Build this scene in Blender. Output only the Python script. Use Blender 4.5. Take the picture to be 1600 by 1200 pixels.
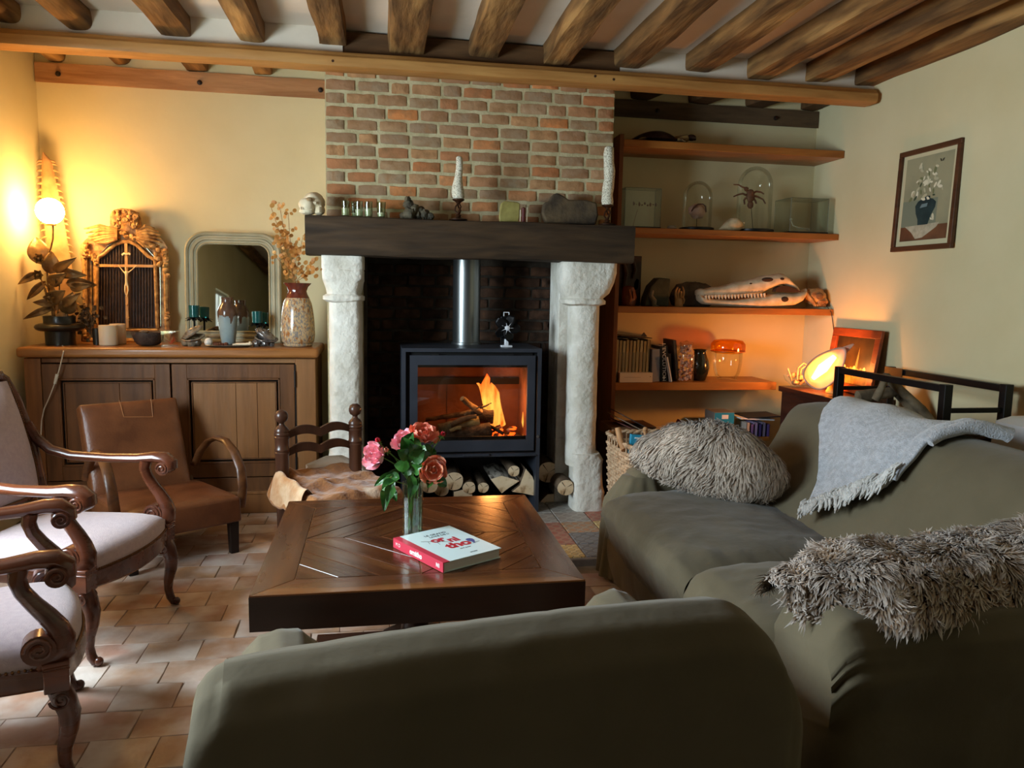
import bpy, bmesh, math, random
from math import sin, cos, pi, radians as R, sqrt, exp
from mathutils import Vector, Matrix, noise as mnoise

for o in list(bpy.data.objects): bpy.data.objects.remove(o)
S = bpy.context.scene
C = S.collection

# ---------------------------------------------------------------- camera
CH = 1.40
YAW, PIT, ROL, FPX = R(10.0), R(6.95), R(1.04), 1189.0
cF = Vector((sin(YAW)*cos(PIT), cos(YAW)*cos(PIT), -sin(PIT)))
_r = Vector((cos(YAW), -sin(YAW), 0)); _u = _r.cross(cF)
cR = cos(ROL)*_r + sin(ROL)*_u; cU = -sin(ROL)*_r + cos(ROL)*_u
cam = bpy.data.cameras.new('camera'); camo = bpy.data.objects.new('camera', cam); C.objects.link(camo)
camo.matrix_world = Matrix(((cR.x, cU.x, -cF.x, 0), (cR.y, cU.y, -cF.y, 0), (cR.z, cU.z, -cF.z, CH), (0, 0, 0, 1)))
cam.sensor_width = 36; cam.sensor_fit = 'HORIZONTAL'; cam.lens = FPX/1600*36
cam.clip_start = .05; cam.clip_end = 60
S.camera = camo

def lin(c):
    return tuple((x/255/12.92 if x/255 <= .04045 else ((x/255+.055)/1.055)**2.4) for x in c)

# ---------------------------------------------------------------- light
S.view_settings.view_transform = 'Standard'; S.view_settings.look = 'None'
S.view_settings.gamma = 1; S.view_settings.use_curve_mapping = False
S.view_settings.exposure = 0.0
w = bpy.data.worlds.new('sky'); S.world = w; w.use_nodes = True
w.node_tree.nodes['Background'].inputs['Color'].default_value = (.62, .78, 1, 1)
w.node_tree.nodes['Background'].inputs['Strength'].default_value = 1.5

def area(name, loc, direction, sx, sy, power, col):
    l = bpy.data.lights.new(name, 'AREA'); l.shape = 'RECTANGLE'; l.size = sx; l.size_y = sy
    l.energy = power; l.color = col
    o = bpy.data.objects.new(name, l); C.objects.link(o); o.location = loc
    o.rotation_euler = Vector(direction).to_track_quat('-Z', 'Y').to_euler()
    return o
def point(name, loc, power, col, rad=.03):
    l = bpy.data.lights.new(name, 'POINT'); l.energy = power; l.color = col; l.shadow_soft_size = rad
    o = bpy.data.objects.new(name, l); C.objects.link(o); o.location = loc
    return o
# daylight entering by the left-hand window, by the rear window and bounced in off the lawn
area('daylight_left_window', (-2.20, 2.45, 1.50), (1, .0, -.25), 1.35, 1.10, 158, (.72, .86, 1))
area('daylight_lawn_bounce', (-2.205, 2.45, 1.40), (1, .05, .45), 1.30, 1.0, 22, (.80, 1, .56))
area('daylight_rear_left_window', (-2.20, -.50, 1.45), (1, .0, -.1), .85, 1.05, 1.6, (.90, 1, .86))

# ---------------------------------------------------------------- helpers
rnd = random.Random(7)
def ray(x, y): return cF*FPX + cR*(x-800) - cU*(y-600)
def aY(x, y, Y): d = ray(x, y); return Vector((0, 0, CH)) + d*(Y/d.y)
def aZ(x, y, z): d = ray(x, y); return Vector((0, 0, CH)) + d*((z-CH)/d.z)
def aX(x, y, X): d = ray(x, y); return Vector((0, 0, CH)) + d*(X/d.x)

class MB:
    def __init__(s): s.v = []; s.f = []; s.m = Matrix.Identity(4)
    def add(s, vs, fs):
        n = len(s.v); s.v += [tuple(s.m @ Vector(p)) for p in vs]; s.f += [tuple(i+n for i in f) for f in fs]; return s
    def box(s, c, d, rot=None):
        x, y, z = d[0]/2, d[1]/2, d[2]/2
        vs = [Vector((a*x, b*y, e*z)) for a in (-1, 1) for b in (-1, 1) for e in (-1, 1)]
        if rot is not None: vs = [rot @ p for p in vs]
        c = Vector(c)
        return s.add([c+p for p in vs], [(0,1,3,2),(4,6,7,5),(0,4,5,1),(2,3,7,6),(0,2,6,4),(1,5,7,3)])
    def bx(s, x0, x1, y0, y1, z0, z1): return s.box(((x0+x1)/2, (y0+y1)/2, (z0+z1)/2), (x1-x0, y1-y0, z1-z0))
    def lathe(s, prof, c=(0,0,0), n=24, sx=1, sy=1, closed=True, wob=None):
        vs = []; fs = []; k = len(prof)
        for r, z in prof:
            for i in range(n):
                a = 2*pi*i/n; q = r*(1 if wob is None else wob(a, z))
                vs.append((c[0]+q*cos(a)*sx, c[1]+q*sin(a)*sy, c[2]+z))
        for j in range(k-1):
            for i in range(n):
                fs.append((j*n+i, j*n+(i+1) % n, (j+1)*n+(i+1) % n, (j+1)*n+i))
        if closed: fs.append(tuple(range(n))[::-1]); fs.append(tuple((k-1)*n+i for i in range(n)))
        return s.add(vs, fs)
    def tube(s, pts, rad, n=8, flat=None, up=None, cap=True):
        pts = [Vector(p) for p in pts]; k = len(pts)
        if not hasattr(rad, '__len__'): rad = [rad]*k
        vs = []; fs = []; prev = None
        for i, p in enumerate(pts):
            t = (pts[min(i+1, k-1)] - pts[max(i-1, 0)])
            if t.length < 1e-9: t = Vector((0, 0, 1))
            t.normalize()
            if up is not None: a = Vector(up) - t*t.dot(Vector(up))
            elif prev is None: a = t.orthogonal()
            else: a = prev - t*t.dot(prev)
            if a.length < 1e-6: a = t.orthogonal()
            a.normalize(); prev = a; b = t.cross(a)
            ra = rad[i]; rb = ra if flat is None else ra*flat
            if isinstance(ra, tuple): ra, rb = ra
            for j in range(n):
                g = 2*pi*j/n + (pi/4 if n == 4 else 0)
                vs.append(p + a*(ra*cos(g)) + b*(rb*sin(g)))
        for i in range(k-1):
            for j in range(n): fs.append((i*n+j, i*n+(j+1) % n, (i+1)*n+(j+1) % n, (i+1)*n+j))
        if cap: fs.append(tuple(range(n))[::-1]); fs.append(tuple((k-1)*n+j for j in range(n)))
        return s.add(vs, fs)
    def prism(s, out, z0, z1, M=None):
        n = len(out); vs = [Vector((x, y, z0)) for x, y in out] + [Vector((x, y, z1)) for x, y in out]
        if M is not None: vs = [M @ p for p in vs]
        return s.add(vs, [tuple(range(n))[::-1], tuple(range(n, 2*n))] + [(i, (i+1) % n, n+(i+1) % n, n+i) for i in range(n)])
    def grid(s, fn, nu, nv, wrapu=False):
        vs = [fn(i/(nu if wrapu else nu-1), j/(nv-1)) for j in range(nv) for i in range(nu)]
        fs = [(j*nu+i, j*nu+(i+1) % nu, (j+1)*nu+(i+1) % nu, (j+1)*nu+i) for j in range(nv-1) for i in range(nu if wrapu else nu-1)]
        return s.add(vs, fs)
    def blob(s, c, r, n=14, amp=0, fr=3, seed=0, sq=1.0):
        c = Vector(c); r = Vector(r) if hasattr(r, '__len__') else Vector((r, r, r))
        def pw(x): return math.copysign(abs(x)**sq, x)
        def fn(u, v):
            a = 2*pi*u; b = -pi/2 + pi*v
            d = Vector((pw(cos(b))*pw(cos(a)), pw(cos(b))*pw(sin(a)), pw(sin(b))))
            q = 1 + amp*mnoise.noise(d*fr + Vector((seed*3.1, seed, -seed))) if amp else 1
            return c + Vector((d.x*r.x, d.y*r.y, d.z*r.z))*q
        return s.grid(fn, n, max(5, n//2+1), True)
    def loft(s, secs, n=28):
        # sections: (cx, cy, z, hx, hy, exponent)
        vs = []; fs = []
        for cx, cy, z, hx, hy, e in secs:
            for i in range(n):
                a = 2*pi*(i+.5)/n; ca, sa = cos(a), sin(a)
                q = (abs(ca)**e + abs(sa)**e)**(-1/e)
                vs.append((cx+hx*ca*q, cy+hy*sa*q, z))
        k = len(secs)
        for j in range(k-1):
            for i in range(n): fs.append((j*n+i, j*n+(i+1) % n, (j+1)*n+(i+1) % n, (j+1)*n+i))
        fs.append(tuple(range(n))[::-1]); fs.append(tuple((k-1)*n+i for i in range(n)))
        return s.add(vs, fs)
    def jitter(s, amp, fr, seed=0):
        s.v = [tuple(Vector(p) + mnoise.noise_vector(Vector(p)*fr + Vector((seed, seed*2, 0)))*amp) for p in s.v]; return s

def obj(name, mb, mat, parent=None, smooth=True, bev=0, sub=0, weld=False, seg=2, ang=40):
    me = bpy.data.meshes.new(name); me.from_pydata(mb.v, [], mb.f); me.update()
    bm = bmesh.new(); bm.from_mesh(me)
    if weld: bmesh.ops.remove_doubles(bm, verts=bm.verts, dist=1e-4)
    bmesh.ops.recalc_face_normals(bm, faces=bm.faces); bm.to_mesh(me); bm.free()
    if smooth:
        for p in me.polygons: p.use_smooth = True
        try: me.set_sharp_from_angle(angle=R(ang))
        except Exception: pass
    if mat: me.materials.append(mat)
    o = bpy.data.objects.new(name, me); C.objects.link(o)
    if parent: o.parent = parent
    if bev:
        m = o.modifiers.new('b', 'BEVEL'); m.width = bev; m.segments = seg; m.limit_method = 'ANGLE'; m.angle_limit = R(35)
    if sub:
        m = o.modifiers.new('s', 'SUBSURF'); m.levels = sub; m.render_levels = sub
    return o
def W(name, mb, mat, parent, **k):
    # mesh given in room coordinates, stored in the frame of its (un-nested) root
    r = parent
    while r.parent: r = r.parent
    inv = r.matrix_basis.inverted(); mb.v = [tuple(inv @ Vector(p)) for p in mb.v]
    return obj(name, mb, mat, parent, **k)
def thing(name, label, cat, loc=(0,0,0), rz=0, group=None, rot=None):
    o = bpy.data.objects.new(name, None); C.objects.link(o); o.empty_display_size = .05
    o.location = loc; o.rotation_euler = rot if rot else (0, 0, rz)
    o['label'] = label; o['category'] = cat
    if group: o['group'] = group
    return o
def tag(o, label, cat, group=None):
    o['label'] = label; o['category'] = cat
    if group: o['group'] = group
    return o
def struct(o): o['kind'] = 'structure'; return o
def stuff(o): o['kind'] = 'stuff'; return o
def lab(o, s): o['label'] = s; return o
def inst(src, name, parent, loc, rot=(0,0,0), sc=(1,1,1)):
    o = bpy.data.objects.new(name, src); C.objects.link(o); o.parent = parent
    o.location = loc; o.rotation_euler = rot; o.scale = sc; return o
def mesh(name, mb, mat, smooth=True, ang=40):
    o = obj(name, mb, mat, None, smooth, ang=ang); me = o.data; bpy.data.objects.remove(o); return me
def dup(root, loc, rz, label, group=None):
    r = root.copy(); C.objects.link(r); r.location = loc; r.rotation_euler = (0, 0, rz); r['label'] = label
    if group: r['group'] = group
    for ch in list(root.children):
        c = ch.copy(); C.objects.link(c); c.parent = r
        for g in ch.children:
            d = g.copy(); C.objects.link(d); d.parent = c
    return r
def text(name, s, size, mat, parent, M, ext=.0006, align='CENTER', sx=1, bold=0):
    cu = bpy.data.curves.new(name, 'FONT'); cu.body = s; cu.size = size; cu.extrude = ext; cu.align_x = align; cu.align_y = 'CENTER'
    cu.offset = bold
    t = bpy.data.objects.new(name, cu); C.objects.link(t)
    dg = bpy.context.evaluated_depsgraph_get(); me = bpy.data.meshes.new_from_object(t.evaluated_get(dg))
    bpy.data.objects.remove(t); me.name = name; me.materials.clear(); me.materials.append(mat)
    for v in me.vertices: v.co = M @ Vector((v.co.x*sx, v.co.y, v.co.z))
    o = bpy.data.objects.new(name, me); C.objects.link(o)
    if parent: o.parent = parent
    return o

# ---------------------------------------------------------------- materials
MATS = {}
def M(name, col, col2=None, rough=.6, scale=6, stretch=(1,1,1), bump=0, bscale=None, metal=0, spec=.4, var=0, ramp=None,
      trans=0, ior=1.45, emis=0, ecol=None, lo=.35, hi=.65, detail=5, coat=0, sheen=0, sss=0, col3=None, s3=3, lo3=.55, hi3=.7, rvar=0, dist=0, vor=False):
    m = bpy.data.materials.new(name); m.use_nodes = True; nt = m.node_tree; N = nt.nodes; L = nt.links
    b = N['Principled BSDF']; b.inputs['Roughness'].default_value = rough; b.inputs['Metallic'].default_value = metal
    b.inputs['Specular IOR Level'].default_value = spec; b.inputs['IOR'].default_value = ior
    b.inputs['Transmission Weight'].default_value = trans; b.inputs['Coat Weight'].default_value = coat
    b.inputs['Coat Roughness'].default_value = .15
    if sheen: b.inputs['Sheen Weight'].default_value = sheen
    if sss: b.inputs['Subsurface Weight'].default_value = sss; b.inputs['Subsurface Radius'].default_value = (.03, .02, .01)
    tc = N.new('ShaderNodeTexCoord'); mp = N.new('ShaderNodeMapping'); mp.inputs['Scale'].default_value = stretch
    L.new(tc.outputs['Object'], mp.inputs['Vector'])
    vec = mp.outputs['Vector']
    oi = N.new('ShaderNodeObjectInfo')
    if var or ramp:
        ad = N.new('ShaderNodeVectorMath'); ad.operation = 'ADD'; L.new(vec, ad.inputs[0])
        mu = N.new('ShaderNodeVectorMath'); mu.operation = 'SCALE'; mu.inputs[0].default_value = (17, 9, 23); L.new(oi.outputs['Random'], mu.inputs['Scale'])
        L.new(mu.outputs[0], ad.inputs[1]); vec = ad.outputs[0]
    def noise(sc, det=detail, di=0):
        n = N.new('ShaderNodeTexNoise'); n.inputs['Scale'].default_value = sc; n.inputs['Detail'].default_value = det
        n.inputs['Distortion'].default_value = di
        L.new(vec, n.inputs['Vector']); return n.outputs['Fac']
    def mix(a, bcol, fac):
        x = N.new('ShaderNodeMix'); x.data_type = 'RGBA'
        for v, k in ((a, 6), (bcol, 7)):
            if isinstance(v, tuple): x.inputs[k].default_value = (*v, 1)
            else: L.new(v, x.inputs[k])
        if isinstance(fac, float): x.inputs[0].default_value = fac
        else: L.new(fac, x.inputs[0])
        return x.outputs[2]
    def rng(f, lo, hi, a=0., bb=1.):
        r = N.new('ShaderNodeMapRange'); r.inputs[1].default_value = lo; r.inputs[2].default_value = hi
        r.inputs[3].default_value = a; r.inputs[4].default_value = bb; L.new(f, r.inputs[0]); return r.outputs[0]
    base = lin(col)
    if ramp:
        cr = N.new('ShaderNodeValToRGB'); e = cr.color_ramp.elements; cr.color_ramp.interpolation = 'LINEAR'
        while len(e) < len(ramp): e.new(.5)
        for i, c in enumerate(ramp): e[i].position = i/(len(ramp)-1); e[i].color = (*lin(c), 1)
        L.new(oi.outputs['Random'], cr.inputs[0]); base = cr.outputs[0]
    if col2: base = mix(base, lin(col2), rng(noise(scale, detail, dist), lo, hi))
    if col3: base = mix(base, lin(col3), rng(noise(s3, 3), lo3, hi3))
    if var:
        hs = N.new('ShaderNodeHueSaturation'); L.new(rng(oi.outputs['Random'], 0, 1, 1-var, 1+var), hs.inputs['Value'])
        if isinstance(base, tuple): hs.inputs['Color'].default_value = (*base, 1)
        else: L.new(base, hs.inputs['Color'])
        base = hs.outputs[0]
    if isinstance(base, tuple): b.inputs['Base Color'].default_value = (*base, 1)
    else: L.new(base, b.inputs['Base Color'])
    if rvar: L.new(rng(noise(scale*1.7), .3, .7, rough-rvar, rough+rvar), b.inputs['Roughness'])
    if bump:
        bp = N.new('ShaderNodeBump'); bp.inputs['Strength'].default_value = 1; bp.inputs['Distance'].default_value = bump
        L.new(noise(bscale or scale*3, 6), bp.inputs['Height']); L.new(bp.outputs[0], b.inputs['Normal'])
    if emis:
        b.inputs['Emission Color'].default_value = (*lin(ecol or col), 1); b.inputs['Emission Strength'].default_value = emis
    MATS[name] = m; return m
def glass(name, col=(255,255,255), rough=0, ior=1.45):
    m = bpy.data.materials.new(name); m.use_nodes = True; b = m.node_tree.nodes['Principled BSDF']
    b.inputs['Base Color'].default_value = (*lin(col), 1); b.inputs['Roughness'].default_value = rough
    b.inputs['Transmission Weight'].default_value = 1; b.inputs['IOR'].default_value = ior; MATS[name] = m; return m
def thinglass(name, col=(240,245,240), k=.08, rough=.03):
    m = bpy.data.materials.new(name); m.use_nodes = True; nt = m.node_tree; nt.nodes.clear()
    o = nt.nodes.new('ShaderNodeOutputMaterial'); t = nt.nodes.new('ShaderNodeBsdfTransparent'); t.inputs[0].default_value = (*lin(col), 1)
    g = nt.nodes.new('ShaderNodeBsdfGlossy'); g.inputs['Roughness'].default_value = rough
    fr = nt.nodes.new('ShaderNodeLayerWeight'); fr.inputs['Blend'].default_value = .22
    mr = nt.nodes.new('ShaderNodeMapRange'); mr.inputs[3].default_value = k; mr.inputs[4].default_value = .45
    nt.links.new(fr.outputs['Fresnel'], mr.inputs[0])
    x = nt.nodes.new('ShaderNodeMixShader'); nt.links.new(mr.outputs[0], x.inputs[0])
    nt.links.new(t.outputs[0], x.inputs[1]); nt.links.new(g.outputs[0], x.inputs[2]); nt.links.new(x.outputs[0], o.inputs[0]); MATS[name] = m; return m
def wood(name, c1, c2, axis='X', rough=.5, sc=5, bump=.0015, var=0, coat=0, spec=.4, lo=.3, hi=.7, col3=None, s3=2, lo3=.5, hi3=.75):
    st = {'X': (.12, 1, 1), 'Y': (1, .12, 1), 'Z': (1, 1, .12)}[axis]
    return M(name, c1, c2, rough=rough, scale=sc*4, stretch=st, bump=bump, bscale=sc*9, var=var, coat=coat, spec=spec, lo=lo, hi=hi, rvar=.08, dist=.6, col3=col3, s3=s3, lo3=lo3, hi3=hi3)

WALL = M('wall_plaster', (220,208,168), (211,198,156), rough=.9, scale=1.5, bump=.004, bscale=5, spec=.2)
CEIL = M('ceiling_plaster', (228,218,204), (218,206,190), rough=.9, scale=2, bump=.003, bscale=6, spec=.2)
PINE = wood('pine_beam', (186,138,78), (160,110,56), 'X', rough=.55)
PLATE = wood('old_plate_wood', (182,136,94), (150,104,66), 'X', rough=.7, bump=.004)
PLATED = wood('dark_plate_wood', (104,82,58), (72,56,40), 'X', rough=.75, bump=.004)
JOIST = M('hewn_joist', (142,102,58), (84,58,32), rough=.75, scale=16, stretch=(1,.16,1), bump=.014, bscale=22, var=.14, lo=.32, hi=.66, col3=(176,134,80), s3=9, lo3=.52, hi3=.7)
INFILL = wood('dark_infill_wood', (104,72,42), (72,48,26), 'X', rough=.7)
MORTAR = M('lime_mortar', (196,184,148), (172,160,124), rough=.95, scale=14, bump=.004, bscale=60, spec=.1)
BRICK = M('brick_clay', (150,96,66), (146,108,74), rough=.9, scale=16, bump=.004, bscale=40, spec=.15, lo=.4, hi=.75,
          ramp=[(186,118,74),(166,124,92),(158,134,106),(184,138,96),(150,122,96),(200,128,76),(160,142,116),(140,112,88)], var=.1)
SOOT = M('sooty_brick', (96,68,52), (56,42,34), rough=.85, scale=10, bump=.005, bscale=30, var=.35, spec=.2)
SOOTM = M('sooty_mortar', (84,74,64), (48,42,37), rough=.95, scale=8, bump=.004, bscale=40)
MANTEL = wood('dark_oak_mantel', (72,53,33), (42,30,18), 'X', rough=.75, bump=.006, col3=(92,68,40), s3=3, lo3=.58, hi3=.75)
STONE = M('limestone', (228,224,214), (206,200,186), rough=.9, scale=7, bump=.012, bscale=26, spec=.15, col3=(178,168,150), s3=12, lo3=.64, hi3=.78)
# ================================================================ room shell
XL, XR, YB, YF, ZC = -2.09, 3.20, 5.35, -6.0, 2.885
mb = MB(); mb.bx(XL-.15, XR+.15, YF-.15, YB+.15, -.14, -.006)
floor = struct(obj('floor', mb, M('floor_grout', (142,122,98), (116,98,78), rough=.95, scale=10, bump=.003)))
TILE = M('terracotta_tile', (166,118,82), (150,120,96), rough=.42, scale=9, bump=.004, bscale=16, spec=.45, lo=.35, hi=.75, var=.1,
         ramp=[(182,134,94),(170,130,104),(188,150,114),(164,122,98),(178,136,118),(190,146,100),(168,138,118)], col3=(206,192,180), s3=5, lo3=.40, hi3=.66)
tm = []
for k in range(5):
    r2 = random.Random(k); a, b = .1022, .0832; h = .012
    out = [(-a,-b),(0,-b),(a,-b),(a,0),(a,b),(0,b),(-a,b),(-a,0)]
    out = [(x+r2.uniform(-.003,.003), y+r2.uniform(-.003,.003)) for x, y in out]
    mb = MB(); n = 8
    top = [(x*.978, y*.974, r2.uniform(-.0012,.0012)) for x, y in out]; mid = [(x, y, -.0025) for x, y in out]; bot = [(x, y, -h) for x, y in out]
    mb.add(top+mid+bot, [tuple(range(8))] + [(i+8, (i+1) % 8+8, (i+1) % 8, i) for i in range(8)] + [(i+16, (i+1) % 8+16, (i+1) % 8+8, i+8) for i in range(8)])
    tm.append(mesh('tile', mb, TILE, True, 30))
rt = random.Random(3); pitx, pity = .207, .1685
cnt = 0; j = 0; y = 1.62
far = MB()
while y < 5.3:
    x = -2.02 + (j % 2)*pitx*.5 + rt.uniform(-.02,.02)
    while x < 3.1:
        vis = (y < 3.66 and ((x < .95 and y > 2.0 and x > -1.75 and not (y < 2.15 and x > -.3)) or (x > .6 and y > 2.2 and x < 1.3))) or (y >= 3.66 and y < 4.55 and x < -.33 and x > -1.3)
        if x > .02 and y > 3.58: x += pitx; continue
        if vis and cnt < 300:
            inst(tm[rt.randrange(5)], 'tile', floor, (x, y, rt.uniform(-.001,.0008)), (rt.uniform(-.006,.006), rt.uniform(-.006,.006), rt.uniform(-.012,.012) + (pi if rt.random() < .5 else 0))); cnt += 1
        else: far.bx(x-pitx/2+.004, x+pitx/2-.004, y-pity/2+.004, y+pity/2-.004, -.012, -.001)
        x += pitx
    y += pity; j += 1
stuff(obj('tile_field', far, TILE, floor))
# hearth of patterned cement tiles, one low step up
mb = MB(); mb.bx(.10, 1.62, 3.67, 5.2, -.012, .034)
hearth = struct(obj('floor_hearth', mb, M('hearth_curb', (150,138,128), (128,116,106), rough=.8, scale=8, bump=.003), bev=.006))
def pattile(name, c1, c2, c3, sc):
    m = M(name, c1, rough=.5, spec=.4); nt = m.node_tree; N = nt.nodes; L = nt.links; b = N['Principled BSDF']
    tc = N.new('ShaderNodeTexCoord'); sp = N.new('ShaderNodeSeparateXYZ'); L.new(tc.outputs['Object'], sp.inputs[0])
    def mth(op, a, bv=None):
        x = N.new('ShaderNodeMath'); x.operation = op
        for k, q in enumerate((a, bv)):
            if q is None: continue
            if isinstance(q, (int, float)): x.inputs[k].default_value = q
            else: L.new(q, x.inputs[k])
        return x.outputs[0]
    sx = mth('SINE', mth('MULTIPLY', sp.outputs[0], sc)); sy = mth('SINE', mth('MULTIPLY', sp.outputs[1], sc))
    sx2 = mth('COSINE', mth('MULTIPLY', sp.outputs[0], sc*2)); sy2 = mth('COSINE', mth('MULTIPLY', sp.outputs[1], sc*2))
    f = mth('ADD', mth('MULTIPLY', sx, sy), mth('MULTIPLY', mth('ADD', sx2, sy2), .35))
    cr = N.new('ShaderNodeValToRGB'); e = cr.color_ramp.elements; cr.color_ramp.interpolation = 'CONSTANT'
    e.new(.5); e[0].color = (*lin(c1), 1); e[1].position = .46; e[1].color = (*lin(c2), 1); e[2].position = .62; e[2].color = (*lin(c3), 1)
    L.new(mth('ADD', mth('MULTIPLY', f, .5), .5), cr.inputs[0])
    n = N.new('ShaderNodeTexNoise'); n.inputs['Scale'].default_value = 14; L.new(tc.outputs['Object'], n.inputs['Vector'])
    x = N.new('ShaderNodeMix'); x.data_type = 'RGBA'; L.new(mth('MULTIPLY', n.outputs[0], .45), x.inputs[0]); L.new(cr.outputs[0], x.inputs[6]); x.inputs[7].default_value = (*lin((150,140,128)), 1)
    L.new(x.outputs[2], b.inputs['Base Color']); return m
hp = [pattile('cement_tile_ochre', (214,172,90), (84,68,54), (226,194,126), 95), pattile('cement_tile_red', (168,84,62), (120,96,90), (176,120,96), 80),
      pattile('cement_tile_grey', (150,146,140), (128,124,120), (170,166,158), 70), pattile('cement_tile_blue', (110,116,124), (150,146,136), (92,92,98), 80),
      pattile('cement_tile_orange', (190,128,76), (128,100,84), (180,150,120), 80)]
ht = []
for m in hp:
    mb = MB(); a = .0965; mb.add([(-a,-a,-.006),(a,-a,-.006),(a,a,-.006),(-a,a,-.006),(-a+.003,-a+.003,0),(a-.003,-a+.003,0),(a-.003,a-.003,0),(-a+.003,a-.003,0)],
        [(4,5,6,7),(0,1,5,4),(1,2,6,5),(2,3,7,6),(3,0,4,7)]); ht.append(mesh('hearth_tile', mb, m, False))
pat = ['OOGB','RRBG','RROO','GGGR','GGGG','GGGG','GGGG']; key = {'O':0,'R':1,'G':2,'B':3,'N':4}
for r in range(7):
    for c in range(2, 10):
        x = -.24 + c*.2; y = 3.785 + r*.2
        k = pat[r][max(0, min(3, c-5))]
        if r == 0 and c == 7: k = 'B'
        if r == 2 and c == 7: k = 'N'
        inst(ht[key[k]], 'hearth_tile', hearth, (x, y, .04), (0, 0, (r+c) % 4*pi/2))
# walls (with real openings on the left for the two windows)
mb = MB()
ops = [(1.75, 3.15, .92, 2.06), (-.95, -.05, .9, 2.02)]
ys = [YF, -.95, -.05, 1.75, 3.15, YB+.15]
for a, b in zip(ys[:-1], ys[1:]):
    op = [o for o in ops if o[0] == a and o[1] == b]
    if op: mb.bx(XL-.14, XL, a, b, 0, op[0][2]); mb.bx(XL-.14, XL, a, b, op[0][3], 3)
    else: mb.bx(XL-.14, XL, a, b, 0, 3)
struct(obj('wall_left', mb, WALL))
WFR = M('window_paint', (225,222,212), rough=.5)
for i, (y0, y1, z0, z1) in enumerate(ops):
    mb = MB(); t = .045
    for yy in (y0+t/2, (y0+y1)/2, y1-t/2): mb.bx(XL-.10, XL-.05, yy-t/2, yy+t/2, z0, z1)
    for zz in (z0+t/2, z1-t/2): mb.bx(XL-.10, XL-.05, y0, y1, zz-t/2, zz+t/2)
    struct(obj('window_%d' % (i+1), mb, WFR))
mb = MB(); mb.bx(XR, XR+.14, YF, YB+.15, 0, 3); struct(obj('wall_right', mb, WALL))
mb = MB(); mb.bx(XL, XR, YB, YB+.14, 0, 3); struct(obj('wall_back', mb, WALL))
mb = MB(); mb.bx(XL, XR, YF-.14, YF, 0, 3); struct(obj('wall_front', mb, M('front_wall_dark', (70,54,40), (54,40,30), rough=.8)))  # unseen end wall, set far back and coloured dark to lessen bounce light
mb = MB(); mb.bx(XL-.14, XR+.14, YF-.14, YB+.14, ZC, ZC+.12)
ceil = struct(obj('ceiling', mb, CEIL))
# header strip above the pine beam
mb = MB(); mb.bx(XL, -.20, 4.70, 4.78, 2.70, ZC); mb.bx(1.47, XR, 4.70, 4.78, 2.70, ZC)
struct(obj('wall_header', mb, CEIL))
mb = MB(); mb.bx(-.20, 1.47, 4.71, 4.77, 2.70, ZC-.015); struct(obj('trim_1', mb, INFILL))
# hand-hewn joists
rj = random.Random(11)
jx = [-1.965,-1.60,-1.107,-.697,-.263,.161,.619,1.061,1.513,1.964,2.383,2.783,3.13]
jw = [.13,.13,.15,.13,.15,.195,.165,.15,.15,.15,.15,.15,.14]
jr = [.9,.9,.2,.12,.05,.12,.3,.15,.1,.1,.1,.1,.1]   # roundness
def joist(x0, x1, ya, yb, wd, zb, rr, seed):
    e = 2 + (1-rr)*13
    n = 32; segs = max(4, int((yb-ya)/.12)); hz = ZC+.03-zb
    def fn(u, v):
        a = 2*pi*u; ca, sa = cos(a), sin(a); q = (abs(ca)**e + abs(sa)**e)**(-1/e)
        y = ya + (yb-ya)*v; xx = x0 + (x1-x0)*v
        p = Vector((xx + wd/2*ca*q, y, zb + hz/2 + hz/2*sa*q + (0)))
        d = mnoise.noise_vector(Vector((p.x*7+seed*5, y*2.6, p.z*7)))*.014 + mnoise.noise_vector(Vector((seed*3, y*1.1, 0)))*.016
        d.y = 0; d.z *= .6
        return p + d
    m = MB(); m.grid(fn, n, segs, True)
    m.f.append(tuple(range(n))); m.f.append(tuple(len(m.v)-n+i for i in range(n))); return m
for i, x in enumerate(jx):
    sk = [-.0,.02,.03,.03,.0,0,-.03,-.03,-.05,-.08,-.12,-.10,.0][i]
    obj('joist', joist(x-rj.uniform(-.02,.02), x, YF, 4.74, jw[i]*1.06, 2.775+rj.uniform(-.008,.008), jr[i], i), JOIST, ceil, ang=60)
    if i < 4 or i > 8:
        x2 = [-1.976,-1.588,-1.131,-.718,0,0,0,0,0,1.824,2.255,2.699,3.12][i]
        if abs(x2) > .01: obj('joist', joist(x, x2, 4.775, 5.36, jw[i]*.9, 2.762 if i < 4 else 2.755, jr[i], i+20), JOIST if i < 4 else INFILL, ceil, ang=60)
# pine beam with a moulded face
pf = [(4.735,2.648),(4.625,2.645),(4.607,2.652),(4.600,2.668),(4.600,2.700),(4.606,2.708),(4.617,2.712),(4.622,2.722),(4.634,2.735),(4.735,2.742)]
mb = MB(); n = len(pf); K = 40
for k in range(K):
    x = XL + (3.165-XL)*k/(K-1); dz = .003*mnoise.noise(Vector((x*2.2, 0, 0)))
    mb.v += [(x, y, z+dz) for y, z in pf]
mb.f = [(k*n+i, k*n+(i+1) % n, (k+1)*n+(i+1) % n, (k+1)*n+i) for k in range(K-1) for i in range(n)] + [tuple(range(n)), tuple((K-1)*n+i for i in range(n))]
beam = struct(obj('trim_2', mb, PINE, ang=30))
KNOT = M('dark_knot', (60,34,18), rough=.7)
for px, py in ((520,95),(959,124),(930,119)):
    p = aY(px, py, 4.6); mb = MB(); mb.tube([(p.x, 4.603, p.z), (p.x, 4.598, p.z)], [.009, .007], 10); obj('peg', mb, KNOT, beam)
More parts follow.
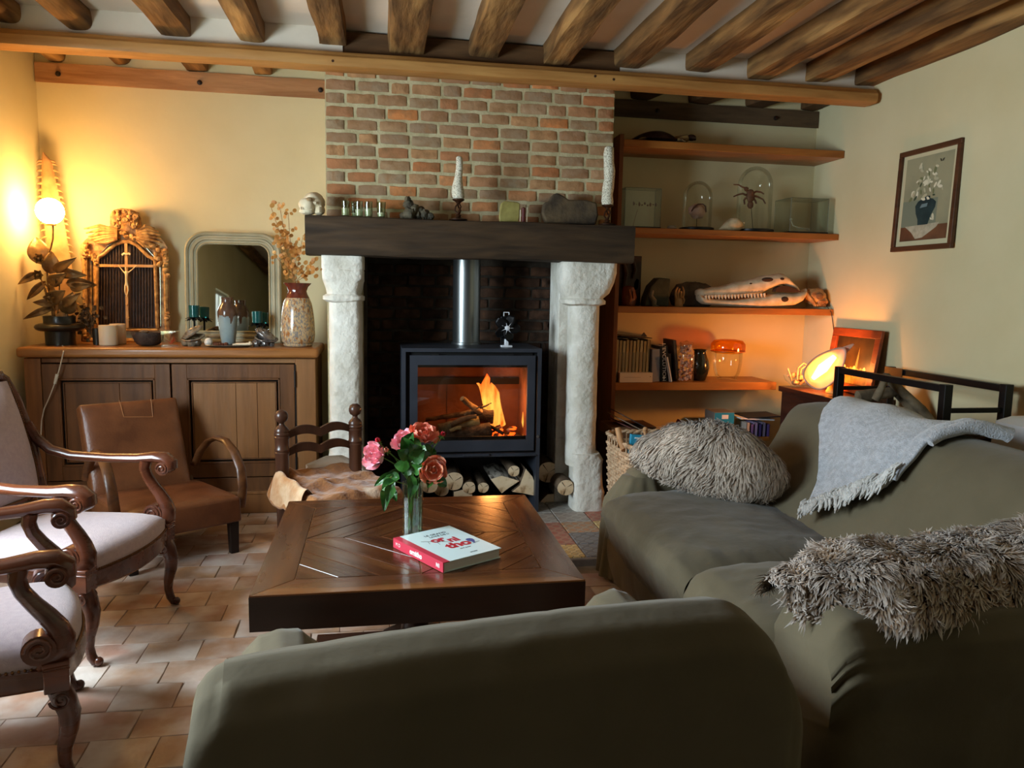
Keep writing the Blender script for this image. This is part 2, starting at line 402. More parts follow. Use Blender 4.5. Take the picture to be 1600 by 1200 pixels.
# wall plates under the joists, with bolts
def plate(name, x0, x1, mat, bolts):
    mb = MB(); mb.grid(lambda u, v: Vector((x0+(x1-x0)*u, 5.325 + .004*mnoise.noise(Vector((u*9, v*3, 1))), (2.632+.006*mnoise.noise(Vector((u*7, 2, 0)))) + (2.75-2.632)*v)), 40, 4)
    q = len(mb.v); mb.bx(x0, x1, 5.33, 5.352, 2.636, 2.745)
    o = struct(obj(name, mb, mat))
    for bx_ in bolts:
        m2 = MB(); m2.lathe([(.016,0),(.016,.004),(.010,.005),(.010,.014),(.004,.016)], (0,0,0), 12)
        m2.v = [(bx_+a, 5.322-c, 2.685+b) for a, b, c in m2.v]; obj('bolt', m2, M('iron_bolt', (60,50,44), rough=.5, metal=.7), o)
plate('trim_3', -2.085, -.31, PLATE, (-1.95, -1.12, -.37)); plate('trim_4', 1.47, 3.195, PLATED, (1.95, 2.85))
# ================================================================ chimney breast
mb = MB(); mb.bx(-.305, 1.45, 4.735, 4.77, 1.64, 2.72); mb.bx(-.305, -.09, 4.735, 5.35, 0, 1.64); mb.bx(1.19, 1.33, 4.735, 5.35, 0, 1.64); mb.bx(-.305,-.20,4.79,5.35,1.58,2.72); mb.bx(1.35,1.45,4.79,5.35,1.58,2.72)
chim = struct(obj('wall_chimney', mb, MORTAR, smooth=False))
def brickmesh(L, H, D, mat, seed):
    m = MB(); r2 = random.Random(seed); nx = 5
    def P(x, z, y): return (x + r2.uniform(-.0025,.0025), y, z + r2.uniform(-.0025,.0025))
    front = []; mid = []; back = []
    ring = [(-L/2+L*i/nx, -H/2) for i in range(nx+1)] + [(L/2, 0)] + [(L/2-L*i/nx, H/2) for i in range(nx+1)] + [(-L/2, 0)]
    ring = [(x*(.985 if abs(abs(z)-H/2) < 1e-6 and abs(abs(x)-L/2) < 1e-6 else 1), z*(.93 if abs(abs(x)-L/2) < 1e-6 else 1)) for x, z in ring]
    mid = [P(x, z, -D*.75) for x, z in ring]; front = [(x*.965, -D - r2.uniform(-.001,.001), z*.90) for x, _, z in mid]; back = [(x, .004, z) for x, _, z in mid]
    n = len(ring); cf = (0, -D-.001, 0)
    m.add(front+mid+back+[cf], [(i, (i+1) % n, 3*n) for i in range(n)] + [(i+n, (i+1) % n+n, (i+1) % n, i) for i in range(n)] + [(i+2*n, (i+1) % n+2*n, (i+1) % n+n, i+n) for i in range(n)])
    return mesh('brick', m, mat, True, 35)
bl, bh = .174, .0605; px_, pz_ = .187, .0745
full = [brickmesh(bl, bh*.93, .006, BRICK, k) for k in range(6)]
rb = random.Random(5)
for r in range(12):
    z = 1.835 + r*pz_
    if z > 2.70: break
    x = -.303; first = True; off = (r % 2)
    while x < 1.44:
        L = bl*rb.uniform(.93, 1.03)
        if first and off: L = bl*.62
        if rb.random() < .04: L = bl*.62
        first = False
        if x + L > 1.40: L = 1.448 - x
        if L > .04: inst(full[rb.randrange(6)], 'brick', chim, (x+L/2, 4.735, z+rb.uniform(-.003,.003)), (0, rb.uniform(-.014,.014), 0), ((L-.006)/bl, rb.uniform(.8,1.15), rb.uniform(.94,1.05)))
        x += L + .0135
# firebox
mb = MB(); mb.bx(-.09, 1.19, 5.20, 5.35, 0, 2.7); mb.bx(-.30, 1.44, 4.77, 5.3, 2.4, 2.45)
fb = struct(obj('wall_firebox', mb, SOOTM, smooth=False))
mb = MB(); mb.bx(1.172, 1.19, 4.74, 5.2, 0, 1.62); mb.bx(-.09, -.072, 4.74, 5.2, 0, 1.62); struct(obj('wall_firebox_side', mb, SOOTM, smooth=False))
sf = [brickmesh(bl, bh, .010, SOOT, k+40) for k in range(4)]
for r in range(20):
    z = .12 + r*.0745; x = -.08 + (0 if r % 2 else -.09)
    while x < 1.17:
        L = min(bl*rb.uniform(.95,1.02), 1.17-x); a = max(x, -.08)
        if x+L-a > .03: inst(sf[rb.randrange(4)], 'brick', fb, ((a+x+L)/2, 5.2, z), (0, rb.uniform(-.01,.01), 0), ((x+L-a)/bl, 1, 1))
        x += L + .014
    for q in range(3):
        y = 4.80 + q*.187 + (r % 2)*.06
        if 5.06 < y < 5.16: inst(sf[rb.randrange(4)], 'brick', fb, (1.172, y, z), (0, 0, -pi/2), (min(1, (5.19-y)*2/bl), 1, 1))
# limestone columns and oak mantel
def column(nm, label, cap, shaft, base):
    t = thing(nm, label, 'column', (shaft[0][0], shaft[0][1], base[0][2]))
    o = t.location
    for name, secs, am in (('capital', cap, .005), ('shaft', shaft, .0035), ('base', base, .004)):
        m = MB(); full = []
        for a, b in zip(secs[:-1], secs[1:]):
            k = max(1, int(abs(b[2]-a[2])/.05))
            for i in range(k): full.append(tuple(a[q]+(b[q]-a[q])*i/k for q in range(6)))
        full.append(secs[-1]); m.loft(full, 40); m.jitter(am, 12, 3); m.jitter(am*.5, 40, 9)
        m.v = [(x-o.x, y-o.y, z-o.z) for x, y, z in m.v]; obj(name, m, STONE, t, ang=50)
    return t
column('stone_column', 'white limestone column on the left of the fireplace, behind the ladder-back chair',
    [(-.20,4.60,1.320,.100,.10,3),(-.20,4.60,1.332,.120,.115,3.5),(-.20,4.60,1.352,.120,.115,3.5),(-.20,4.60,1.366,.099,.10,3),(-.20,4.60,1.40,.104,.105,3),(-.20,4.60,1.445,.116,.117,4),(-.20,4.60,1.455,.117,.118,10),(-.20,4.60,1.50,.118,.12,14),(-.20,4.60,1.505,.114,.116,14),(-.20,4.60,1.512,.119,.12,14),(-.20,4.60,1.585,.119,.12,14)],
    [(-.19,4.60,.30,.098,.10,3.2),(-.19,4.60,.9,.096,.10,3.4),(-.19,4.60,1.33,.096,.10,3.4)],
    [(-.19,4.60,.0,.13,.13,4),(-.19,4.60,.30,.125,.13,4),(-.19,4.60,.33,.128,.132,3.5),(-.19,4.60,.37,.115,.12,3.2),(-.19,4.60,.43,.10,.102,3)])
column('stone_column', 'white limestone column on the right of the fireplace, beside the split logs',
    [(1.250,4.60,1.320,.100,.105,2.8),(1.248,4.60,1.332,.132,.125,3),(1.246,4.60,1.352,.135,.125,3),(1.246,4.60,1.366,.118,.108,3),(1.25,4.60,1.40,.15,.115,3.5),(1.258,4.60,1.46,.168,.12,5),(1.262,4.60,1.52,.171,.125,7),(1.262,4.60,1.585,.170,.125,9)],
    [(1.258,4.60,.32,.092,.098,2.7),(1.255,4.60,.9,.092,.098,2.7),(1.252,4.60,1.33,.094,.098,2.7)],
    [(1.300,4.58,.04,.104,.105,5),(1.300,4.58,.12,.100,.10,5),(1.298,4.58,.15,.106,.10,5),(1.293,4.58,.19,.098,.095,5),(1.289,4.58,.33,.096,.095,5),(1.285,4.58,.36,.104,.10,4),(1.272,4.58,.40,.094,.10,3)])
mb = MB(); mb.bx(1.122,1.26,4.715,4.97,.034,1.60); mb.jitter(.003, 12, 3); struct(obj('trim_5', mb, STONE, smooth=False, bev=.006))
def fnm(u, v):
    a = 2*pi*u; e = 14; ca, sa = cos(a+pi/40), sin(a+pi/40); q = (abs(ca)**e+abs(sa)**e)**(-1/e)
    x = -.402 + 1.915*v; p = Vector((x, 4.585+.155*ca*q, 1.694+.109*sa*q))
    d = mnoise.noise_vector(Vector((x*2.5, p.y*5, p.z*5)))*.009 + mnoise.noise_vector(Vector((x*9, p.y*24, p.z*24)))*.003
    d.x = 0; return p + d
mb = MB(); mb.grid(fnm, 44, 70, True); mb.f += [tuple(range(44)), tuple(len(mb.v)-44+i for i in range(44))]
tag(obj('mantel_beam', mb, MANTEL, ang=50), 'thick dark rough oak mantel beam resting on the two stone columns', 'mantel')
# ================================================================ sideboard
CABW = wood('sideboard_oak', (136,86,44), (102,62,29), 'Z', rough=.45, bump=.0015, coat=.15, col3=(146,104,64), s3=2)
CABD = wood('sideboard_door_oak', (112,70,35), (82,50,23), 'Z', rough=.5, bump=.0015, coat=.1)
CABT = wood('sideboard_top_oak', (162,106,54), (128,80,38), 'X', rough=.4, bump=.0015, coat=.2)
GAP = M('dark_gap', (22,15,10), rough=.9)
t = thing('sideboard', 'long low oak sideboard with two panelled doors against the cream wall', 'sideboard', (-1.2, 5.05, 0))
mb = MB(); mb.bx(-2.03,-1.94,4.815,5.33,.0,.965); mb.bx(-.505,-.385,4.815,5.33,.0,.965); mb.bx(-1.94,-.505,4.83,5.33,.935,.965); mb.bx(-1.94,-.505,5.30,5.33,.0,.95); mb.bx(-1.94,-.505,4.83,5.3,.1,.13)
W('carcass', mb, CABW, t, bev=.004)
mb = MB(); mb.bx(-2.03,-.385,4.805,4.83,0,.135); mb.bx(-2.03,-.385,4.80,4.83,.12,.14); W('plinth', mb, CABW, t, bev=.004)
mb = MB(); mb.bx(-1.94,-.505,4.818,4.83,.135,.225); W('lower_rail', mb, CABD, t, bev=.004)
mb = MB(); mb.bx(-2.055,-.365,4.775,5.34,.97,1.03); W('top', mb, CABT, t, bev=.02, seg=4)
for x0, x1, splits in ((-1.935,-1.232,(-1.52,)),(-1.222,-.512,(-.86,-.735))):
    d0 = MB(); z0, z1, st = .232, .93, .085
    for b in ((x0,x0+st,z0,z1),(x1-st,x1,z0,z1),(x0+st,x1-st,z1-st,z1),(x0+st,x1-st,z0,z0+st)): d0.bx(b[0],b[1],4.812,4.832,b[2],b[3])
    d = W('door', d0, CABD, t, bev=.002)
    mm = MB(); a0, a1, c0, c1 = x0+st, x1-st, z0+st, z1-st
    for k, (o_, w_) in enumerate(((0,.012),(.022,.008))):
        for b in ((a0+o_,a0+o_+w_,c0+o_,c1-o_),(a1-o_-w_,a1-o_,c0+o_,c1-o_),(a0+o_,a1-o_,c1-o_-w_,c1-o_),(a0+o_,a1-o_,c0+o_,c0+o_+w_)): mm.bx(b[0],b[1],4.808+k*.008,4.83,b[2],b[3])
    W('moulding', mm, CABD, d, bev=.003)
    xs = [a0+.03]+list(splits)+[a1-.03]
    mm = MB(); mm.bx(a0,a1,4.83,4.835,c0,c1); W('panel_back', mm, GAP, d)
    for p0, p1 in zip(xs[:-1], xs[1:]):
        mm = MB(); mm.bx(p0+.0012,p1-.0012,4.822,4.832,c0+.03,c1-.03); W('panel_board', mm, CABW if x0 > -1.5 else CABD, d, bev=.0015)
mb = MB(); mb.bx(-.509,-.503,4.811,4.82,.232,.93)
for z in (.30,.84): mb.tube([(-.508,4.808,z-.05),(-.508,4.808,z+.05)],.006,8)
W('hinge', mb, M('dark_iron', (40,36,34), rough=.5, metal=.6), t)
ZT = 1.031
# ---- lamp in the shape of a bronze plant
BRZ = M('bronze_leaf', (150,116,70), (96,70,40), rough=.36, scale=14, metal=.45, bump=.003, bscale=30, col3=(170,132,80), s3=9)
POT = M('black_glazed_pot', (30,28,24), rough=.28, spec=.6)
GLOBE = M('lit_globe', (255,222,160), emis=120, ecol=(255,197,122))
t = thing('table_lamp', 'lit globe lamp growing from a bronze leafy plant in a black pot on the sideboard', 'lamp', (-1.895, 5.0, ZT))
mb = MB(); mb.lathe([(.02,0),(.081,0),(.082,.075),(.083,.082),(.11,.083),(.128,.092),(.135,.105),(.128,.119),(.11,.127),(.088,.129),(.086,.132),(.087,.172),(.080,.172),(.078,.15),(.01,.148)], (0,0,0), 36); obj('pot', mb, POT, t)
def z4(x, y, Y): return aY(x*200/1091, 340+y*.18333, Y)
def leaf(b, tip, wd, droop=.02, n=9, side=None, cup=.25):
    b, tip = Vector(b), Vector(tip); ax = tip-b; L = ax.length; dn = ax.normalized()
    view = (b - Vector((0,0,CH))).normalized()
    sd = dn.cross(view) if side is None else Vector(side); sd = (sd - dn*sd.dot(dn)).normalized(); up = sd.cross(dn).normalized()
    if up.dot(view) > 0: up = -up
    m = MB()
    def fn(u, v):
        s = v; wv = wd*(sin(pi*min(1, s**.8))**.8)*.5*(1-.25*s)+.0008
        q = (u-.5)*2; bow = up*(L*.16*sin(pi*s)) + Vector((0,0,-droop*s*s))
        return b + ax*s + bow + sd*(q*wv) + up*(cup*wv*(q*q-.5)) + up*(.0035*abs(sin(s*22+abs(q)*2.5)))*(1 if abs(q) > .1 else 0)
    m.grid(fn, 7, n+6); return m
lf = [((350,400),(305,165),.125,.0),((330,480),(148,525),.05,.03),((390,540),(230,685),.05,.01),((470,760),(195,838),.045,.02),((430,480),(440,285),.10,0),
      ((460,450),(655,338),.06,0),((480,470),(745,465),.07,.02),((560,560),(828,548),.075,.02),((600,600),(785,570),.06,0),((480,730),(278,722),.05,0),
      ((520,750),(692,640),.06,0),((560,820),(620,630),.10,0),((470,650),(390,590),.06,0),((500,800),(575,905),.07,.0),((420,560),(570,470),.08,0),((430,700),(560,620),.09,0),((450,800),(470,660),.09,0)]
rl = random.Random(2)
for i, (b, tp, wd, dr) in enumerate(lf):
    yb_ = 5.0+rl.uniform(-.03,.03); yt_ = 5.0+rl.uniform(-.08,.06)
    m = leaf(z4(*b, yb_), z4(*tp, yt_), wd*1.05, dr); o = W('leaf', m, BRZ, t)
    sm = o.modifiers.new('s', 'SOLIDIFY'); sm.thickness = .0025
for fx, fy in ((340,350),(330,490),(505,525),(425,680)):
    c = z4(fx, fy, 4.95); m = MB()
    for k in range(6):
        a = k*pi/3; m2 = leaf(c, c+Vector((cos(a)*.034, -.016, sin(a)*.034)), .032, 0, 5, None, .5); m.add(m2.v, m2.f)
    m.blob(c+Vector((0,-.012,0)), .012, 10); W('flower', m, BRZ, t)
mb = MB(); p = [z4(x, y, 5.0) for x, y in ((455,900),(440,760),(405,560),(400,420),(405,330),(432,260),(450,180),(452,110),(450,68))]
mb.tube(p, .0055, 8); W('stem', mb, BRZ, t)
mb = MB()
for q in (((470,880),(330,480)),((480,880),(505,530)),((470,880),(425,690)),((390,420),(345,360)),((420,640),(380,560))): mb.tube([z4(*q[0],5.0), z4((q[0][0]+q[1][0])/2+15,(q[0][1]+q[1][1])/2,4.99), z4(*q[1],4.97)], .004, 6)
W('stem', mb, BRZ, t)
gc = z4(450, 60, 5.0) + Vector((-.012,0,.078))
mb = MB(); mb.lathe([(.005,-.084),(.03,-.083),(.03,-.074),(.01,-.072)], gc, 16); W('lamp_holder', mb, BRZ, t)
mb = MB(); mb.blob(gc, .076, 28); W('globe', mb, GLOBE, t)
CORD = M('white_cord', (196,184,164), rough=.5)
def z2(x, y, Y): return aY(x*.325, 280+y*.325, Y)
cp = [z2(300,800,4.90), z2(308,812,4.80), z2(305,830,4.768), z2(296,870,4.765), z2(284,920,4.77), z2(272,955,4.772), z2(262,985,4.775), z2(245,1030,4.78), z2(228,1070,4.785), z2(212,1105,4.79), z2(200,1160,4.795), z2(196,1250,4.795)]
mb = MB(); mb.tube(cp, .0035, 6); c_ = tag(obj('power_cord', mb, CORD), 'white lamp cord hanging down the front of the sideboard', 'cord')
mb = MB(); mb.tube([z2(275,938,4.768), z2(264,984,4.77)], [.010,.009], 8, flat=.8); W('cord_switch', mb, M('switch_plastic', (214,206,188), rough=.4), c_, bev=.002)
# ---- sawfish saw in the corner
BONE2 = M('dry_cartilage', (170,130,84), (142,104,64), rough=.7, scale=14, bump=.002)
t = thing('sawfish_saw', 'tall toothed sawfish saw standing in the wall corner behind the lamp', 'fish saw', (-1.9, 5.22, ZT))
def z3(x, y, Y): return aY(x/6, 220+y/6, Y)
A = [z3(405,110,5.24), z3(440,200,5.24), z3(470,520,5.23), z3(510,780,5.22), z3(560,1130,5.2)]
e = A[-1] + (A[-1]-A[-2])*1.0; A.append(Vector((e.x, 5.19, ZT)))
wd = [.004,.030,.052,.058,.066,.078]
mb = MB(); mb.tube(A, [(w_, .009) for w_ in wd], 12, up=(1,0,0)); W('blade', mb, BONE2, t)
def along(s):
    s *= len(A)-1; i = min(int(s), len(A)-2); f = s-i; return A[i].lerp(A[i+1], f), wd[i]*(1-f)+wd[i+1]*f
for i in range(21):
    p, w_ = along(.17+.81*i/21)
    for sd in (-1, 1):
        mb = MB(); a = p+Vector((sd*w_*.9,0,0)); L = .032
        mb.tube([a, a+Vector((sd*L*.6,-.002,-.003)), a+Vector((sd*L,-.003,-.012))], [(.008,.004),(.006,.003),(.0008,.0008)], 6, up=(0,0,1)); W('tooth', mb, BONE2, t)
# ---- carved gilt reliquary frame with crucifix
GILT = M('shaded_gilt_wood', (206,156,92), (128,84,42), rough=.5, scale=34, metal=.0, bump=.003, bscale=50, col3=(204,164,100), s3=14)  # darker mottling puts the shade of carved recesses into the colour
DARKRIB = M('dark_ribbed_wood', (72,50,40), (48,33,27), rough=.6, scale=30, bump=.003, bscale=80)
t = thing('reliquary_frame', 'carved gilt arched frame with two cherub heads and a crucifix inside', 'frame', (-1.56, 5.26, ZT))
YG = 5.24
def zf(x, y, Y=YG): return aY(100+x*.20833, 310+y*.20833, Y)
arch = [(245,970),(247,760),(250,560),(252,458),(262,440),(300,418),(340,382),(385,345),(440,325),(490,325),(540,345),(590,392),(630,432),(672,455),(684,470),(690,640),(696,800),(702,972)]
mb = MB(); ptsin = [zf(x, y, YG+.012) for x, y in arch]; mb.v = [tuple(p) for p in ptsin]; mb.f = [tuple(range(len(ptsin)))]; W('backing', mb, DARKRIB, t)
mb = MB()
def archtop(x):
    for (x0, y0), (x1, y1) in zip(arch[3:], arch[4:]):
        if x0 <= x <= x1 and x1 > x0: return y0+(y1-y0)*(x-x0)/(x1-x0)
    return 465
for k in range(20):
    x = 262+k*22
    if 438 < x < 495: continue
    y0 = archtop(x)+6; nn = 26
    mb.tube([zf(x+(k-10)*.35*q/nn, y0+(965-y0)*q/nn, YG+.004) for q in range(nn+1)], [.0042+.0007*sin(q*2.2+k) for q in range(nn+1)], 6)
stuff(W('ribbed_panel', mb, DARKRIB, t))
sil = [(128,1085),(140,900),(138,600),(130,480),(118,420),(122,350),(160,310),(210,270),(290,225),(345,205),(345,120),(375,85),(430,72),(500,80),(555,105),(575,150),(580,205),(640,235),(690,280),(745,320),(775,370),(780,480),(785,700),(792,900),(795,1000),(790,1070)]
bp = [zf(x, y, YG+.014) for x, y in sil] ; ai = [zf(x, y, YG+.014) for x, y in arch]
mb = MB(); outl = bp + ai[::-1]; k_ = len(outl); mb.v = [tuple(p) for p in outl] + [tuple(p+Vector((0,.016,0))) for p in outl]
mb.f = [(i, (i+1) % k_, (i+1) % k_+k_, i+k_) for i in range(k_)] + [tuple(range(k_)), tuple(range(2*k_-1, k_-1, -1))]
W('back_board', mb, GILT, t)
mb = MB(); mb.tube([zf(x, y, YG-.004) for x, y in arch], [(.0125,.012)]*len(arch), 8, up=(0,1,0)); W('inner_moulding', mb, GILT, t)
for pts in ([(165,1080),(160,900),(163,700),(165,480),(160,400)],[(775,980),(768,800),(764,600),(758,480),(752,400)]):
    mb = MB(); mb.tube([zf(x, y, YG+.004) for x, y in pts], [(.020,.016)]*5, 8, up=(0,1,0)); W('side_post', mb, GILT, t)
mb = MB()
for xx in (215, 728): mb.tube([zf(xx, 960, YG+.012), zf(xx-2, 700, YG+.012), zf(xx-6, 470, YG+.012)], [(.012,.002)]*3, 4, up=(0,1,0))
for a, b in (((225,470),(330,360)),((330,360),(420,300)),((520,305),(600,350)),((600,350),(700,460))): mb.tube([zf(*a, YG+.01), zf(*b, YG+.01)], [(.018,.002)]*2, 4, up=(0,1,0))
W('mirror_strip', mb, M('old_mirror_strip', (120,122,104), rough=.25, metal=.8), t)
mb = MB(); mb.tube([zf(150,1062,YG), zf(420,1066,YG), zf(740,1066,YG)], [(.016,.02)]*3, 8, up=(0,0,1)); mb.tube([zf(240,985,YG), zf(460,987,YG), zf(705,985,YG)], [(.008,.014)]*3, 8, up=(0,0,1)); W('base_rail', mb, GILT, t)
rg = random.Random(4)
for cx, sgn in ((405,-1),(525,1)):
    mb = MB(); c = zf(cx, 205, YG-.035); mb.blob(c, (.019,.018,.022), 14); mb.blob(c+Vector((0,-.018,-.003)), (.004,.006,.005), 8); mb.blob(c+Vector((0,-.013,-.014)), (.006,.005,.003), 8)
    for e_ in (-1, 1): mb.blob(c+Vector((e_*.007,-.0165,.003)), (.003,.002,.002), 6); mb.blob(c+Vector((e_*.011,-.011,-.006)), (.007,.006,.007), 8)
    h = W('cherub_head', mb, GILT, t)
    m2 = MB()
    for k in range(16):
        a = rg.uniform(-.3, pi+.3); m2.blob(c+Vector((cos(a)*.021, -.004+rg.uniform(-.01,.01), .008+sin(a)*.019)), rg.uniform(.006,.010), 8, .3, 60, k)
    W('curls', m2, GILT, h)
mb = MB()
for k in range(16):
    x = 365+rg.uniform(0,195); y = 95+rg.uniform(0,60); mb.blob(zf(x, y, YG-.02+rg.uniform(-.012,.012)), rg.uniform(.010,.018), 10, .3, 40, k)
for x, y, r_ in ((460,105,.020),(410,130,.016),(535,140,.018),(460,165,.016),(500,110,.015)):
    c = zf(x, y, YG-.03); mb.tube([c+Vector((cos(a)*r_*(1-a/16), -.004, sin(a)*r_*(1-a/16))) for a in [q*.55 for q in range(22)]], .0045, 6)
W('crest', mb, GILT, t)
for sgn in (-1, 1):
    mb = MB()
    for k in range(7):
        b = (400, 240+k*11) if sgn < 0 else (545, 245+k*11); tp = (150+k*16, 255+k*17-((k-3)**2)*3) if sgn < 0 else (705+k*10-((k-2)**2)*6, 225+k*26)
        P0, P1 = zf(*b, YG-.022), zf(*tp, YG-.012+.004*(k % 2)); md = (P0+P1)/2+Vector((0,-.012,.022-.005*k))
        mb.tube([P0, md, P1], [(.009,.009),(.015,.010),(.005,.004)], 8)
    W('wing', mb, GILT, t)
for x0, y0, x1, y1, nn in ((150,340,165,440,10),(640,350,760,420,12),(755,390,770,580,22),(200,410,240,480,8),(690,420,720,500,8),(165,1000,190,1075,7),(770,860,785,910,6),(440,260,520,300,9)):
    mb = MB()
    for k in range(nn):
        f = k/max(1, nn-1); x = x0+(x1-x0)*f+rg.uniform(-14,14); y = y0+(y1-y0)*f+rg.uniform(-9,9)
        mb.blob(zf(x, y, YG-.014), rg.uniform(.009,.017), 8, .4, 50, k+x0)
    W('carved_fruit', mb, GILT, t)
CROSSW = M('pale_cross_wood', (196,148,84), (176,126,66), rough=.5, scale=16)
mb = MB(); a = zf(465,337,YG-.012); b = zf(476,972,YG-.012); mb.tube([a, b], [(.0115,.006)]*2, 4, up=(1,0,0)); cr = W('cross', mb, CROSSW, t)
mb = MB(); mb.tube([zf(258,503,YG-.013), zf(672,508,YG-.013)], [(.0115,.006)]*2, 4, up=(0,0,1)); W('cross_bar', mb, CROSSW, cr)
mb = MB(); mb.tube([zf(435,425,YG-.022), zf(450,412,YG-.024), zf(465,420,YG-.024), zf(482,412,YG-.024), zf(498,420,YG-.022)], [(.006,.002)]*5, 6, up=(0,0,1)); W('scroll', mb, M('ivory', (226,200,150), rough=.45), cr)
mb = MB(); mb.blob(zf(472,798,YG-.022), .006, 10); mb.tube([zf(462,890,YG-.02), zf(490,915,YG-.02)], .002, 5); mb.tube([zf(490,890,YG-.02), zf(462,915,YG-.02)], .002, 5); W('bead', mb, CROSSW, cr)
def skin(name, verts, edges, rads, mat, parent, sub=2, root=0):
    me = bpy.data.meshes.new(name); me.from_pydata([tuple(v) for v in verts], edges, []); o = bpy.data.objects.new(name, me); C.objects.link(o)
    m = o.modifiers.new('k', 'SKIN'); m.use_smooth_shade = True
    for i, r_ in enumerate(rads):
        s_ = me.skin_vertices[0].data[i]; s_.radius = (r_, r_); s_.use_root = (i == root)
    s2 = o.modifiers.new('s', 'SUBSURF'); s2.levels = sub; s2.render_levels = sub
    me.materials.append(mat); dg = bpy.context.evaluated_depsgraph_get(); nm = bpy.data.meshes.new_from_object(o.evaluated_get(dg))
    bpy.data.objects.remove(o); o = bpy.data.objects.new(name, nm); C.objects.link(o); nm.name = name
    if parent:
        rr = parent
        while rr.parent: rr = rr.parent
        inv = rr.matrix_basis.inverted()
        for v in nm.vertices: v.co = inv @ v.co
        o.parent = parent
    return o
Yc = YG-.028
cv = [zf(469,640,Yc),zf(468,595,Yc-.002),zf(468,560,Yc-.003),zf(468,540,Yc-.003),zf(464,522,Yc-.006),zf(462,512,Yc-.006),
      zf(448,552,Yc),zf(430,530,Yc+.004),zf(405,497,Yc+.006),zf(488,552,Yc),zf(515,530,Yc+.004),zf(546,500,Yc+.006),
      zf(460,655,Yc),zf(457,690,Yc-.006),zf(464,725,Yc),zf(478,655,Yc),zf(482,690,Yc-.006),zf(470,728,Yc-.002),zf(466,738,Yc-.006)]
ce = [(0,1),(1,2),(2,3),(3,4),(4,5),(2,6),(6,7),(7,8),(2,9),(9,10),(10,11),(0,12),(12,13),(13,14),(0,15),(15,16),(16,17),(17,18)]
skin('corpus', cv, ce, [.0085,.007,.009,.0035,.0065,.005,.004,.003,.002,.004,.003,.002,.006,.0048,.003,.006,.0048,.003,.0025], M('ivory_figure', (226,200,150), rough=.45), cr)
# ---- dried bunch beside the lamp
t = thing('dried_bunch', 'small bunch of dried brown hydrangea leaves behind the black cup', 'dried flowers', (-1.7, 5.04, ZT))
DRY = M('dried_leaf', (104,76,44), (66,46,26), rough=.7, scale=20)
mb = MB(); rq = random.Random(9)
for k in range(70):
    c = z4(745+rq.gauss(0,55), 850+rq.gauss(0,70), 5.05+rq.uniform(-.03,.03)); d = Vector((rq.uniform(-1,1), rq.uniform(-1,.3), rq.uniform(-1,1))).normalized()*.028
    m2 = leaf(c, c+d, .026, .004, 3); mb.add(m2.v, m2.f)
o = W('dried_leaves', mb, DRY, t); stuff(o)
mb = MB()
for k in range(6): mb.tube([(-1.70+.004*k, 5.045, ZT), z4(720+k*14, 930, 5.05), z4(700+k*20, 850, 5.05)], .0025, 5)
W('stems', mb, DRY, t)
# ---- small things along the front
def cyl(name, label, cat, px0, px1, ytop, Y, mat, zb=ZT, prof=None, group=None, n=28):
    a, b = aY(px0, 530, Y), aY(px1, 530, Y); r_ = (b.x-a.x)/2; h = aY((px0+px1)/2, ytop, Y).z - zb
    mb = MB(); pr = prof(r_, h) if prof else [(r_*.93,0),(r_,.004),(r_,h-.004),(r_*.95,h),(r_*.3,h-.002)]
    mb.lathe(pr, (0,0,0), n); o = obj(name, mb, mat); o.location = ((a.x+b.x)/2, Y, zb); tag(o, label, cat, group); return o
WAX = M('ivory_wax', (206,186,158), rough=.45, sss=.2)
cyl('pillar_candle', 'wide ivory pillar candle, front one of the two', 'candle', 155, 184, 508, 4.96, WAX)
cyl('pillar_candle', 'ivory pillar candle standing half behind the other one', 'candle', 172, 197, 506, 5.06, WAX)
cyl('cup', 'small black cup left of the ivory candles', 'cup', 144, 160, 513, 5.0, POT, prof=lambda r_, h: [(r_*.8,0),(r_*.95,h),(r_*.85,h),(r_*.7,.006)])
t = thing('bowl', 'dark rough stoneware bowl with an uneven rim before the gilt frame', 'bowl', (*aY(232,540,4.95).xy, ZT))
mb = MB(); mb.lathe([(.035,0),(.062,.004),(.082,.03),(.094,.072),(.096,.085),(.088,.084),(.08,.05),(.05,.02),(.0,.018)], (0,0,0), 36, wob=lambda a, z: 1+.06*mnoise.noise(Vector((cos(a)*2, sin(a)*2, z*20)))); mb.v = [(x, y, z+(.010*mnoise.noise(Vector((x*30, y*30, 3))) if z > .06 else 0)) for x, y, z in mb.v]
obj('bowl_body', mb, M('dark_stoneware', (70,54,44), (46,36,32), rough=.6, scale=30, bump=.003), t, sub=1)
mb = MB(); mb.blob((-.02,-.01,.085), (.028,.02,.012), 12, .4, 20); obj('pebble', mb, M('brown_pebble', (120,90,64), rough=.5), t)
t = thing('resin_block', 'small clear block with red coral inside beside the bowl', 'paperweight', (*aY(267,541,4.92).xy, ZT))
mb = MB(); mb.bx(-.05,.05,-.02,.02,0,.092); obj('block', mb, thinglass('clear_resin', (250,240,225), .10), t, smooth=False)
mb = MB()
for k in range(9):
    a = rq.uniform(0, pi); mb.tube([(0,0,.012),(cos(a)*.015,0,.03),(cos(a)*.032,rq.uniform(-.01,.01),.03+sin(a)*.035)], [.003,.0025,.001], 5)
obj('coral', mb, M('red_coral', (178,74,44), rough=.5), t)
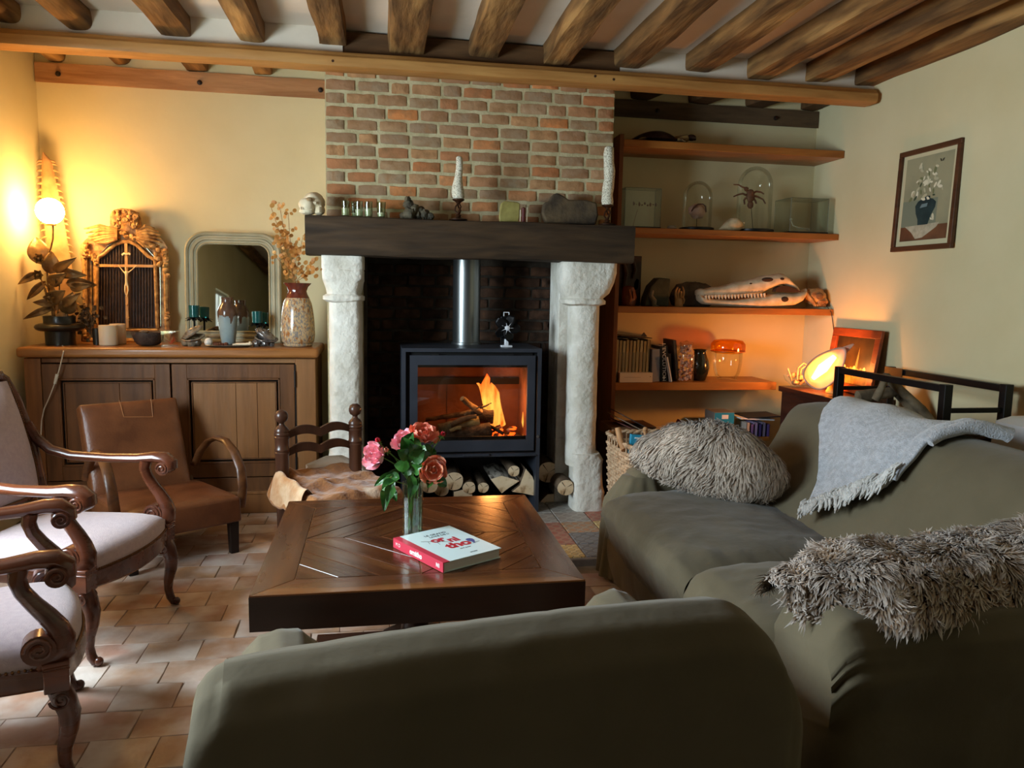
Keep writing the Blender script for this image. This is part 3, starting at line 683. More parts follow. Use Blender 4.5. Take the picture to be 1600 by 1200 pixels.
# ---- grey painted mirror leaning on the wall
GREY = M('grey_green_paint', (166,160,132), (146,140,112), rough=.5, scale=6, spec=.4)
t = thing('mirror', 'grey-green framed mirror with rounded top corners leaning on the cream wall', 'mirror', (-.92, 5.2, ZT))
lean = Matrix.Translation((-.925, 5.20, ZT)) @ Matrix.Rotation(R(-3.5), 4, 'X')
W2, H2, RC = .298, .715, .13
def rr(w_, h_, rc):
    p = [(-w_, 0), (-w_, h_*.5)]; k = 9
    for i in range(k+1): a = pi - pi/2*i/k; p.append((-w_+rc+rc*cos(a), h_-rc+rc*sin(a)))
    for i in range(k+1): a = pi/2 - pi/2*i/k; p.append((w_-rc+rc*cos(a), h_-rc+rc*sin(a)))
    return p+[(w_, h_*.5), (w_, 0)]
offs = [(0,.0),(0,-.02),(.010,-.028),(.022,-.024),(.026,-.016),(.036,-.016),(.041,-.022),(.052,-.020),(.056,-.012),(.066,-.010),(.074,-.016),(.080,-.010),(.082,0)]
mb = MB(); rings = []
for o_, dy in offs:
    pth = rr(W2-o_, H2-o_, max(.01, RC-o_*.8)); pth = [(x, z if z > 0 else o_) for x, z in pth]; rings.append([lean @ Vector((x, dy, z)) for x, z in pth])
nn = len(rings[0])
for rg_ in rings: mb.v += [tuple(p) for p in rg_]
mb.f = [(j*nn+i, j*nn+(i+1) % nn, (j+1)*nn+(i+1) % nn, (j+1)*nn+i) for j in range(len(rings)-1) for i in range(nn)]
W('mirror_frame', mb, GREY, t, ang=30)
mb = MB(); gp = rr(W2-.078, H2-.078, .07); gp = [(x, z if z > 0 else .078) for x, z in gp]; mb.prism(gp, 0, .004, lean @ Matrix.Translation((0,-.006,0)) @ Matrix.Rotation(pi/2, 4, 'X'))
W('mirror_glass', mb, M('mirror_silver', (225,228,222), rough=.02, metal=1), t, smooth=False)
# ---- blue-grey drip glazed vase
t = thing('vase', 'slim pale blue vase with brown drip glaze standing in front of the mirror', 'vase', (*aY(357,540,4.98).xy, ZT))
GL1 = M('blue_glaze', (138,152,152), (120,134,138), rough=.2, scale=10, spec=.6); GL2 = M('brown_drip', (98,70,52), (70,52,46), rough=.18, scale=14, spec=.6)
pr = [(.030,0),(.040,.003),(.047,.06),(.056,.13),(.060,.19),(.059,.215),(.048,.245),(.036,.262),(.034,.285),(.037,.30),(.032,.30),(.028,.27),(.02,.2)]
mb = MB(); mb.lathe(pr[:5], (0,0,0), 40, closed=True); obj('vase_body', mb, GL1, t)
m2 = MB(); m2.lathe([(r_*1.012, z) for r_, z in pr[3:]], (0,0,0), 40, closed=False)
for i in range(40): x, y, z = m2.v[i]; m2.v[i] = (x*1.0, y, .165+.03*sin(i*.9)*cos(i*.37)); 
obj('drip_glaze', m2, GL2, t)
# ---- oyster shells and candle glasses
SHELL = M('grey_oyster', (150,132,106), (84,74,64), rough=.3, scale=26, bump=.003, bscale=40, spec=.6)
PEWT = M('silvered_shell', (150,144,138), (84,80,80), rough=.22, scale=24, metal=.55, bump=.003)
TEAL = M('teal_glass', (36,104,102), rough=.12, trans=.45, spec=.6); BLKF = M('black_flower_metal', (34,38,38), rough=.35, metal=.4)
for px, mt, labl, sg in ((300, SHELL, 'half open grey oyster shell on a dark rock, left of the blue vase', -1), (412, PEWT, 'half open silvery oyster shell on a pewter base, beside the tall mottled vase', 1)):
    c = aY(px, 541, 4.93); t = thing('oyster_shell', labl, 'shell', (c.x, 4.93, ZT))
    mb = MB(); rq2 = random.Random(px)
    for k in range(9): mb.blob((rq2.uniform(-.05,.05), rq2.uniform(-.03,.03), rq2.uniform(.014,.032)), rq2.uniform(.018,.028), 10, .4, 30, k)
    obj('rock_base', mb, SHELL if sg < 0 else PEWT, t)
    for nm, ang, zz in (('lower_shell', 8, .055), ('upper_shell', 34, .078)):
        mb = MB(); Rm = Matrix.Translation((sg*.005,0,zz)) @ Matrix.Rotation(R(-ang*sg*-1), 4, 'Y') @ Matrix.Rotation(R(20), 4, 'X')
        def fs(u, v):
            a = 2*pi*u; rr_ = v*(.068+.012*cos(a)+.006*mnoise.noise(Vector((cos(a)*3, sin(a)*3, ang)))); return Rm @ Vector((rr_*cos(a)*1.05, rr_*sin(a)*.75, .020*(1-v*v)*(1 if nm[0] == 'u' else -1)+.005*sin(v*16)))
        mb.grid(fs, 26, 9, True); o = obj(nm, mb, mt, t); q = o.modifiers.new('s', 'SOLIDIFY'); q.thickness = .005
for px, Y, labl in ((305, 5.06, 'teal glass candle cup on a black metal flower, left of the blue vase'), (403, 5.07, 'teal glass candle cup on a black metal flower, right of the blue vase')):
    c = aY(px, 541, Y); t = thing('candle_holder', labl, 'candle holder', (c.x, Y, ZT)); zc = aY(px, 496 if px < 350 else 505, Y).z-ZT
    mb = MB(); mb.lathe([(.035,0),(.035,.006),(.008,.012),(.006,zc-.02),(.02,zc),(.0,zc+.001)], (0,0,0), 18); obj('stand', mb, BLKF, t)
    mb = MB()
    for k in range(16):
        a = k*pi/8*1.02; ti = .25+.5*(k % 2); b = Vector((0,0,zc-.02)); m2 = leaf(b, b+Vector((cos(a)*.055, sin(a)*.055, .03*ti)), .028, .012, 4, Vector((-sin(a), cos(a), 0))); mb.add(m2.v, m2.f)
    obj('petals', mb, BLKF, t)
    mb = MB(); mb.lathe([(.024,zc),(.030,zc+.003),(.032,zc+.075),(.029,zc+.075),(.026,zc+.01)], (0,0,0), 24); obj('glass_cup', mb, TEAL, t)
# ---- tray with small treasures
c = aY(358, 542, 4.88)
t = thing('tray', 'thin oval pewter tray lying before the blue vase', 'tray', (c.x, 4.88, ZT))
mb = MB(); mb.lathe([(.0,.001),(.098,.001),(.122,.010),(.128,.011),(.126,.013),(.1,.005),(0,.004)], (0,0,0), 40, sx=1.15, sy=.55, closed=False); obj('tray_dish', mb, M('pewter', (120,112,100), rough=.35, metal=.6), t)
zt = ZT+.0055
def on_tray(name, label, cat, px, mb, mat, dy=0):
    p = aY(px, 540, 4.88+dy); o = obj(name, mb, mat); o.location = (p.x, 4.88+dy, zt); tag(o, label, cat)
mb = MB(); mb.lathe([(.002,0),(.016,.003),(.024,.014),(.0245,.026),(.018,.042),(.008,.048),(0,.0485)], (0,0,0), 20); on_tray('ball', 'speckled white stone egg on the left end of the tray', 'stone', 326, mb, M('white_stone', (214,208,196), (170,160,150), rough=.35, scale=30))
mb = MB()
for k in range(16): a = k*pi/8; mb.blob((cos(a)*.036, sin(a)*.02, .009+.004*sin(a*3)), .009, 8)
on_tray('bead_bracelet', 'dark brown bead bracelet in the middle of the tray', 'bracelet', 345, mb, M('brown_bead', (92,50,34), rough=.3))
mb = MB(); mb.tube([(-.055,0,.008),(-.03,.004,.011),(.02,0,.012),(.05,-.003,.014),(.06,0,.014)], [.005,.007,.008,.010,.005], 10); mb.blob((.048,0,.018), (.01,.009,.012), 8)
on_tray('bone', 'pale bone lying at the right end of the tray', 'bone', 378, mb, M('pale_bone', (214,196,166), rough=.5), -.005)
# ---- tall mottled vase with dried honesty
c = aY(466, 540, 4.97)
VZ = M('mottled_glaze', (188,160,120), (128,122,116), rough=.18, scale=110, stretch=(1,1,.5), spec=.6, col3=(150,98,52), s3=60, lo3=.56, hi3=.64, lo=.47, hi=.56)
t = thing('tall_vase', 'tall mottled beige vase with a rust red frilled neck at the end of the sideboard', 'vase', (c.x, 4.97, ZT))
mb = MB(); mb.lathe([(.05,0),(.085,.002),(.092,.012),(.086,.018),(.098,.03),(.105,.07),(.102,.15),(.095,.22),(.086,.27),(.072,.305),(.062,.325)], (0,0,0), 44); obj('vase_body', mb, VZ, t)
mb = MB(); mb.lathe([(.0735,.303),(.061,.328),(.056,.345),(.062,.372),(.079,.392),(.081,.396),(.070,.392),(.052,.36),(.04,.32)], (0,0,0), 44, closed=False, wob=lambda a, z: 1+(.06*sin(a*11) if z > .37 else 0)); obj('neck', mb, M('rust_glaze', (112,48,30), (84,40,34), rough=.15, scale=20, spec=.6), t)
HON = M('honesty_pod', (214,156,84), (178,116,52), rough=.5, scale=20, trans=.25); STM = M('dry_stem', (150,104,56), rough=.7)
rh = random.Random(31)
base = Vector((c.x, 4.97, ZT+.37))
def zm(x, y, Y): return aY(270+x*.18336, 340+y*.18336, Y)
stems = [((1040,540),(960,260),(830,-110)),((1040,540),(985,330),(905,-130)),((1045,540),(1000,300),(985,-40)),((1045,545),(1080,300),(1110,150)),((1050,545),(1140,440),(1200,350)),((1030,545),(940,420),(880,330)),((1050,545),(1180,480),(1240,420)),((1035,545),(955,440),(900,170))]
for i, sp in enumerate(stems):
    t2 = thing('honesty_stem', ['dried honesty stem reaching highest to the left','tall dried honesty stem leaning left above the vase neck','upright dried honesty stem in the middle of the bunch','dried honesty stem leaning towards the mantel','dried honesty stem bending right under the mantel end','low dried honesty stem drooping left over the mirror','lowest dried honesty stem hanging right beside the column','dried honesty stem curving left along the mirror edge'][i], 'dried flower', (c.x, 4.97, ZT+.33), group='dried honesty stems in the tall vase')
    Ys = 4.97+rh.uniform(-.06,.06); q = [base+Vector((0,0,-.04)), zm(*sp[0],4.97), zm(*sp[1],(4.97+Ys)/2), zm(*sp[2],Ys)]
    pts = [q[0].lerp(q[1], k/2) for k in range(2)]
    for k in range(11): s_ = k/10; pts.append(q[1]*(1-s_)**2 + q[2]*2*s_*(1-s_) + q[3]*s_*s_)
    mb = MB(); mb.tube(pts, .0016, 5); W('stem', mb, STM, t2)
    mb = MB(); npod = 26 if i < 4 else 15
    for k in range(npod):
        p = pts[4+rh.randrange(len(pts)-4)]; d = Vector((rh.uniform(-1,1), rh.uniform(-.8,.5), rh.uniform(-.5,.9))).normalized()*rh.uniform(.014,.05); pc = p+d
        nrm = Vector((rh.uniform(-.7,.7), -1, rh.uniform(-.6,.6))).normalized(); a_ = nrm.orthogonal().normalized(); b_ = nrm.cross(a_); rr_ = rh.uniform(.009,.0145)
        mb.add([pc+nrm*.0012]+[pc+a_*cos(z*pi/5)*rr_*1.15+b_*sin(z*pi/5)*rr_ for z in range(10)], [(0, z+1, (z+1) % 10+1) for z in range(10)])
        mb.tube([p, pc], .0006, 3)
    stuff(W('seed_pods', mb, HON, t2))
# ================================================================ armchairs on the left
MAH = wood('mahogany', (102,53,32), (64,31,19), 'Y', rough=.28, bump=.0008, coat=.35, sc=3, spec=.5)
MAUVE = M('mauve_ribbed_cloth', (186,168,168), (176,158,160), rough=.95, scale=60, bump=.0015, bscale=260, sheen=.3, spec=.1)
BRASS = M('brass_nail', (120,84,52), rough=.3, metal=.8)
def spiral(c, r0, turns, side, x, th, rad):
    pts = []
    for i in range(26):
        f = i/25; a = side*(f*turns*2*pi); r_ = r0*(1-.85*f); pts.append((x, c[0]+r_*cos(a), c[1]+r_*sin(a)))
    m = MB(); m.tube(pts, [rad*(1-.4*i/25) for i in range(26)], 6); return m
def make_armchair(label):
    t = thing('armchair', label, 'armchair', group='mauve armchairs with scroll arms')
    fw, bw, dp = .285, .235, .52
    def frontbow(x): return -.055*(1-(x/fw)**2)
    def seatpt(u, v, z):   # u -1..1, v 0 front..1 back
        wv = fw+(bw-fw)*v; x = u*wv; y = v*dp + frontbow(x)*(1-v)**2 + .01
        return Vector((x, y, z))
    m = MB()
    def fs(u, v):
        uu, vv = u*2-1, v; e = (1-abs(uu)**4)*(1-abs(2*vv-1)**5); return seatpt(uu*.985, vv*.985, .395+.052*e**.7)
    m.grid(fs, 22, 20)
    per = [(-1+2*i/21, 0) for i in range(22)] + [(1, j/19) for j in range(1, 20)] + [(1-2*i/21, 1) for i in range(1, 22)] + [(-1, 1-j/19) for j in range(1, 19)]
    n0 = len(per); top = [seatpt(u*.985, v*.985, .395) for u, v in per]; bot = [seatpt(u*1.0, v, .345) for u, v in per]
    m.add(top+bot, [(i, (i+1) % n0, (i+1) % n0+n0, i+n0) for i in range(n0)])
    obj('seat', m, MAUVE, t, weld=True, ang=70)
    m = MB(); rows = []
    for z, k in ((.355,1.0),(.350,1.03),(.30,1.03),(.29,1.0),(.285,.94),(.355,.94)): rows.append([seatpt(u*k, .5+(v-.5)*k, z - (.012*cos(u*pi*.5)*(v < .5) if z < .31 else 0)) for u, v in per])
    for r_ in rows: m.v += [tuple(p) for p in r_]
    m.f = [(j*n0+i, j*n0+(i+1) % n0, (j+1)*n0+(i+1) % n0, (j+1)*n0+i) for j in range(len(rows)-1) for i in range(n0)]
    obj('seat_rail', m, MAH, t, ang=40)
    m = MB(); L = 0; prev = None
    fine = [(-1+2*i/120, 0) for i in range(121)] + [(1, j/70) for j in range(70)] + [(-1, j/70) for j in range(70)]
    for u, v in fine:
        p = seatpt(u*1.01, v, .356)+Vector((0, -.004 if v == 0 else 0, 0))
        if prev is None or (p-prev).length > .0085: m.blob(p, .0042, 6); prev = p
    stuff(obj('nail_trim', m, BRASS, t))
    for s in (-1, 1):
        # front leg with corner block
        m = MB(); x = s*(fw-.006)
        m.box((x, .018, .325), (.062, .062, .075)); m.box((x, .018, .368), (.068, .066, .012)); m.box((x, .018, .353), (.068, .066, .006))
        obj('corner_block', m, MAH, t, bev=.004)
        m = MB(); m.tube([(x,.016,.29),(x,.004,.255),(x,-.008,.21),(x,-.004,.16),(x,.008,.11),(x,.010,.07),(x,.002,.035),(x,-.012,.014),(x,-.022,.008)],
            [(.032,.030),(.034,.032),(.031,.029),(.026,.025),(.021,.020),(.018,.017),(.018,.017),(.019,.014),(.012,.008)], 12, up=(1,0,0)); m.blob((x,-.024,.018), (.017,.017,.017), 12)
        leg = obj('leg', m, MAH, t)
        obj('carved_scroll', spiral((.012,.265), .026, 1.6, -1, x+s*.033, 0, .004), MAH, leg); obj('carved_scroll', spiral((.012,.265), .026, 1.6, -1, x-s*.033, 0, .004), MAH, leg)
        m = MB(); m.tube([(s*bw*.95,dp-.01,.34),(s*bw*.95,dp+.02,.2),(s*bw*.95,dp+.075,.06),(s*bw*.95,dp+.11,0)], [(.022,.024),(.02,.022),(.017,.018),(.016,.016)], 10, up=(1,0,0)); obj('leg', m, MAH, t)
        # scrolled arm support
        m = MB(); pth = [(.062,.385,.040),(.028,.386,.046),(.006,.404,.043),(.001,.430,.036),(.010,.462,.030),(.032,.500,.025),(.062,.540,.022),(.086,.578,.021),(.096,.612,.023),(.090,.645,.026)]
        m.tube([(x, y, z) for y, z, _ in pth], [(.028, w_) for _, _, w_ in pth], 10, up=(1,0,0)); m.tube([(x-s*.028,.055,.415),(x+s*.028,.055,.415)], .042, 20)
        a = obj('arm_support', m, MAH, t, bev=0)
        obj('carved_scroll', spiral((.055,.415), .036, 1.9, 1, x+s*.029, 0, .005), MAH, a); obj('carved_scroll', spiral((.055,.415), .036, 1.9, 1, x-s*.029, 0, .005), MAH, a)
        # arm
        m = MB(); pa = [(bw,dp+.07,.80,.020,.022),(bw+.006,dp+.035,.735,.022,.022),(bw+.015,dp-.02,.685,.024,.021),(bw+.025,dp-.11,.660,.026,.020),(fw-.01,.25,.652,.028,.020),(fw-.004,.12,.655,.030,.021),(fw,.05,.662,.034,.024),(fw,.005,.658,.036,.026),(fw,-.022,.638,.036,.024),(fw,-.024,.612,.036,.02)]
        m.tube([(s*px_,y,z) for px_,y,z,_,_ in pa], [(a_,b_) for *_,a_,b_ in pa], 12, up=(1,0,0)); m.tube([(s*fw-s*.036,.004,.617),(s*fw+s*.036,.004,.617)], .029, 20)
        a = obj('arm', m, MAH, t)
        obj('carved_scroll', spiral((.004,.617), .026, 1.8, 1, s*(fw+.037), 0, .0045), MAH, a); obj('carved_scroll', spiral((.004,.617), .026, 1.8, 1, s*(fw-.037), 0, .0045), MAH, a)
        # back stile
        m = MB(); m.tube([(s*bw,dp-.005,.34),(s*(bw+.002),dp+.02,.52),(s*(bw+.004),dp+.06,.74),(s*(bw+.004),dp+.115,.90),(s*(bw-.012),dp+.15,.985),(s*(bw-.05),dp+.16,1.015)], [(.024,.026),(.022,.026),(.022,.024),(.022,.024),(.024,.024),(.024,.022)], 10, up=(1,0,0)); obj('back_stile', m, MAH, t)
    m = MB(); m.tube([(-bw+.03,dp+.155,1.005),(0,dp+.16,1.02),(bw-.03,dp+.155,1.005)], [(.028,.022)]*3, 10, up=(0,0,1)); m.tube([(-bw,dp+.03,.50),(bw,dp+.03,.50)], .02, 8); obj('back_rail', m, MAH, t)
    m = MB()
    def fb(u, v):
        x = (u*2-1)*(bw-.02); z = .50+.485*v; y = dp-.005+.02+ (.115*v**1.6); e = (1-abs(u*2-1)**3)*(1-abs(2*v-1)**4); return Vector((x, y-.045*e, z))
    m.grid(fb, 16, 20)
    def fb2(u, v): p = fb(u, v); return Vector((p.x, dp+.05+.115*v**1.6, p.z))
    m.grid(fb2, 16, 20); obj('backrest', m, MAUVE, t, ang=70)
    m = MB()
    for k in range(54):
        f = k/53; m.blob(((f*2-1)*(bw-.02), dp+.008, .502), .0042, 6)
        for s in (-1, 1): p = fb(0 if s < 0 else 1, f); m.blob((p.x, p.y-.003, p.z), .0042, 6)
    stuff(obj('back_nail_trim', m, BRASS, t)); return t
ch = make_armchair('mauve upholstered armchair with scrolled arms, the one facing the coffee table beside the leather chair')
ch.location = (-.975, 3.155, 0); ch.rotation_euler = (0, 0, math.atan2(.969, .246)); ch.scale = (1, 1, 1)
dup(ch, (-.955, 2.44, 0), math.atan2(.942, -.335), 'mauve upholstered armchair in the near left corner, cut by the picture edge', 'mauve armchairs with scroll arms')
# ================================================================ brown leather chair
LEA = M('brown_leather', (112,66,38), (86,48,27), rough=.34, scale=5, bump=.0015, bscale=90, spec=.5, col3=(130,80,48), s3=6, lo3=.5, hi3=.85)
DKW = wood('dark_bentwood', (112,70,38), (74,42,22), 'Y', rough=.35, coat=.2)
t = thing('leather_armchair', 'low brown leather armchair with bentwood arms in front of the sideboard', 'armchair', (-.965, 3.945, 0), R(33))
m = MB()
def puff(x0, x1, y0, y1, z0, z1, pz, e=5, n=18):
    mm = MB()
    def f(u, v):
        a, b = u*2-1, v*2-1; q = (1-abs(a)**e)*(1-abs(b)**e); return Vector(((x0+x1)/2+a*(x1-x0)/2, (y0+y1)/2+b*(y1-y0)/2, z1-pz+pz*q**.6))
    mm.grid(f, n, n); per = [(i, 0) for i in range(n)]+[(n-1, j) for j in range(1, n)]+[(n-1-i, n-1) for i in range(1, n)]+[(0, n-1-j) for j in range(1, n-1)]
    top = [f(i/(n-1), j/(n-1)) for i, j in per]; k = len(top); mm.add(top+[Vector((p.x, p.y, z0)) for p in top], [(i, (i+1) % k, (i+1) % k+k, i+k) for i in range(k)]+[tuple(range(k, 2*k))])
    return mm
m = puff(-.285,.285,-.02,.56,.17,.325,.025); m.v = [(x*(1+.015*sin(z*40)), y-.01*(1-(x/.3)**2)*(y < .2), z-.04*max(0, y)) for x, y, z in m.v]
obj('seat', m, LEA, t, weld=True, bev=.012, seg=3, ang=70)
Rb = Matrix.Translation((-.03,.535,.245)) @ Matrix.Rotation(R(-22), 4, 'X')
m = puff(-.255,.255,-.265,.265,-.05,.055,.022); Q = Rb @ Matrix.Translation((0,0,.27)) @ Matrix.Rotation(R(90), 4, 'X'); m.v = [tuple(Q @ Vector(p)) for p in m.v]
bk = obj('backrest', m, LEA, t, weld=True, bev=.012, seg=3, ang=70)
m = MB(); 
for a, b in (((-.06,.265),(-.05,.17)),((-.05,.17),(.10,.155)),((.10,.155),(.105,.26))): m.tube([Q @ Vector((a[0],a[1],.056)), Q @ Vector((b[0],b[1],.0565))], .0016, 5)
obj('seam', m, M('worn_seam', (172,120,76), rough=.5), bk)
for s in (-1, 1):
    m = MB(); m.tube([(s*.285,.62,.36),(s*.29,.54,.455),(s*.298,.44,.525),(s*.305,.33,.562),(s*.31,.22,.560),(s*.315,.12,.515),(s*.318,.05,.435),(s*.315,.025,.34),(s*.305,.035,.23)], [(.026,.014)]*9, 8, up=(1,0,0)); obj('arm', m, DKW, t, bev=0)
    m = MB(); m.tube([(s*.25,.012,.18),(s*.25,.006,0)], [(.036,.03),(.030,.024)], 4, up=(1,0,0)); obj('leg', m, M('black_leg', (36,26,22), rough=.4), t, bev=.003)
    m = MB(); m.tube([(s*.24,.60,.30),(s*.24,.55,.18),(s*.24,.60,0)], [(.026,.02)]*3, 4, up=(1,0,0)); obj('leg', m, DKW, t)
# ================================================================ ladder-back chair with a hide
TURN = wood('turned_dark_wood', (84,52,36), (56,32,22), 'Z', rough=.35, coat=.2)
rz = R(29); t = thing('ladder_back_chair', 'low dark ladder-back chair with ball finials by the left column', 'chair', (-.306, 4.035, 0), rz)
for s in (-1, 1):
    m = MB(); m.lathe([(.024,0),(.026,.05),(.030,.10),(.032,.30),(.034,.40),(.034,.555),(.037,.56),(.037,.568),(.033,.572),(.037,.577),(.037,.586),(.034,.59),(.035,.635),(.038,.64),(.038,.648),(.034,.652),(.038,.657),(.038,.666),(.035,.67),(.036,.682),(.028,.696),(.016,.706),(.013,.716),(.016,.722),(.027,.729),(.033,.745),(.033,.758),(.027,.774),(.014,.784),(0,.786)], (s*.205,0,0), 24); obj('back_post', m, TURN, t)
    m = MB(); m.lathe([(.022,0),(.026,.1),(.028,.3),(.026,.40)], (s*.205,-.40,0), 16); obj('leg', m, TURN, t)
    m = MB(); m.tube([(s*.205,-.40,.16),(s*.205,0,.16)], .012, 8); m.tube([(s*.205,-.40,.27),(s*.205,0,.27)], .012, 8); obj('stretcher', m, TURN, t)
for zc in (.655,.565):
    m = MB(); n = 40; vs = []
    for i in range(n+1):
        u = i/n*2-1; x = u*.185; hump = .026*abs(sin(u*pi))**.9*(1) - .012*abs(u)**2; yb = -.012*(1-u*u)+.006
        zt, zb = zc+.020+hump, zc-.018+hump*.85-.008*(1-abs(u))
        for y in (yb-.008, yb+.008): vs += [(x, y, zt), (x, y, zb)]
    m.v = vs
    for i in range(n):
        a, b = i*4, (i+1)*4; m.f += [(a, b, b+1, a+1), (a+2, a+3, b+3, b+2), (a, a+2, b+2, b), (a+1, b+1, b+3, a+3)]
    m.f += [(0,1,3,2), (n*4, n*4+2, n*4+3, n*4+1)]; obj('slat', m, TURN, t)
m = MB(); m.tube([(-.205,-.40,.30),(.205,-.40,.30)], .012, 8); m.tube([(-.205,0,.28),(.205,0,.28)], .012, 8); m.tube([(-.205,-.40,.385),(.205,-.40,.385)], .016, 8); obj('stretcher', m, TURN, t)
m = puff(-.215,.215,-.42,.01,.372,.41,.012); obj('seat', m, M('rush_seat', (150,118,72), (110,82,48), rough=.9, scale=6, stretch=(1,14,1), bump=.002), t, weld=True)
HIDE = M('goat_hide', (168,114,66), (138,86,46), rough=.9, scale=9, bump=.006, bscale=70, sheen=.4, col3=(226,212,192), s3=3.2, lo3=.60, hi3=.68, spec=.1)
h = thing('hide', 'brown and white goat hide folded over the seat of the ladder-back chair', 'hide', (-.306, 4.035, 0), rz)
def fh(u, v):
    x, y = (u-.5)*.66+.03, -.56+.60*v
    ex = max(0, abs(x-.0)-.225); ey = max(0, -.43-y)
    z = .425 - 1.5*ex*(1 if x < 0 else .75) - 1.2*ey + .016*mnoise.noise(Vector((x*8, y*8, 2))) + .022*exp(-((y+.20-.25*x)/.035)**2) + .018*exp(-((x+.15+.3*y)/.03)**2)
    xx = x*(1-.35*ex/(abs(x)+.01)); 
    if y > -.02: z += .10*(y+.02)/.06*.35
    return Vector((xx, max(y, -.47+.2*ey), z + .012*mnoise.noise(Vector((x*20, y*20, 5)))))
m = MB(); m.grid(fh, 54, 50); o = obj('hide_sheet', m, HIDE, h, sub=1); q = o.modifiers.new('s', 'SOLIDIFY'); q.thickness = .006
m = MB(); m.grid(lambda u, v: Vector((-.20-.075*v-.008*sin(u*9)*v, .0-.36*u, .425+.062*sin(v*2.9)*(1-.35*u)+.006*sin(u*13)-.11*v**3)), 30, 12); m.jitter(.006, 16, 3); obj('rolled_edge', m, M('hide_edge', (182,130,82), (214,186,150), rough=.9, scale=10, bump=.004, bscale=60, sheen=.4), h)
m = MB(); m.tube([(-.05,.045,.45),(.06,.05,.475),(.14,.045,.47),(.20,.03,.45)], [(.012,.03),(.012,.035),(.012,.035),(.01,.02)], 8, up=(0,1,0)); m.jitter(.008, 20, 5); obj('pale_edge', m, M('hide_pale', (222,210,192), rough=.9, bump=.004, bscale=60), h)
# ================================================================ coffee table
TW = wood('dark_parquet_wood', (96,54,27), (60,31,15), 'X', rough=.26, bump=.0008, coat=.35, var=.16, col3=(138,88,48), s3=5, lo3=.54, hi3=.78, sc=3)
TA = wood('dark_apron_wood', (58,32,20), (38,20,12), 'X', rough=.35, coat=.2, sc=3)
CX, CY, ZTT = .139, 2.896, .45
t = thing('coffee_table', 'square low dark parquet-top coffee table in the middle of the room', 'table', (CX, CY, 0))
hw = .538
m = MB(); m.bx(-hw+.002,hw-.002,-hw+.002,hw-.002,ZTT-.03,ZTT-.0035); obj('top_core', m, M('pale_filler', (196,158,112), rough=.5), t)
m = MB(); zz = (ZTT-.118, ZTT-.006); m.bx(-hw,hw,-hw,-hw+.03,*zz); m.bx(-hw,hw,hw-.03,hw,*zz); m.bx(-hw,-hw+.03,-hw+.031,hw-.031,*zz); m.bx(hw-.03,hw,-hw+.031,hw-.031,*zz)
obj('apron', m, TA, t, smooth=False)
m = MB(); m.lathe([(.15,0),(.15,.03),(.06,.05),(.05,.12),(.065,.2),(.05,.3),(.06,.335)], (0,0,0), 28)
for a in range(4): m.box((.20*cos(a*pi/2), .20*sin(a*pi/2), .025), (.36 if a % 2 == 0 else .07, .07 if a % 2 == 0 else .36, .05))
obj('pedestal', m, TA, t, bev=.004)
def board(poly, name='board', ax=0, g=.0009):
    cx = sum(p[0] for p in poly)/len(poly); cy = sum(p[1] for p in poly)/len(poly); k = len(poly)
    def ins(d): 
        out = []
        for i in range(k):
            a, b, c = Vector((*poly[i-1],0)), Vector((*poly[i],0)), Vector((*poly[(i+1) % k],0))
            e1, e2 = (b-a).normalized(), (c-b).normalized(); n1, n2 = Vector((-e1.y,e1.x,0)), Vector((-e2.y,e2.x,0)); s = n1+n2
            out.append(b + s*(d/max(.25, s.dot(n1))))
        return out
    lo, hi = ins(g), ins(g+.0012)
    # local frame turned so that the grain runs along the board
    Rm = Matrix.Rotation(-ax, 3, 'Z'); ce = Vector((cx, cy, 0)); mm = MB()
    z0 = rnd.uniform(-.0006,.0004)
    top = [Rm @ (p-ce) + Vector((0,0,z0)) for p in hi]; mid = [Rm @ (p-ce) + Vector((0,0,-.0012)) for p in lo]; bot = [Rm @ (p-ce) + Vector((0,0,-.008)) for p in lo]
    mm.add(top+mid+bot, [tuple(range(k))]+[(i+k, (i+1) % k+k, (i+1) % k, i) for i in range(k)]+[(i+2*k, (i+1) % k+2*k, (i+1) % k+k, i+k) for i in range(k)])
    o = obj(name, mm, TW, t, smooth=False); o.location = (cx, cy, ZTT); o.rotation_euler = (0, 0, ax); return o
bd = .125; ih = hw-bd
for a in range(4):
    c_, s_ = round(cos(a*pi/2)), round(sin(a*pi/2)); rot = lambda p: (p[0]*c_-p[1]*s_, p[0]*s_+p[1]*c_)
    board([rot(p) for p in ((-hw,-hw),(hw,-hw),(ih,-ih),(-ih,-ih))], 'border_board', a*pi/2)
st = ih/3.0
for qx, qy in ((1,1),(-1,1),(-1,-1),(1,-1)):
    for k in range(6):
        a, b = k*st, (k+1)*st
        P_ = []
        def lim(u): return (min(u, ih), max(0, u-ih))
        p = [lim(b), lim(b)[::-1]] + ([] if False else [lim(a)[::-1], lim(a)])
        p = [(x*qx, y*qy) for x, y in p]
        if b > ih and a < ih: p = [(ih*qx,(b-ih)*qy),((b-ih)*qx,ih*qy),(0,ih*qy),(0,a*qy),(a*qx,0),(ih*qx,0)]
        q = []
        for v in p:
            if not q or (abs(v[0]-q[-1][0])+abs(v[1]-q[-1][1])) > 1e-5: q.append(v)
        if abs(q[0][0]-q[-1][0])+abs(q[0][1]-q[-1][1]) < 1e-5: q.pop()
        ar = sum(q[i-1][0]*q[i][1]-q[i][0]*q[i-1][1] for i in range(len(q)))
        if ar < 0: q = q[::-1]
        if len(q) >= 3: board(q, 'board', -pi/4 if qx*qy > 0 else pi/4, .0017)
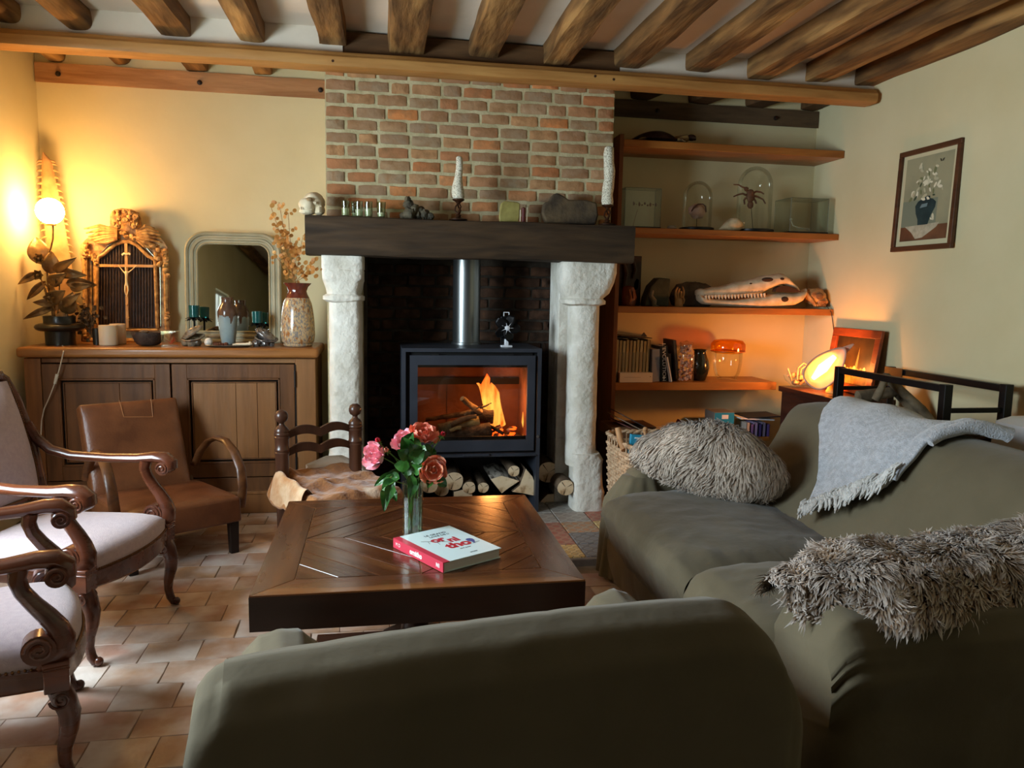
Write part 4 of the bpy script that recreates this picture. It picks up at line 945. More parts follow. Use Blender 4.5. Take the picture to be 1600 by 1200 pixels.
# ================================================================ book on the table
t = thing('book', 'thick pale blue book with a red spine on the coffee table', 'book', (.052, 2.757, ZTT+.001), R(29.7))
BKB = M('cover_blue', (222,244,246), rough=.3, spec=.5); BKR = M('spine_red', (206,62,82), rough=.3); PAG = M('book_pages', (232,230,224), (214,212,206), rough=.8, scale=3, stretch=(1,1,160))
w_, l_, h_ = .25, .325, .036
m = MB(); m.bx(.004,w_-.006,-l_+.005,-.005,.0025,h_-.0025); obj('pages', m, PAG, t, smooth=False)
m = MB(); m.bx(.026,w_,-l_,0,h_-.0025,h_); obj('front_cover', m, BKB, t, smooth=False); m = MB(); m.bx(.0,w_,-l_,0,0,.0025); obj('back_cover', m, BKB, t, smooth=False)
m = MB(); m.bx(-.002,.003,-l_,0,0,h_); m.bx(-.002,.026,-l_,0,h_-.0028,h_+.0002); sp = obj('spine', m, BKR, t, smooth=False, bev=.001)
RED = M('ink_red', (190,40,56), rough=.4); INK = M('ink_dark', (52,60,66), rough=.4); WHT = M('ink_white', (240,236,232), rough=.4); BLU = M('ink_blue', (52,84,150), rough=.4)
def ct(s, x, y, size, mat, bold=0, sx=1, rot=0): return text('lettering', s, size, mat, t, Matrix.Translation((x, y, h_+.0004)) @ Matrix.Rotation(rot, 4, 'Z'), .0003, 'CENTER', sx, bold)
ct('LE GRAND', .145, -.058, .020, INK); ct('LIVRE DE L\'', .15, -.080, .018, INK); ct('or', .115, -.118, .066, RED, .003, .9); ct('ni', .165, -.145, .066, RED, .003, .9); ct('tho', .15, -.200, .072, RED, .003, 1); ct('PETIT GUIDE', .15, -.245, .008, INK); ct('EDITIONS', .15, -.295, .007, INK)
m = MB()
m.add([Vector((x, y, h_+.0006)) for x, y in ((.20,-.175),(.212,-.168),(.222,-.17),(.228,-.180),(.226,-.196),(.216,-.212),(.208,-.226),(.205,-.224),(.206,-.205),(.198,-.192))], [tuple(range(10))]); obj('bird_print', m, BLU, t)
m = MB(); zq = h_+.0006
for a, b, r_ in (((.055,-.10),(.15,-.165),.0016),((.075,-.115),(.068,-.14),.001),((.10,-.13),(.095,-.165),.001),((.20,-.222),(.235,-.215),.0012)): m.tube([(*a,zq),(*b,zq)], [(r_,.0003)]*2, 4, up=(-.5,.8,0))
obj('branch_print', m, M('ink_branch', (96,116,110), rough=.5), t)
def spt(s, y, size, bold=0): text('spine_lettering', s, size, WHT, sp, Matrix(((0,0,-1,-.0024),(-1,0,0,y),(0,1,0,h_*.5),(0,0,0,1))), .0003, 'CENTER', 1, bold)
spt('ornitho', -.155, .026, .0012); spt('M D', -.035, .018); spt('N1', -.295, .018, .001)
# ================================================================ vase of roses
VC = Vector((.128, 2.885, ZTT+.001))
t = thing('glass_vase', 'tall clear fluted glass vase half full of water on the coffee table', 'vase', VC)
VGL = thinglass('vase_glass', (236,244,240), .10, .02)
m = MB(); fl = lambda a, z: 1+.035*cos(12*a); m.lathe([(.0,.0),(.036,.0),(.038,.012),(.0385,.215),(.0365,.215),(.0355,.018),(0,.016)], (0,0,0), 72, closed=False, wob=fl); obj('glass_body', m, VGL, t)
m = MB(); m.lathe([(0,.018),(.0345,.018),(.0352,.155),(0,.155)], (0,0,0), 40, closed=False); obj('water', m, thinglass('vase_water', (214,232,218), .05, .02), t)
LEAFM = M('rose_leaf', (58,112,40), (36,84,34), rough=.32, scale=16, spec=.5, col3=(110,150,70), s3=14, lo3=.58, hi3=.75)
STEMM = M('rose_stem', (96,140,64), rough=.4)
def petal(w_, l_, curl):
    mm = MB()
    def f(u, v):
        q = u*2-1; ww = w_*(sin(pi*min(1, .12+v*.80))**.7); ang = curl*v; 
        return Vector((q*ww*.5, -l_*v*cos(ang*.6) - .0*q, l_*(.55*v*v)+ .22*w_*(q*q)*v + .0025*sin(q*7+v*5)*v + (-.010 if v > .92 else 0)*abs(curl)))
    mm.grid(f, 7, 7); return mm
ROSEC = {'pink': ((255,196,204),(252,158,174)), 'coral': ((255,172,146),(255,138,112)), 'peach': ((255,182,146),(255,148,112)), 'red': ((230,64,84),(200,40,62))}
pm = {}
for k, (a, b) in ROSEC.items():
    mt = M('rose_'+k, a, b, rough=.6, scale=30, sheen=.3, trans=0, sss=.7, spec=.2); pm[k] = [mesh('petal', petal(.034, .030, .2), mt), mesh('petal', petal(.046, .040, .5), mt), mesh('petal', petal(.054, .046, .9), mt), mt]
def rose(label, px, py, Y, col, size, facing, leaves, rings=((5,62,.45),(6,46,.7),(7,28,.9),(7,8,1.0))):
    c = aY(px, py, Y); t = thing('rose', label, 'flower', c, group='roses in the glass vase')
    fz = Vector(facing).normalized(); q = fz.to_track_quat('Z', 'Y').to_matrix().to_4x4(); rr2 = random.Random(px)
    for ri, (n, tilt, sc) in enumerate(rings):
        for k in range(n):
            a = 2*pi*k/n + ri*.6 + rr2.uniform(-.1,.1); mt = pm[col][min(2, ri)]
            Mx = q @ Matrix.Rotation(a, 4, 'Z') @ Matrix.Translation((0, -.004*ri*size, -.004*ri*size)) @ Matrix.Rotation(R(-tilt+rr2.uniform(-8,8)), 4, 'X') @ Matrix.Scale(size*sc*rr2.uniform(.9,1.1), 4)
            o = bpy.data.objects.new('petal', mt); C.objects.link(o); o.parent = t; o.matrix_basis = Mx
    m = MB(); m.blob((0,0,.006*size), (.010*size,.010*size,.012*size), 12, .4, 60); m.v = [tuple(q @ Vector(p)) for p in m.v]; obj('heart', m, pm[col][3], t)
    s0 = VC+Vector((rr2.uniform(-.02,.02), rr2.uniform(-.02,.02), .03)); rim = VC+Vector((rr2.uniform(-.02,.02), rr2.uniform(-.02,.02), .20)); e = c-fz*.012*size
    md = rim.lerp(e, .55)+Vector((0,0,.02)); m = MB(); m.tube([s0, rim, md, e], [.0022,.0022,.002,.002], 6)
    for k in range(5):
        a = k*2*pi/5; d = q.to_3x3() @ Vector((cos(a)*.016, sin(a)*.016, -.006)); m.tube([e, e+d*.6, e+d], [.003,.003,.0005], 4)
    W('stem', m, STEMM, t)
    for lx, ly, tx, ty, wd in leaves:
        b = aY(lx, ly, Y+rr2.uniform(-.03,.01)); tp = aY(tx, ty, Y+rr2.uniform(-.05,.02)); m = leaf(b, tp, wd, .004, 6); o = W('leaf', m, LEAFM, t)
    return t
rose('large pink rose in profile at the left of the bunch', 590, 712, 2.86, 'pink', 1.15, (-.75,-.62,.25), [(612,738,585,758,.03),(625,735,600,742,.025)], ((5,66,.5),(6,52,.75),(7,36,.95),(8,18,1.1)))
rose('small coral rosebud half open on the right of the large pink rose', 604, 704, 2.83, 'coral', .6, (-.1,-.8,.5), [], ((4,74,.6),(5,62,.8)))
rose('pink rose behind the green leaves at the back of the bunch', 634, 692, 2.92, 'pink', 1.1, (-.25,-.55,.8), [(640,706,622,690,.05),(640,712,655,688,.05),(642,724,626,712,.055)])
rose('coral rose, topmost of the bunch', 660, 680, 2.90, 'coral', 1.15, (.1,-.45,.88), [(655,700,668,712,.045),(652,715,672,722,.04),(662,705,676,700,.05)], ((5,66,.45),(6,50,.7),(7,28,.95),(7,4,1.05)))
rose('small peach rose under the red bud at the right', 678, 689, 2.93, 'peach', .7, (.5,-.5,.5), [(670,700,680,716,.04)], ((5,66,.6),(6,45,.85)))
rose('open peach rose facing the camera beside the vase rim', 676, 734, 2.80, 'peach', 1.05, (.12,-.98,.12), [(683,748,698,758,.04),(672,752,668,762,.03)], ((5,70,.4),(6,50,.7),(7,28,.95),(7,10,1.1)))
rose('closed red rosebud sticking out furthest right', 691, 680, 2.88, 'red', .42, (.35,-.3,.85), [], ((4,82,.9),(5,76,1.0)))
rose('small red rosebud above the large pink rose', 591, 690, 2.88, 'red', .42, (-.2,-.4,.85), [], ((4,80,.9),(5,72,1.0)))
t = thing('rose_spray', 'leafy green rose spray drooping left over the vase rim', 'leaves', VC, group='roses in the glass vase')
m = MB(); m.tube([VC+Vector((0,0,.03)), VC+Vector((0,0,.2)), aY(640,700,2.86)], .0025, 6); m.tube([VC+Vector((-.01,-.01,.06)), VC+Vector((-.02,-.015,.205)), aY(618,752,2.82), aY(604,760,2.81)], .002, 6); m.tube([VC+Vector((.01,0,.05)), VC+Vector((.02,-.01,.21)), aY(660,715,2.84)], .002, 6); W('stem', m, STEMM, t)
rl = random.Random(8)
for b, tp, wd in (((625,748),(608,742),.042),((618,752),(597,762),.052),((612,757),(605,782),.045),((604,762),(600,798),.046),((612,764),(620,782),.03),((640,705),(628,680),.06),((642,706),(652,682),.062),((640,715),(620,700),.055),((642,722),(664,700),.06),((644,728),(630,738),.05),((645,735),(664,726),.05),((650,720),(674,708),.055),((640,730),(616,724),.05),((648,742),(655,722),.04),((640,742),(648,765),.04),((650,745),(640,775),.045),((636,690),(646,672),.045),((652,708),(640,690),.06)):
    W('leaf', leaf(aY(*b, 2.83+rl.uniform(-.02,.04)), aY(*tp, 2.82+rl.uniform(-.05,.05)), wd, .006, 7), LEAFM, t)
# ================================================================ olive sofa on the right
OLV = M('olive_slipcover', (110,100,79), (99,90,70), rough=.9, scale=3, bump=.006, bscale=7, sheen=.15, spec=.15)
OLV2 = M('olive_slipcover_seat', (97,88,70), (87,79,62), rough=.9, scale=4, bump=.007, bscale=9, sheen=.15, spec=.15)
def wrinkle(p, amp=.006, fr=6, seed=0):
    n = mnoise.noise(Vector((p[0]*fr+seed, p[1]*fr*.6, p[2]*fr))) ; r_ = 1-abs(mnoise.noise(Vector((p[0]*fr*1.6, p[1]*fr*1.2+seed, p[2]*fr*1.1))))*2
    return n*amp + max(0, r_)**3*amp*.9
PROF = [(1.70,.40),(1.78,.47),(1.90,.58),(1.985,.70),(2.04,.79),(2.10,.845),(2.18,.872),(2.27,.868),(2.36,.83),(2.42,.74),(2.44,.55),(2.44,.05)]
PL = [0]
for a, b in zip(PROF[:-1], PROF[1:]): PL.append(PL[-1]+sqrt((a[0]-b[0])**2+(a[1]-b[1])**2))
def prof(s, off=0):
    s = max(0, min(PL[-1]-1e-6, s)); i = max(k for k in range(len(PL)-1) if PL[k] <= s); f = (s-PL[i])/(PL[i+1]-PL[i])
    def P(k): k = max(0, min(len(PROF)-1, k)); return Vector((*PROF[k], 0))
    p0, p1, p2, p3 = P(i-1), P(i), P(i+1), P(i+2)
    p = .5*((2*p1)+(-p0+p2)*f+(2*p0-5*p1+4*p2-p3)*f*f+(-p0+3*p1-3*p2+p3)*f**3); tg = (p2-p1).normalized(); n = Vector((-tg.y, tg.x, 0)); q = p+n*off
    return q.x, q.y
t = thing('sofa', 'large olive slipcovered sofa facing left along the right wall', 'sofa', (1.75, 2.5, 0))
m = MB(); Y0, Y1 = 1.58, 3.58
def fbk(u, v):
    s = PL[-1]*v; x, z = prof(s); y = Y0+(Y1-Y0)*u; ed = 1-max(0, (u-.965)/.035)**2*.35
    zz = .05+(z-.05)*(1-.03*max(0,(u-.93)/.07)**2); cx = 2.1; p = (cx+(x-cx)*ed, y, zz); w_ = wrinkle(p, .005, 5, 2); return Vector((p[0]-w_, y, zz+w_*.5))
m.grid(fbk, 70, 46); n_ = 70
for uu in (0, 69): m.f.append(tuple(j*n_+uu for j in range(46)))
W('backrest', m, OLV, t, ang=70)
# base with hanging skirt
m = MB()
def fsk(u, v):
    y = 1.70+(3.60-1.70)*u; z = .34*(1-v); x = 1.12-.035*v*0 + .015*sin(u*26)*v**1.5*.6 + .03*v*0; x -= .03*sin(pi*(1-v)) ; return Vector((x + wrinkle((x,y,z), .008, 5, 7), y, max(z, .012)))
m.grid(fsk, 90, 16); m.bx(1.17, 2.40, 1.62, 3.56, .03, .34); W('base_cover', m, OLV, t, ang=70)
for y0, y1, sd in ((2.43,3.42,1),(1.85,2.425,2)):
    m = MB(); ny = 44; nx = 40
    prf = [(1.14,.10),(1.09,.20),(1.05,.30),(1.035,.38),(1.06,.43),(1.12,.462),(1.25,.478),(1.45,.482),(1.65,.468),(1.80,.44)]
    def fc(u, v):
        k = v*(len(prf)-1); i = min(int(k), len(prf)-2); f = k-i; x, z = (prf[i][0]*(1-f)+prf[i+1][0]*f, prf[i][1]*(1-f)+prf[i+1][1]*f)
        y = y0+(y1-y0)*u; e = 1-abs(2*u-1)**8; z2 = z-(.035*(1-e) if v > .3 else 0); w_ = wrinkle((x,y,z), .007 if sd == 2 else .008, 6, sd*5)
        if sd == 1: w_ += .010*exp(-((u-.06)/.08)**2)*sin(x*60)*.7
        return Vector((x-(.0 if v > .5 else w_)+.02*(1-e), y, z2+w_*(1 if v > .45 else .2)))
    m.grid(fc, ny, nx); W('seat_cushion', m, OLV2 if sd == 1 else OLV, t, ang=70)
# arms: near one is scrolled, far one lies under the sheepskin
def arm(y0, y1, top, x0, seed, fold):
    m = MB(); yc = (y0+y1)/2; hw_ = (y1-y0)/2
    pr = [(-1,.02),(-1.0,.25),(-.98,.42),(-1.05,.52),(-.98,.60),(-.70,.655),(-.30,.672),(.2,.672),(.65,.65),(.92,.60),(1.0,.52),(.95,.45),(.95,.30),(.95,.02)]
    def fa(u, v):
        k = v*(len(pr)-1); i = min(int(k), len(pr)-2); f = k-i; a = pr[i][0]*(1-f)+pr[i+1][0]*f; z = (pr[i][1]*(1-f)+pr[i+1][1]*f)*top/.672
        x = x0+(2.32-x0)*u; e = (1-max(0, (.05-u)/.05)**2*.12); p = (x, yc+a*hw_*e, z); w_ = wrinkle(p, .007, 5, seed)
        if fold and u < .2: an_ = math.atan2(z-.56, (a+1.0)*.15+.05); rk_ = sqrt((z-.56)**2+((a+1.0)*.15)**2); w_ += .016*sin(an_*11)*exp(-((rk_-.15)/.11)**2)*(1-u/.2)*(z < .56)
        return Vector((x - (w_*.8 if u < .1 else 0), p[1]+w_*(-1 if a < 0 else 1), p[2]*e+(w_ if abs(a) < .9 else 0)))
    m.grid(fa, 46, 90); m.f.append(tuple(j*46 for j in range(90)))
    for q in range(1, 9):
        pass
    return m
W('arm', arm(1.55, 1.86, .635, 1.07, 3, True), OLV, t, ang=70)
W('arm', arm(3.42, 3.62, .55, 1.20, 9, False), OLV, t, ang=70)
# ties
m = MB()
for a, b, c_ in (((995,742),(1012,752),(1035,735)),((1000,750),(985,765),(968,778)),((1005,748),(1022,742),(1030,728))): m.tube([aY(*a,3.5), aY(*b,3.46), aY(*c_,3.44)], [(.010,.003)]*3, 6, up=(0,0,1))
W('tie_ribbon', m, OLV, t)
m = MB()
def fco(u, v):
    a = 2*pi*u; z = .515-.49*v; g = 1+(.05+.10*v)*sin(a*11+2)*.5+.05*sin(a*5+v*2); hx = (.085+.075*min(1,v*4)+.02*v)*g; hy = (.07+.05*min(1,v*4)+.015*v)*g
    return Vector((1.265+hx*cos(a)-.02*v, 3.49+hy*sin(a), z))
m.grid(fco, 90, 18, True); m.f.append(tuple(range(90))); W('corner_drape', m, OLV, t, ang=80)
# ================================================================ olive armchair seen from behind
t = thing('slipcovered_armchair', 'dark olive slipcovered armchair seen from behind at the front', 'armchair', (.275, 1.385, 0), R(8.3))
BW = .612
m = MB()
bp_ = [(-.10,.0),(-.115,.20),(-.12,.45),(-.125,.62),(-.115,.70),(-.07,.752),(0,.768),(.055,.75),(.085,.70),(.09,.60),(.10,.40)]
def fab(u, v):
    k = v*(len(bp_)-1); i = min(int(k), len(bp_)-2); f = k-i; y = bp_[i][0]*(1-f)+bp_[i+1][0]*f; z = bp_[i][1]*(1-f)+bp_[i+1][1]*f
    q = u*2-1; sh = 1-.05*abs(q)**(10 if q > 0 else 24)-(.16*max(0,(q-.72)/.28)**2); crown = .018*(1-q*q)-.012; x = q*(BW-.02*max(0,(z-.6)/.17)**2*(abs(q) > .9)); x *= (1-(.03 if q > 0 else .008)*(max(0, z-.55)/.2)**2); x += .012*sin(z*9)*(q > .9)
    w_ = wrinkle((x,y,z), .005, 4, 11)+(.012*exp(-((q+.93)/.05)**2)*sin(z*30)); return Vector((x, y*(1-.25*abs(q)**12)-w_, z*sh*(1+0) + crown*max(0,(z-.3)/.45)))
m.grid(fab, 80, 50); 
for uu in (0, 79): m.f.append(tuple(j*80+uu for j in range(50)))
obj('backrest', m, OLV, t, ang=70)
for s in (-1, 1):
    m = MB(); m2p = [(-1,.0),(-1,.3),(-1.02,.44),(-.9,.52),(-.5,.56),(0,.572),(.5,.56),(.9,.52),(1.02,.44),(1,.3),(1,0)]
    def faa(u, v):
        k = v*(len(m2p)-1); i = min(int(k), len(m2p)-2); f = k-i; a = m2p[i][0]*(1-f)+m2p[i+1][0]*f; z = m2p[i][1]*(1-f)+m2p[i+1][1]*f
        e = 1-.16*max(0,(u-.9)/.1)**2; y = .02+.56*u; x = s*.445+a*.098*e; w_ = wrinkle((x,y,z), .006, 7, 5+s); return Vector((x+w_, y, z*e+w_))
    m.grid(faa, 24, 44); m.f.append(tuple(j*24+23 for j in range(44))); obj('arm', m, OLV, t, ang=70)
m = puff(-.345,.345,.06,.54,.12,.42,.04); obj('seat_cushion', m, OLV2, t, weld=True)
# ================================================================ sheepskins and throw
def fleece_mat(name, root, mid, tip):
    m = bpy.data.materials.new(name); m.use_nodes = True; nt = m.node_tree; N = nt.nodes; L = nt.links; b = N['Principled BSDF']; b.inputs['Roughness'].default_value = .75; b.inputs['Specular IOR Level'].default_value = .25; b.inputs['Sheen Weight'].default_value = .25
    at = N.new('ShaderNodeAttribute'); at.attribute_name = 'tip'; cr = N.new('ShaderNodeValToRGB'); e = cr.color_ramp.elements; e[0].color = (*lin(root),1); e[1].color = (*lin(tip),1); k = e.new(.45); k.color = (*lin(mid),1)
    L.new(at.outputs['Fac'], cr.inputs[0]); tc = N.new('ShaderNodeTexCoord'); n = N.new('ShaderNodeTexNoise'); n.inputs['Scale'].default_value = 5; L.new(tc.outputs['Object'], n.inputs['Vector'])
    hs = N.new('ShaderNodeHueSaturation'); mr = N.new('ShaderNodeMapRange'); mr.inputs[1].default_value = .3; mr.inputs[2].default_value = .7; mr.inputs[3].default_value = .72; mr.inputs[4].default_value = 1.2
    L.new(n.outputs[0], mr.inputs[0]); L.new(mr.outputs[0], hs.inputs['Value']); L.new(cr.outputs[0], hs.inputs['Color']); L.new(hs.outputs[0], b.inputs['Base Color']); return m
def fur(surf, faces, n, length, flow, seed, width=.0035, clump=9.0, lift=.45, curl=.3, ctr=None):
    rr2 = random.Random(seed); ar = []; tot = 0
    for f in faces:
        a, b, c = surf[f[0]], surf[f[1]], surf[f[2]]; q = (b-a).cross(c-a).length
        if len(f) == 4: q += (c-a).cross(surf[f[3]]-a).length
        tot += q; ar.append(tot)
    import bisect
    vs = []; fs = []; tip = []
    for _ in range(n):
        f = faces[min(len(faces)-1, bisect.bisect(ar, rr2.random()*tot))]; u, v = rr2.random(), rr2.random()
        q = [surf[i] for i in f]
        if len(q) == 4: p = (q[0]*(1-u)+q[1]*u)*(1-v)+(q[3]*(1-u)+q[2]*u)*v
        else: p = q[0]+(q[1]-q[0])*u*(1-v)+(q[2]-q[0])*v
        nr = (q[1]-q[0]).cross(q[2]-q[0])
        if nr.length < 1e-9: continue
        nr.normalize(); nr = -nr if (nr.z < 0 if ctr is None else nr.dot(p-ctr) < 0) else nr; fl = flow(p, nr); d = mnoise.noise_vector(p*clump+Vector((seed,0,0)))*.9; d2 = mnoise.noise_vector(p*clump*3)*curl
        g = (fl + d + Vector((rr2.gauss(0,.12), rr2.gauss(0,.12), rr2.gauss(0,.12)))); g = (g-nr*g.dot(nr)); g = (g.normalized() if g.length > 1e-6 else g)+nr*lift*rr2.uniform(.7,1.4)
        L = length*rr2.uniform(.6,1.15); g.normalize(); sd = g.cross(nr)
        if sd.length < 1e-6: continue
        sd = sd.normalized()*width*rr2.uniform(.6,1.3); k = len(vs); bend = -nr*.35*L + d2*L
        pts = [p-nr*.004, p+g*L*.4+nr*L*.06, p+g*L*.78+bend*.35, p+g*L+bend]
        vs += [pts[0]-sd, pts[0]+sd, pts[1]-sd, pts[1]+sd, pts[2]-sd*.7, pts[2]+sd*.7, pts[3]]; tip += [0,0,.4,.4,.8,.8,1]
        fs += [(k,k+1,k+3,k+2),(k+2,k+3,k+5,k+4),(k+4,k+5,k+6)]
    return vs, fs, tip
def fleece(t, surfmb, mat, skinmat, n, length, flow, seed, **kw):
    surf = [Vector(p) for p in surfmb.v]; faces = [f for f in surfmb.f if len(f) in (3,4)]
    base = MB(); base.v = list(surfmb.v); base.f = list(surfmb.f); W('skin', base, skinmat, t, ang=80)
    vs, fs, tp = fur(surf, faces, n, length, flow, seed, **kw)
    mb = MB(); mb.v = [tuple(p) for p in vs]; mb.f = fs; inv = t.matrix_basis.inverted(); me = bpy.data.meshes.new('fleece'); me.from_pydata([tuple(inv @ Vector(p)) for p in mb.v], [], mb.f); me.update()
    for p in me.polygons: p.use_smooth = True
    a = me.attributes.new('tip', 'FLOAT', 'POINT'); a.data.foreach_set('value', tp); me.materials.append(mat)
    o = bpy.data.objects.new('fleece', me); C.objects.link(o); o.parent = t; stuff(o)
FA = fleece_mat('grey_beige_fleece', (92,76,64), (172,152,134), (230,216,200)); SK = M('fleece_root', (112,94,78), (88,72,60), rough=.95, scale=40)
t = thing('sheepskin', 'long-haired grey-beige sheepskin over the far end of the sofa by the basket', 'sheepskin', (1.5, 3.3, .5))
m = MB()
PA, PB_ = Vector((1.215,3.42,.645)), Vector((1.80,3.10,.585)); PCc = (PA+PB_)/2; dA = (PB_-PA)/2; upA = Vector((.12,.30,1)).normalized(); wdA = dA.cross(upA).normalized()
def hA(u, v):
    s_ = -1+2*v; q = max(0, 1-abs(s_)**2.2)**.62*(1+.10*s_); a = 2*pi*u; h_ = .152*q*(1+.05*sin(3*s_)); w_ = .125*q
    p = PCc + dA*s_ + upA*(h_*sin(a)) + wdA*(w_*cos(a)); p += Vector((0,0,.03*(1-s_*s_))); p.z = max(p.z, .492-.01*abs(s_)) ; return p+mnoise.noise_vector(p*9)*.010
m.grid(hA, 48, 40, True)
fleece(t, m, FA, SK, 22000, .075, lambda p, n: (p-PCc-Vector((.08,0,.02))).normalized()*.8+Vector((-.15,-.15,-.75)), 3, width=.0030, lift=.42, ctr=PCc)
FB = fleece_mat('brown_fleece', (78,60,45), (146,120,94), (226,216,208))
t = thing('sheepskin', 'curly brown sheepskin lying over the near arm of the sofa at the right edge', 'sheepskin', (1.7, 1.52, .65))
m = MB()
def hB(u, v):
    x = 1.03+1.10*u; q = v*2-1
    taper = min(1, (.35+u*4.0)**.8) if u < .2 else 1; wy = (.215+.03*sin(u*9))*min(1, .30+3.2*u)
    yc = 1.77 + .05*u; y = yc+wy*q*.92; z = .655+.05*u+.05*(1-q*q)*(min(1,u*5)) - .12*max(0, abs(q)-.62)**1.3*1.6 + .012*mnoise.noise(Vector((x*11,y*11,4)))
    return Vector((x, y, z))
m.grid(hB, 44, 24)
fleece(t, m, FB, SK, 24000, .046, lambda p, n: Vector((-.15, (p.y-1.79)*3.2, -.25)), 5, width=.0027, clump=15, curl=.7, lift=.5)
WOOL = M('grey_wool', (196,198,204), (168,170,176), rough=.98, scale=50, bump=.006, bscale=160, sheen=.6, spec=.1)
WOOLF = M('white_wool_fringe', (214,212,208), (190,188,184), rough=.95, scale=40, bump=.003, bscale=120, sheen=.4)
t = thing('throw_blanket', 'fringed grey wool throw hanging over the back of the sofa', 'blanket', (2.1, 3.0, .9))
YA, YB_ = 3.50, 2.47
def bl(u, v, lift=0):
    y = YA+(YB_-YA)*u; s_top = PL[7]+.16*(1-u*.6); bot = .11+(.40-.11)*u; s = s_top+(bot-s_top)*v
    fold = .006*sin(u*16+v*4)+.008*sin(u*7-v*3)+.010*mnoise.noise(Vector((u*5, v*6, 3)))
    th = .022+.012*v*(1-v)*3+fold+lift+ .03*max(0,(v-.75)/.25)*(1-u)
    x, z = prof(s, th); yy = y + (-.66*v*(1-u)) + .10*v*u + .015*sin(v*5); 
    roll = max(0, (u-.88)/.12); 
    return Vector((x-.0*roll, yy, z+.030*sin(pi*roll*.9)*(1-v*.6)))
m = MB(); m.grid(bl, 70, 60); o = W('blanket_sheet', m, WOOL, t, ang=80); q = o.modifiers.new('s', 'SOLIDIFY'); q.thickness = .018; q.offset = 1
surf = [Vector(p) for p in (bl(i/69, j/59, .016) for j in range(60) for i in range(70))]; fcs = [(j*70+i, j*70+i+1, (j+1)*70+i+1, (j+1)*70+i) for j in range(59) for i in range(69)]
rf = random.Random(6); m = MB()
for i in range(88):
    u = (i+.5)/88; p = bl(min(1,u), .985, .022); tgt = bl(min(1,u), 1, .022); d = (tgt-bl(u,.9,.022)).normalized()
    for k in range(2):
        L = rf.uniform(.055,.085); off = Vector((rf.uniform(-.3,.1), rf.uniform(-.35,.35), rf.uniform(-.25,.1))); base_ = p-d*rf.uniform(.0,.055)+Vector((-.006,0,.006))
        m.tube([base_, base_+d*L*.35+Vector((-.010,0,.004))+off*.012, base_+d*L*.7+off*.03, base_+d*L+off*.045], [.0045,.0055,.005,.002], 5)
stuff(W('fringe', m, WOOLF, t))
m = MB(); pts_ = []
for k in range(14):
    v = k/13*.62; p = bl(1, v, .01); pts_.append(p+Vector((0,-.012,.004)))
m.tube(pts_, [.030-.0008*k for k in range(14)], 12); m.jitter(.006, 22, 3); W('rolled_edge', m, WOOL, t)
# wool pile
vs, fs, tp = [], [], []
# ================================================================ wood stove
STV = M('stove_black_steel', (62,66,76), (54,58,67), rough=.42, scale=5, metal=.3, spec=.5); STD = M('stove_dark', (14,14,15), rough=.6); CHAMOTTE = M('firebrick', (150,98,68), (104,64,44), rough=.85, scale=5, bump=.002, col3=(70,50,42), s3=3)
SY = 4.50; SX0, SX1, SZ0, SZ1 = .134, .974, .041, 1.057
t = thing('wood_stove', 'black steel wood stove with a burning fire behind its glass door', 'stove', (.554, 4.7, .041))
m = MB(); th = .022; SB = 4.98
m.bx(SX0,SX0+th,SY,SB,SZ0,SZ1); m.bx(SX1-th,SX1,SY,SB,SZ0,SZ1); m.bx(SX0+th,SX1-th,SY,SB,SZ1-th,SZ1); m.bx(SX0+th,SX1-th,SY,SB,.395,.415); m.bx(SX0+th,SX1-th,SB-.02,SB,SZ0,SZ1-th); m.bx(SX0+th,SX1-th,SY+.03,SB,SZ0,SZ0+.015)
W('outer_case', m, STV, t, smooth=False)
m = MB(); m.bx(SX0+th,SX1-th,SY+.04,SY+.05,.43,1.03)
DX0, DX1, DZ0, DZ1 = .180, .935, .432, 1.015; GX0, GX1, GZ0, GZ1 = .226, .888, .500, .958
m = MB(); 
for b in ((SX0+th,DX0+.01,.415,SZ1-th),(DX1-.01,SX1-th,.415,SZ1-th),(DX0,DX1,DZ1-.02,SZ1-th),(DX0,DX1,.415,DZ0+.02)): m.bx(b[0],b[1],SY+.035,SY+.05,b[2],b[3])
W('inner_frame', m, STD, t, smooth=False)
m = MB(); y0, y1 = SY-.004, SY+.022
for b in ((DX0,GX0,DZ0,DZ1),(GX1,DX1,DZ0,DZ1),(GX0,GX1,GZ1,DZ1),(GX0,GX1,DZ0,GZ0)): m.bx(b[0],b[1],y0,y1,b[2],b[3])
d = W('door', m, STV, t, smooth=False)
m = MB(); m.bx(GX0,GX1,SY+.010,SY+.014,GZ0,GZ1); W('door_glass', m, thinglass('stove_glass', (238,232,226), .04, .02), d, smooth=False)
m = MB(); m.bx(GX0,GX1,SY+.016,SY+.03,GZ0,GZ0+.020); m.bx(GX0,GX1,SY+.016,SY+.03,GZ1-.016,GZ1); W('gasket', m, STD, d, smooth=False)
m = MB(); m.bx(.50,.66,SY-.018,SY-.002,.405,.418); m.bx(SX0+th,SX1-th,SY-.008,SY+.03,.398,.408); W('air_slider', m, STV, t, bev=.002); m = MB(); m.tube([(.958,SY-.001,.52),(.958,SY-.012,.52)], [.008,.008], 10); W('door_catch', m, M('steel', (170,170,172), rough=.3, metal=.9), t)
for px_ in (.33, .78): m = MB(); m.bx(px_-.02,px_+.02,SY-.006,SY+.01,1.016,1.024); W('door_stop', m, STD, t, smooth=False)
m = MB(); a, b, c, d2 = .20, .915, SY+.05, SB-.03
m.bx(a,b,d2-.01,d2,.44,1.0); m.bx(a-.01,a,c,d2,.44,1.0); m.bx(b,b+.01,c,d2,.44,1.0); m.bx(a,b,c,d2,.44,.462); m.bx(a,b,c,d2,1.0,1.01); W('fire_chamber', m, CHAMOTTE, t, smooth=False)
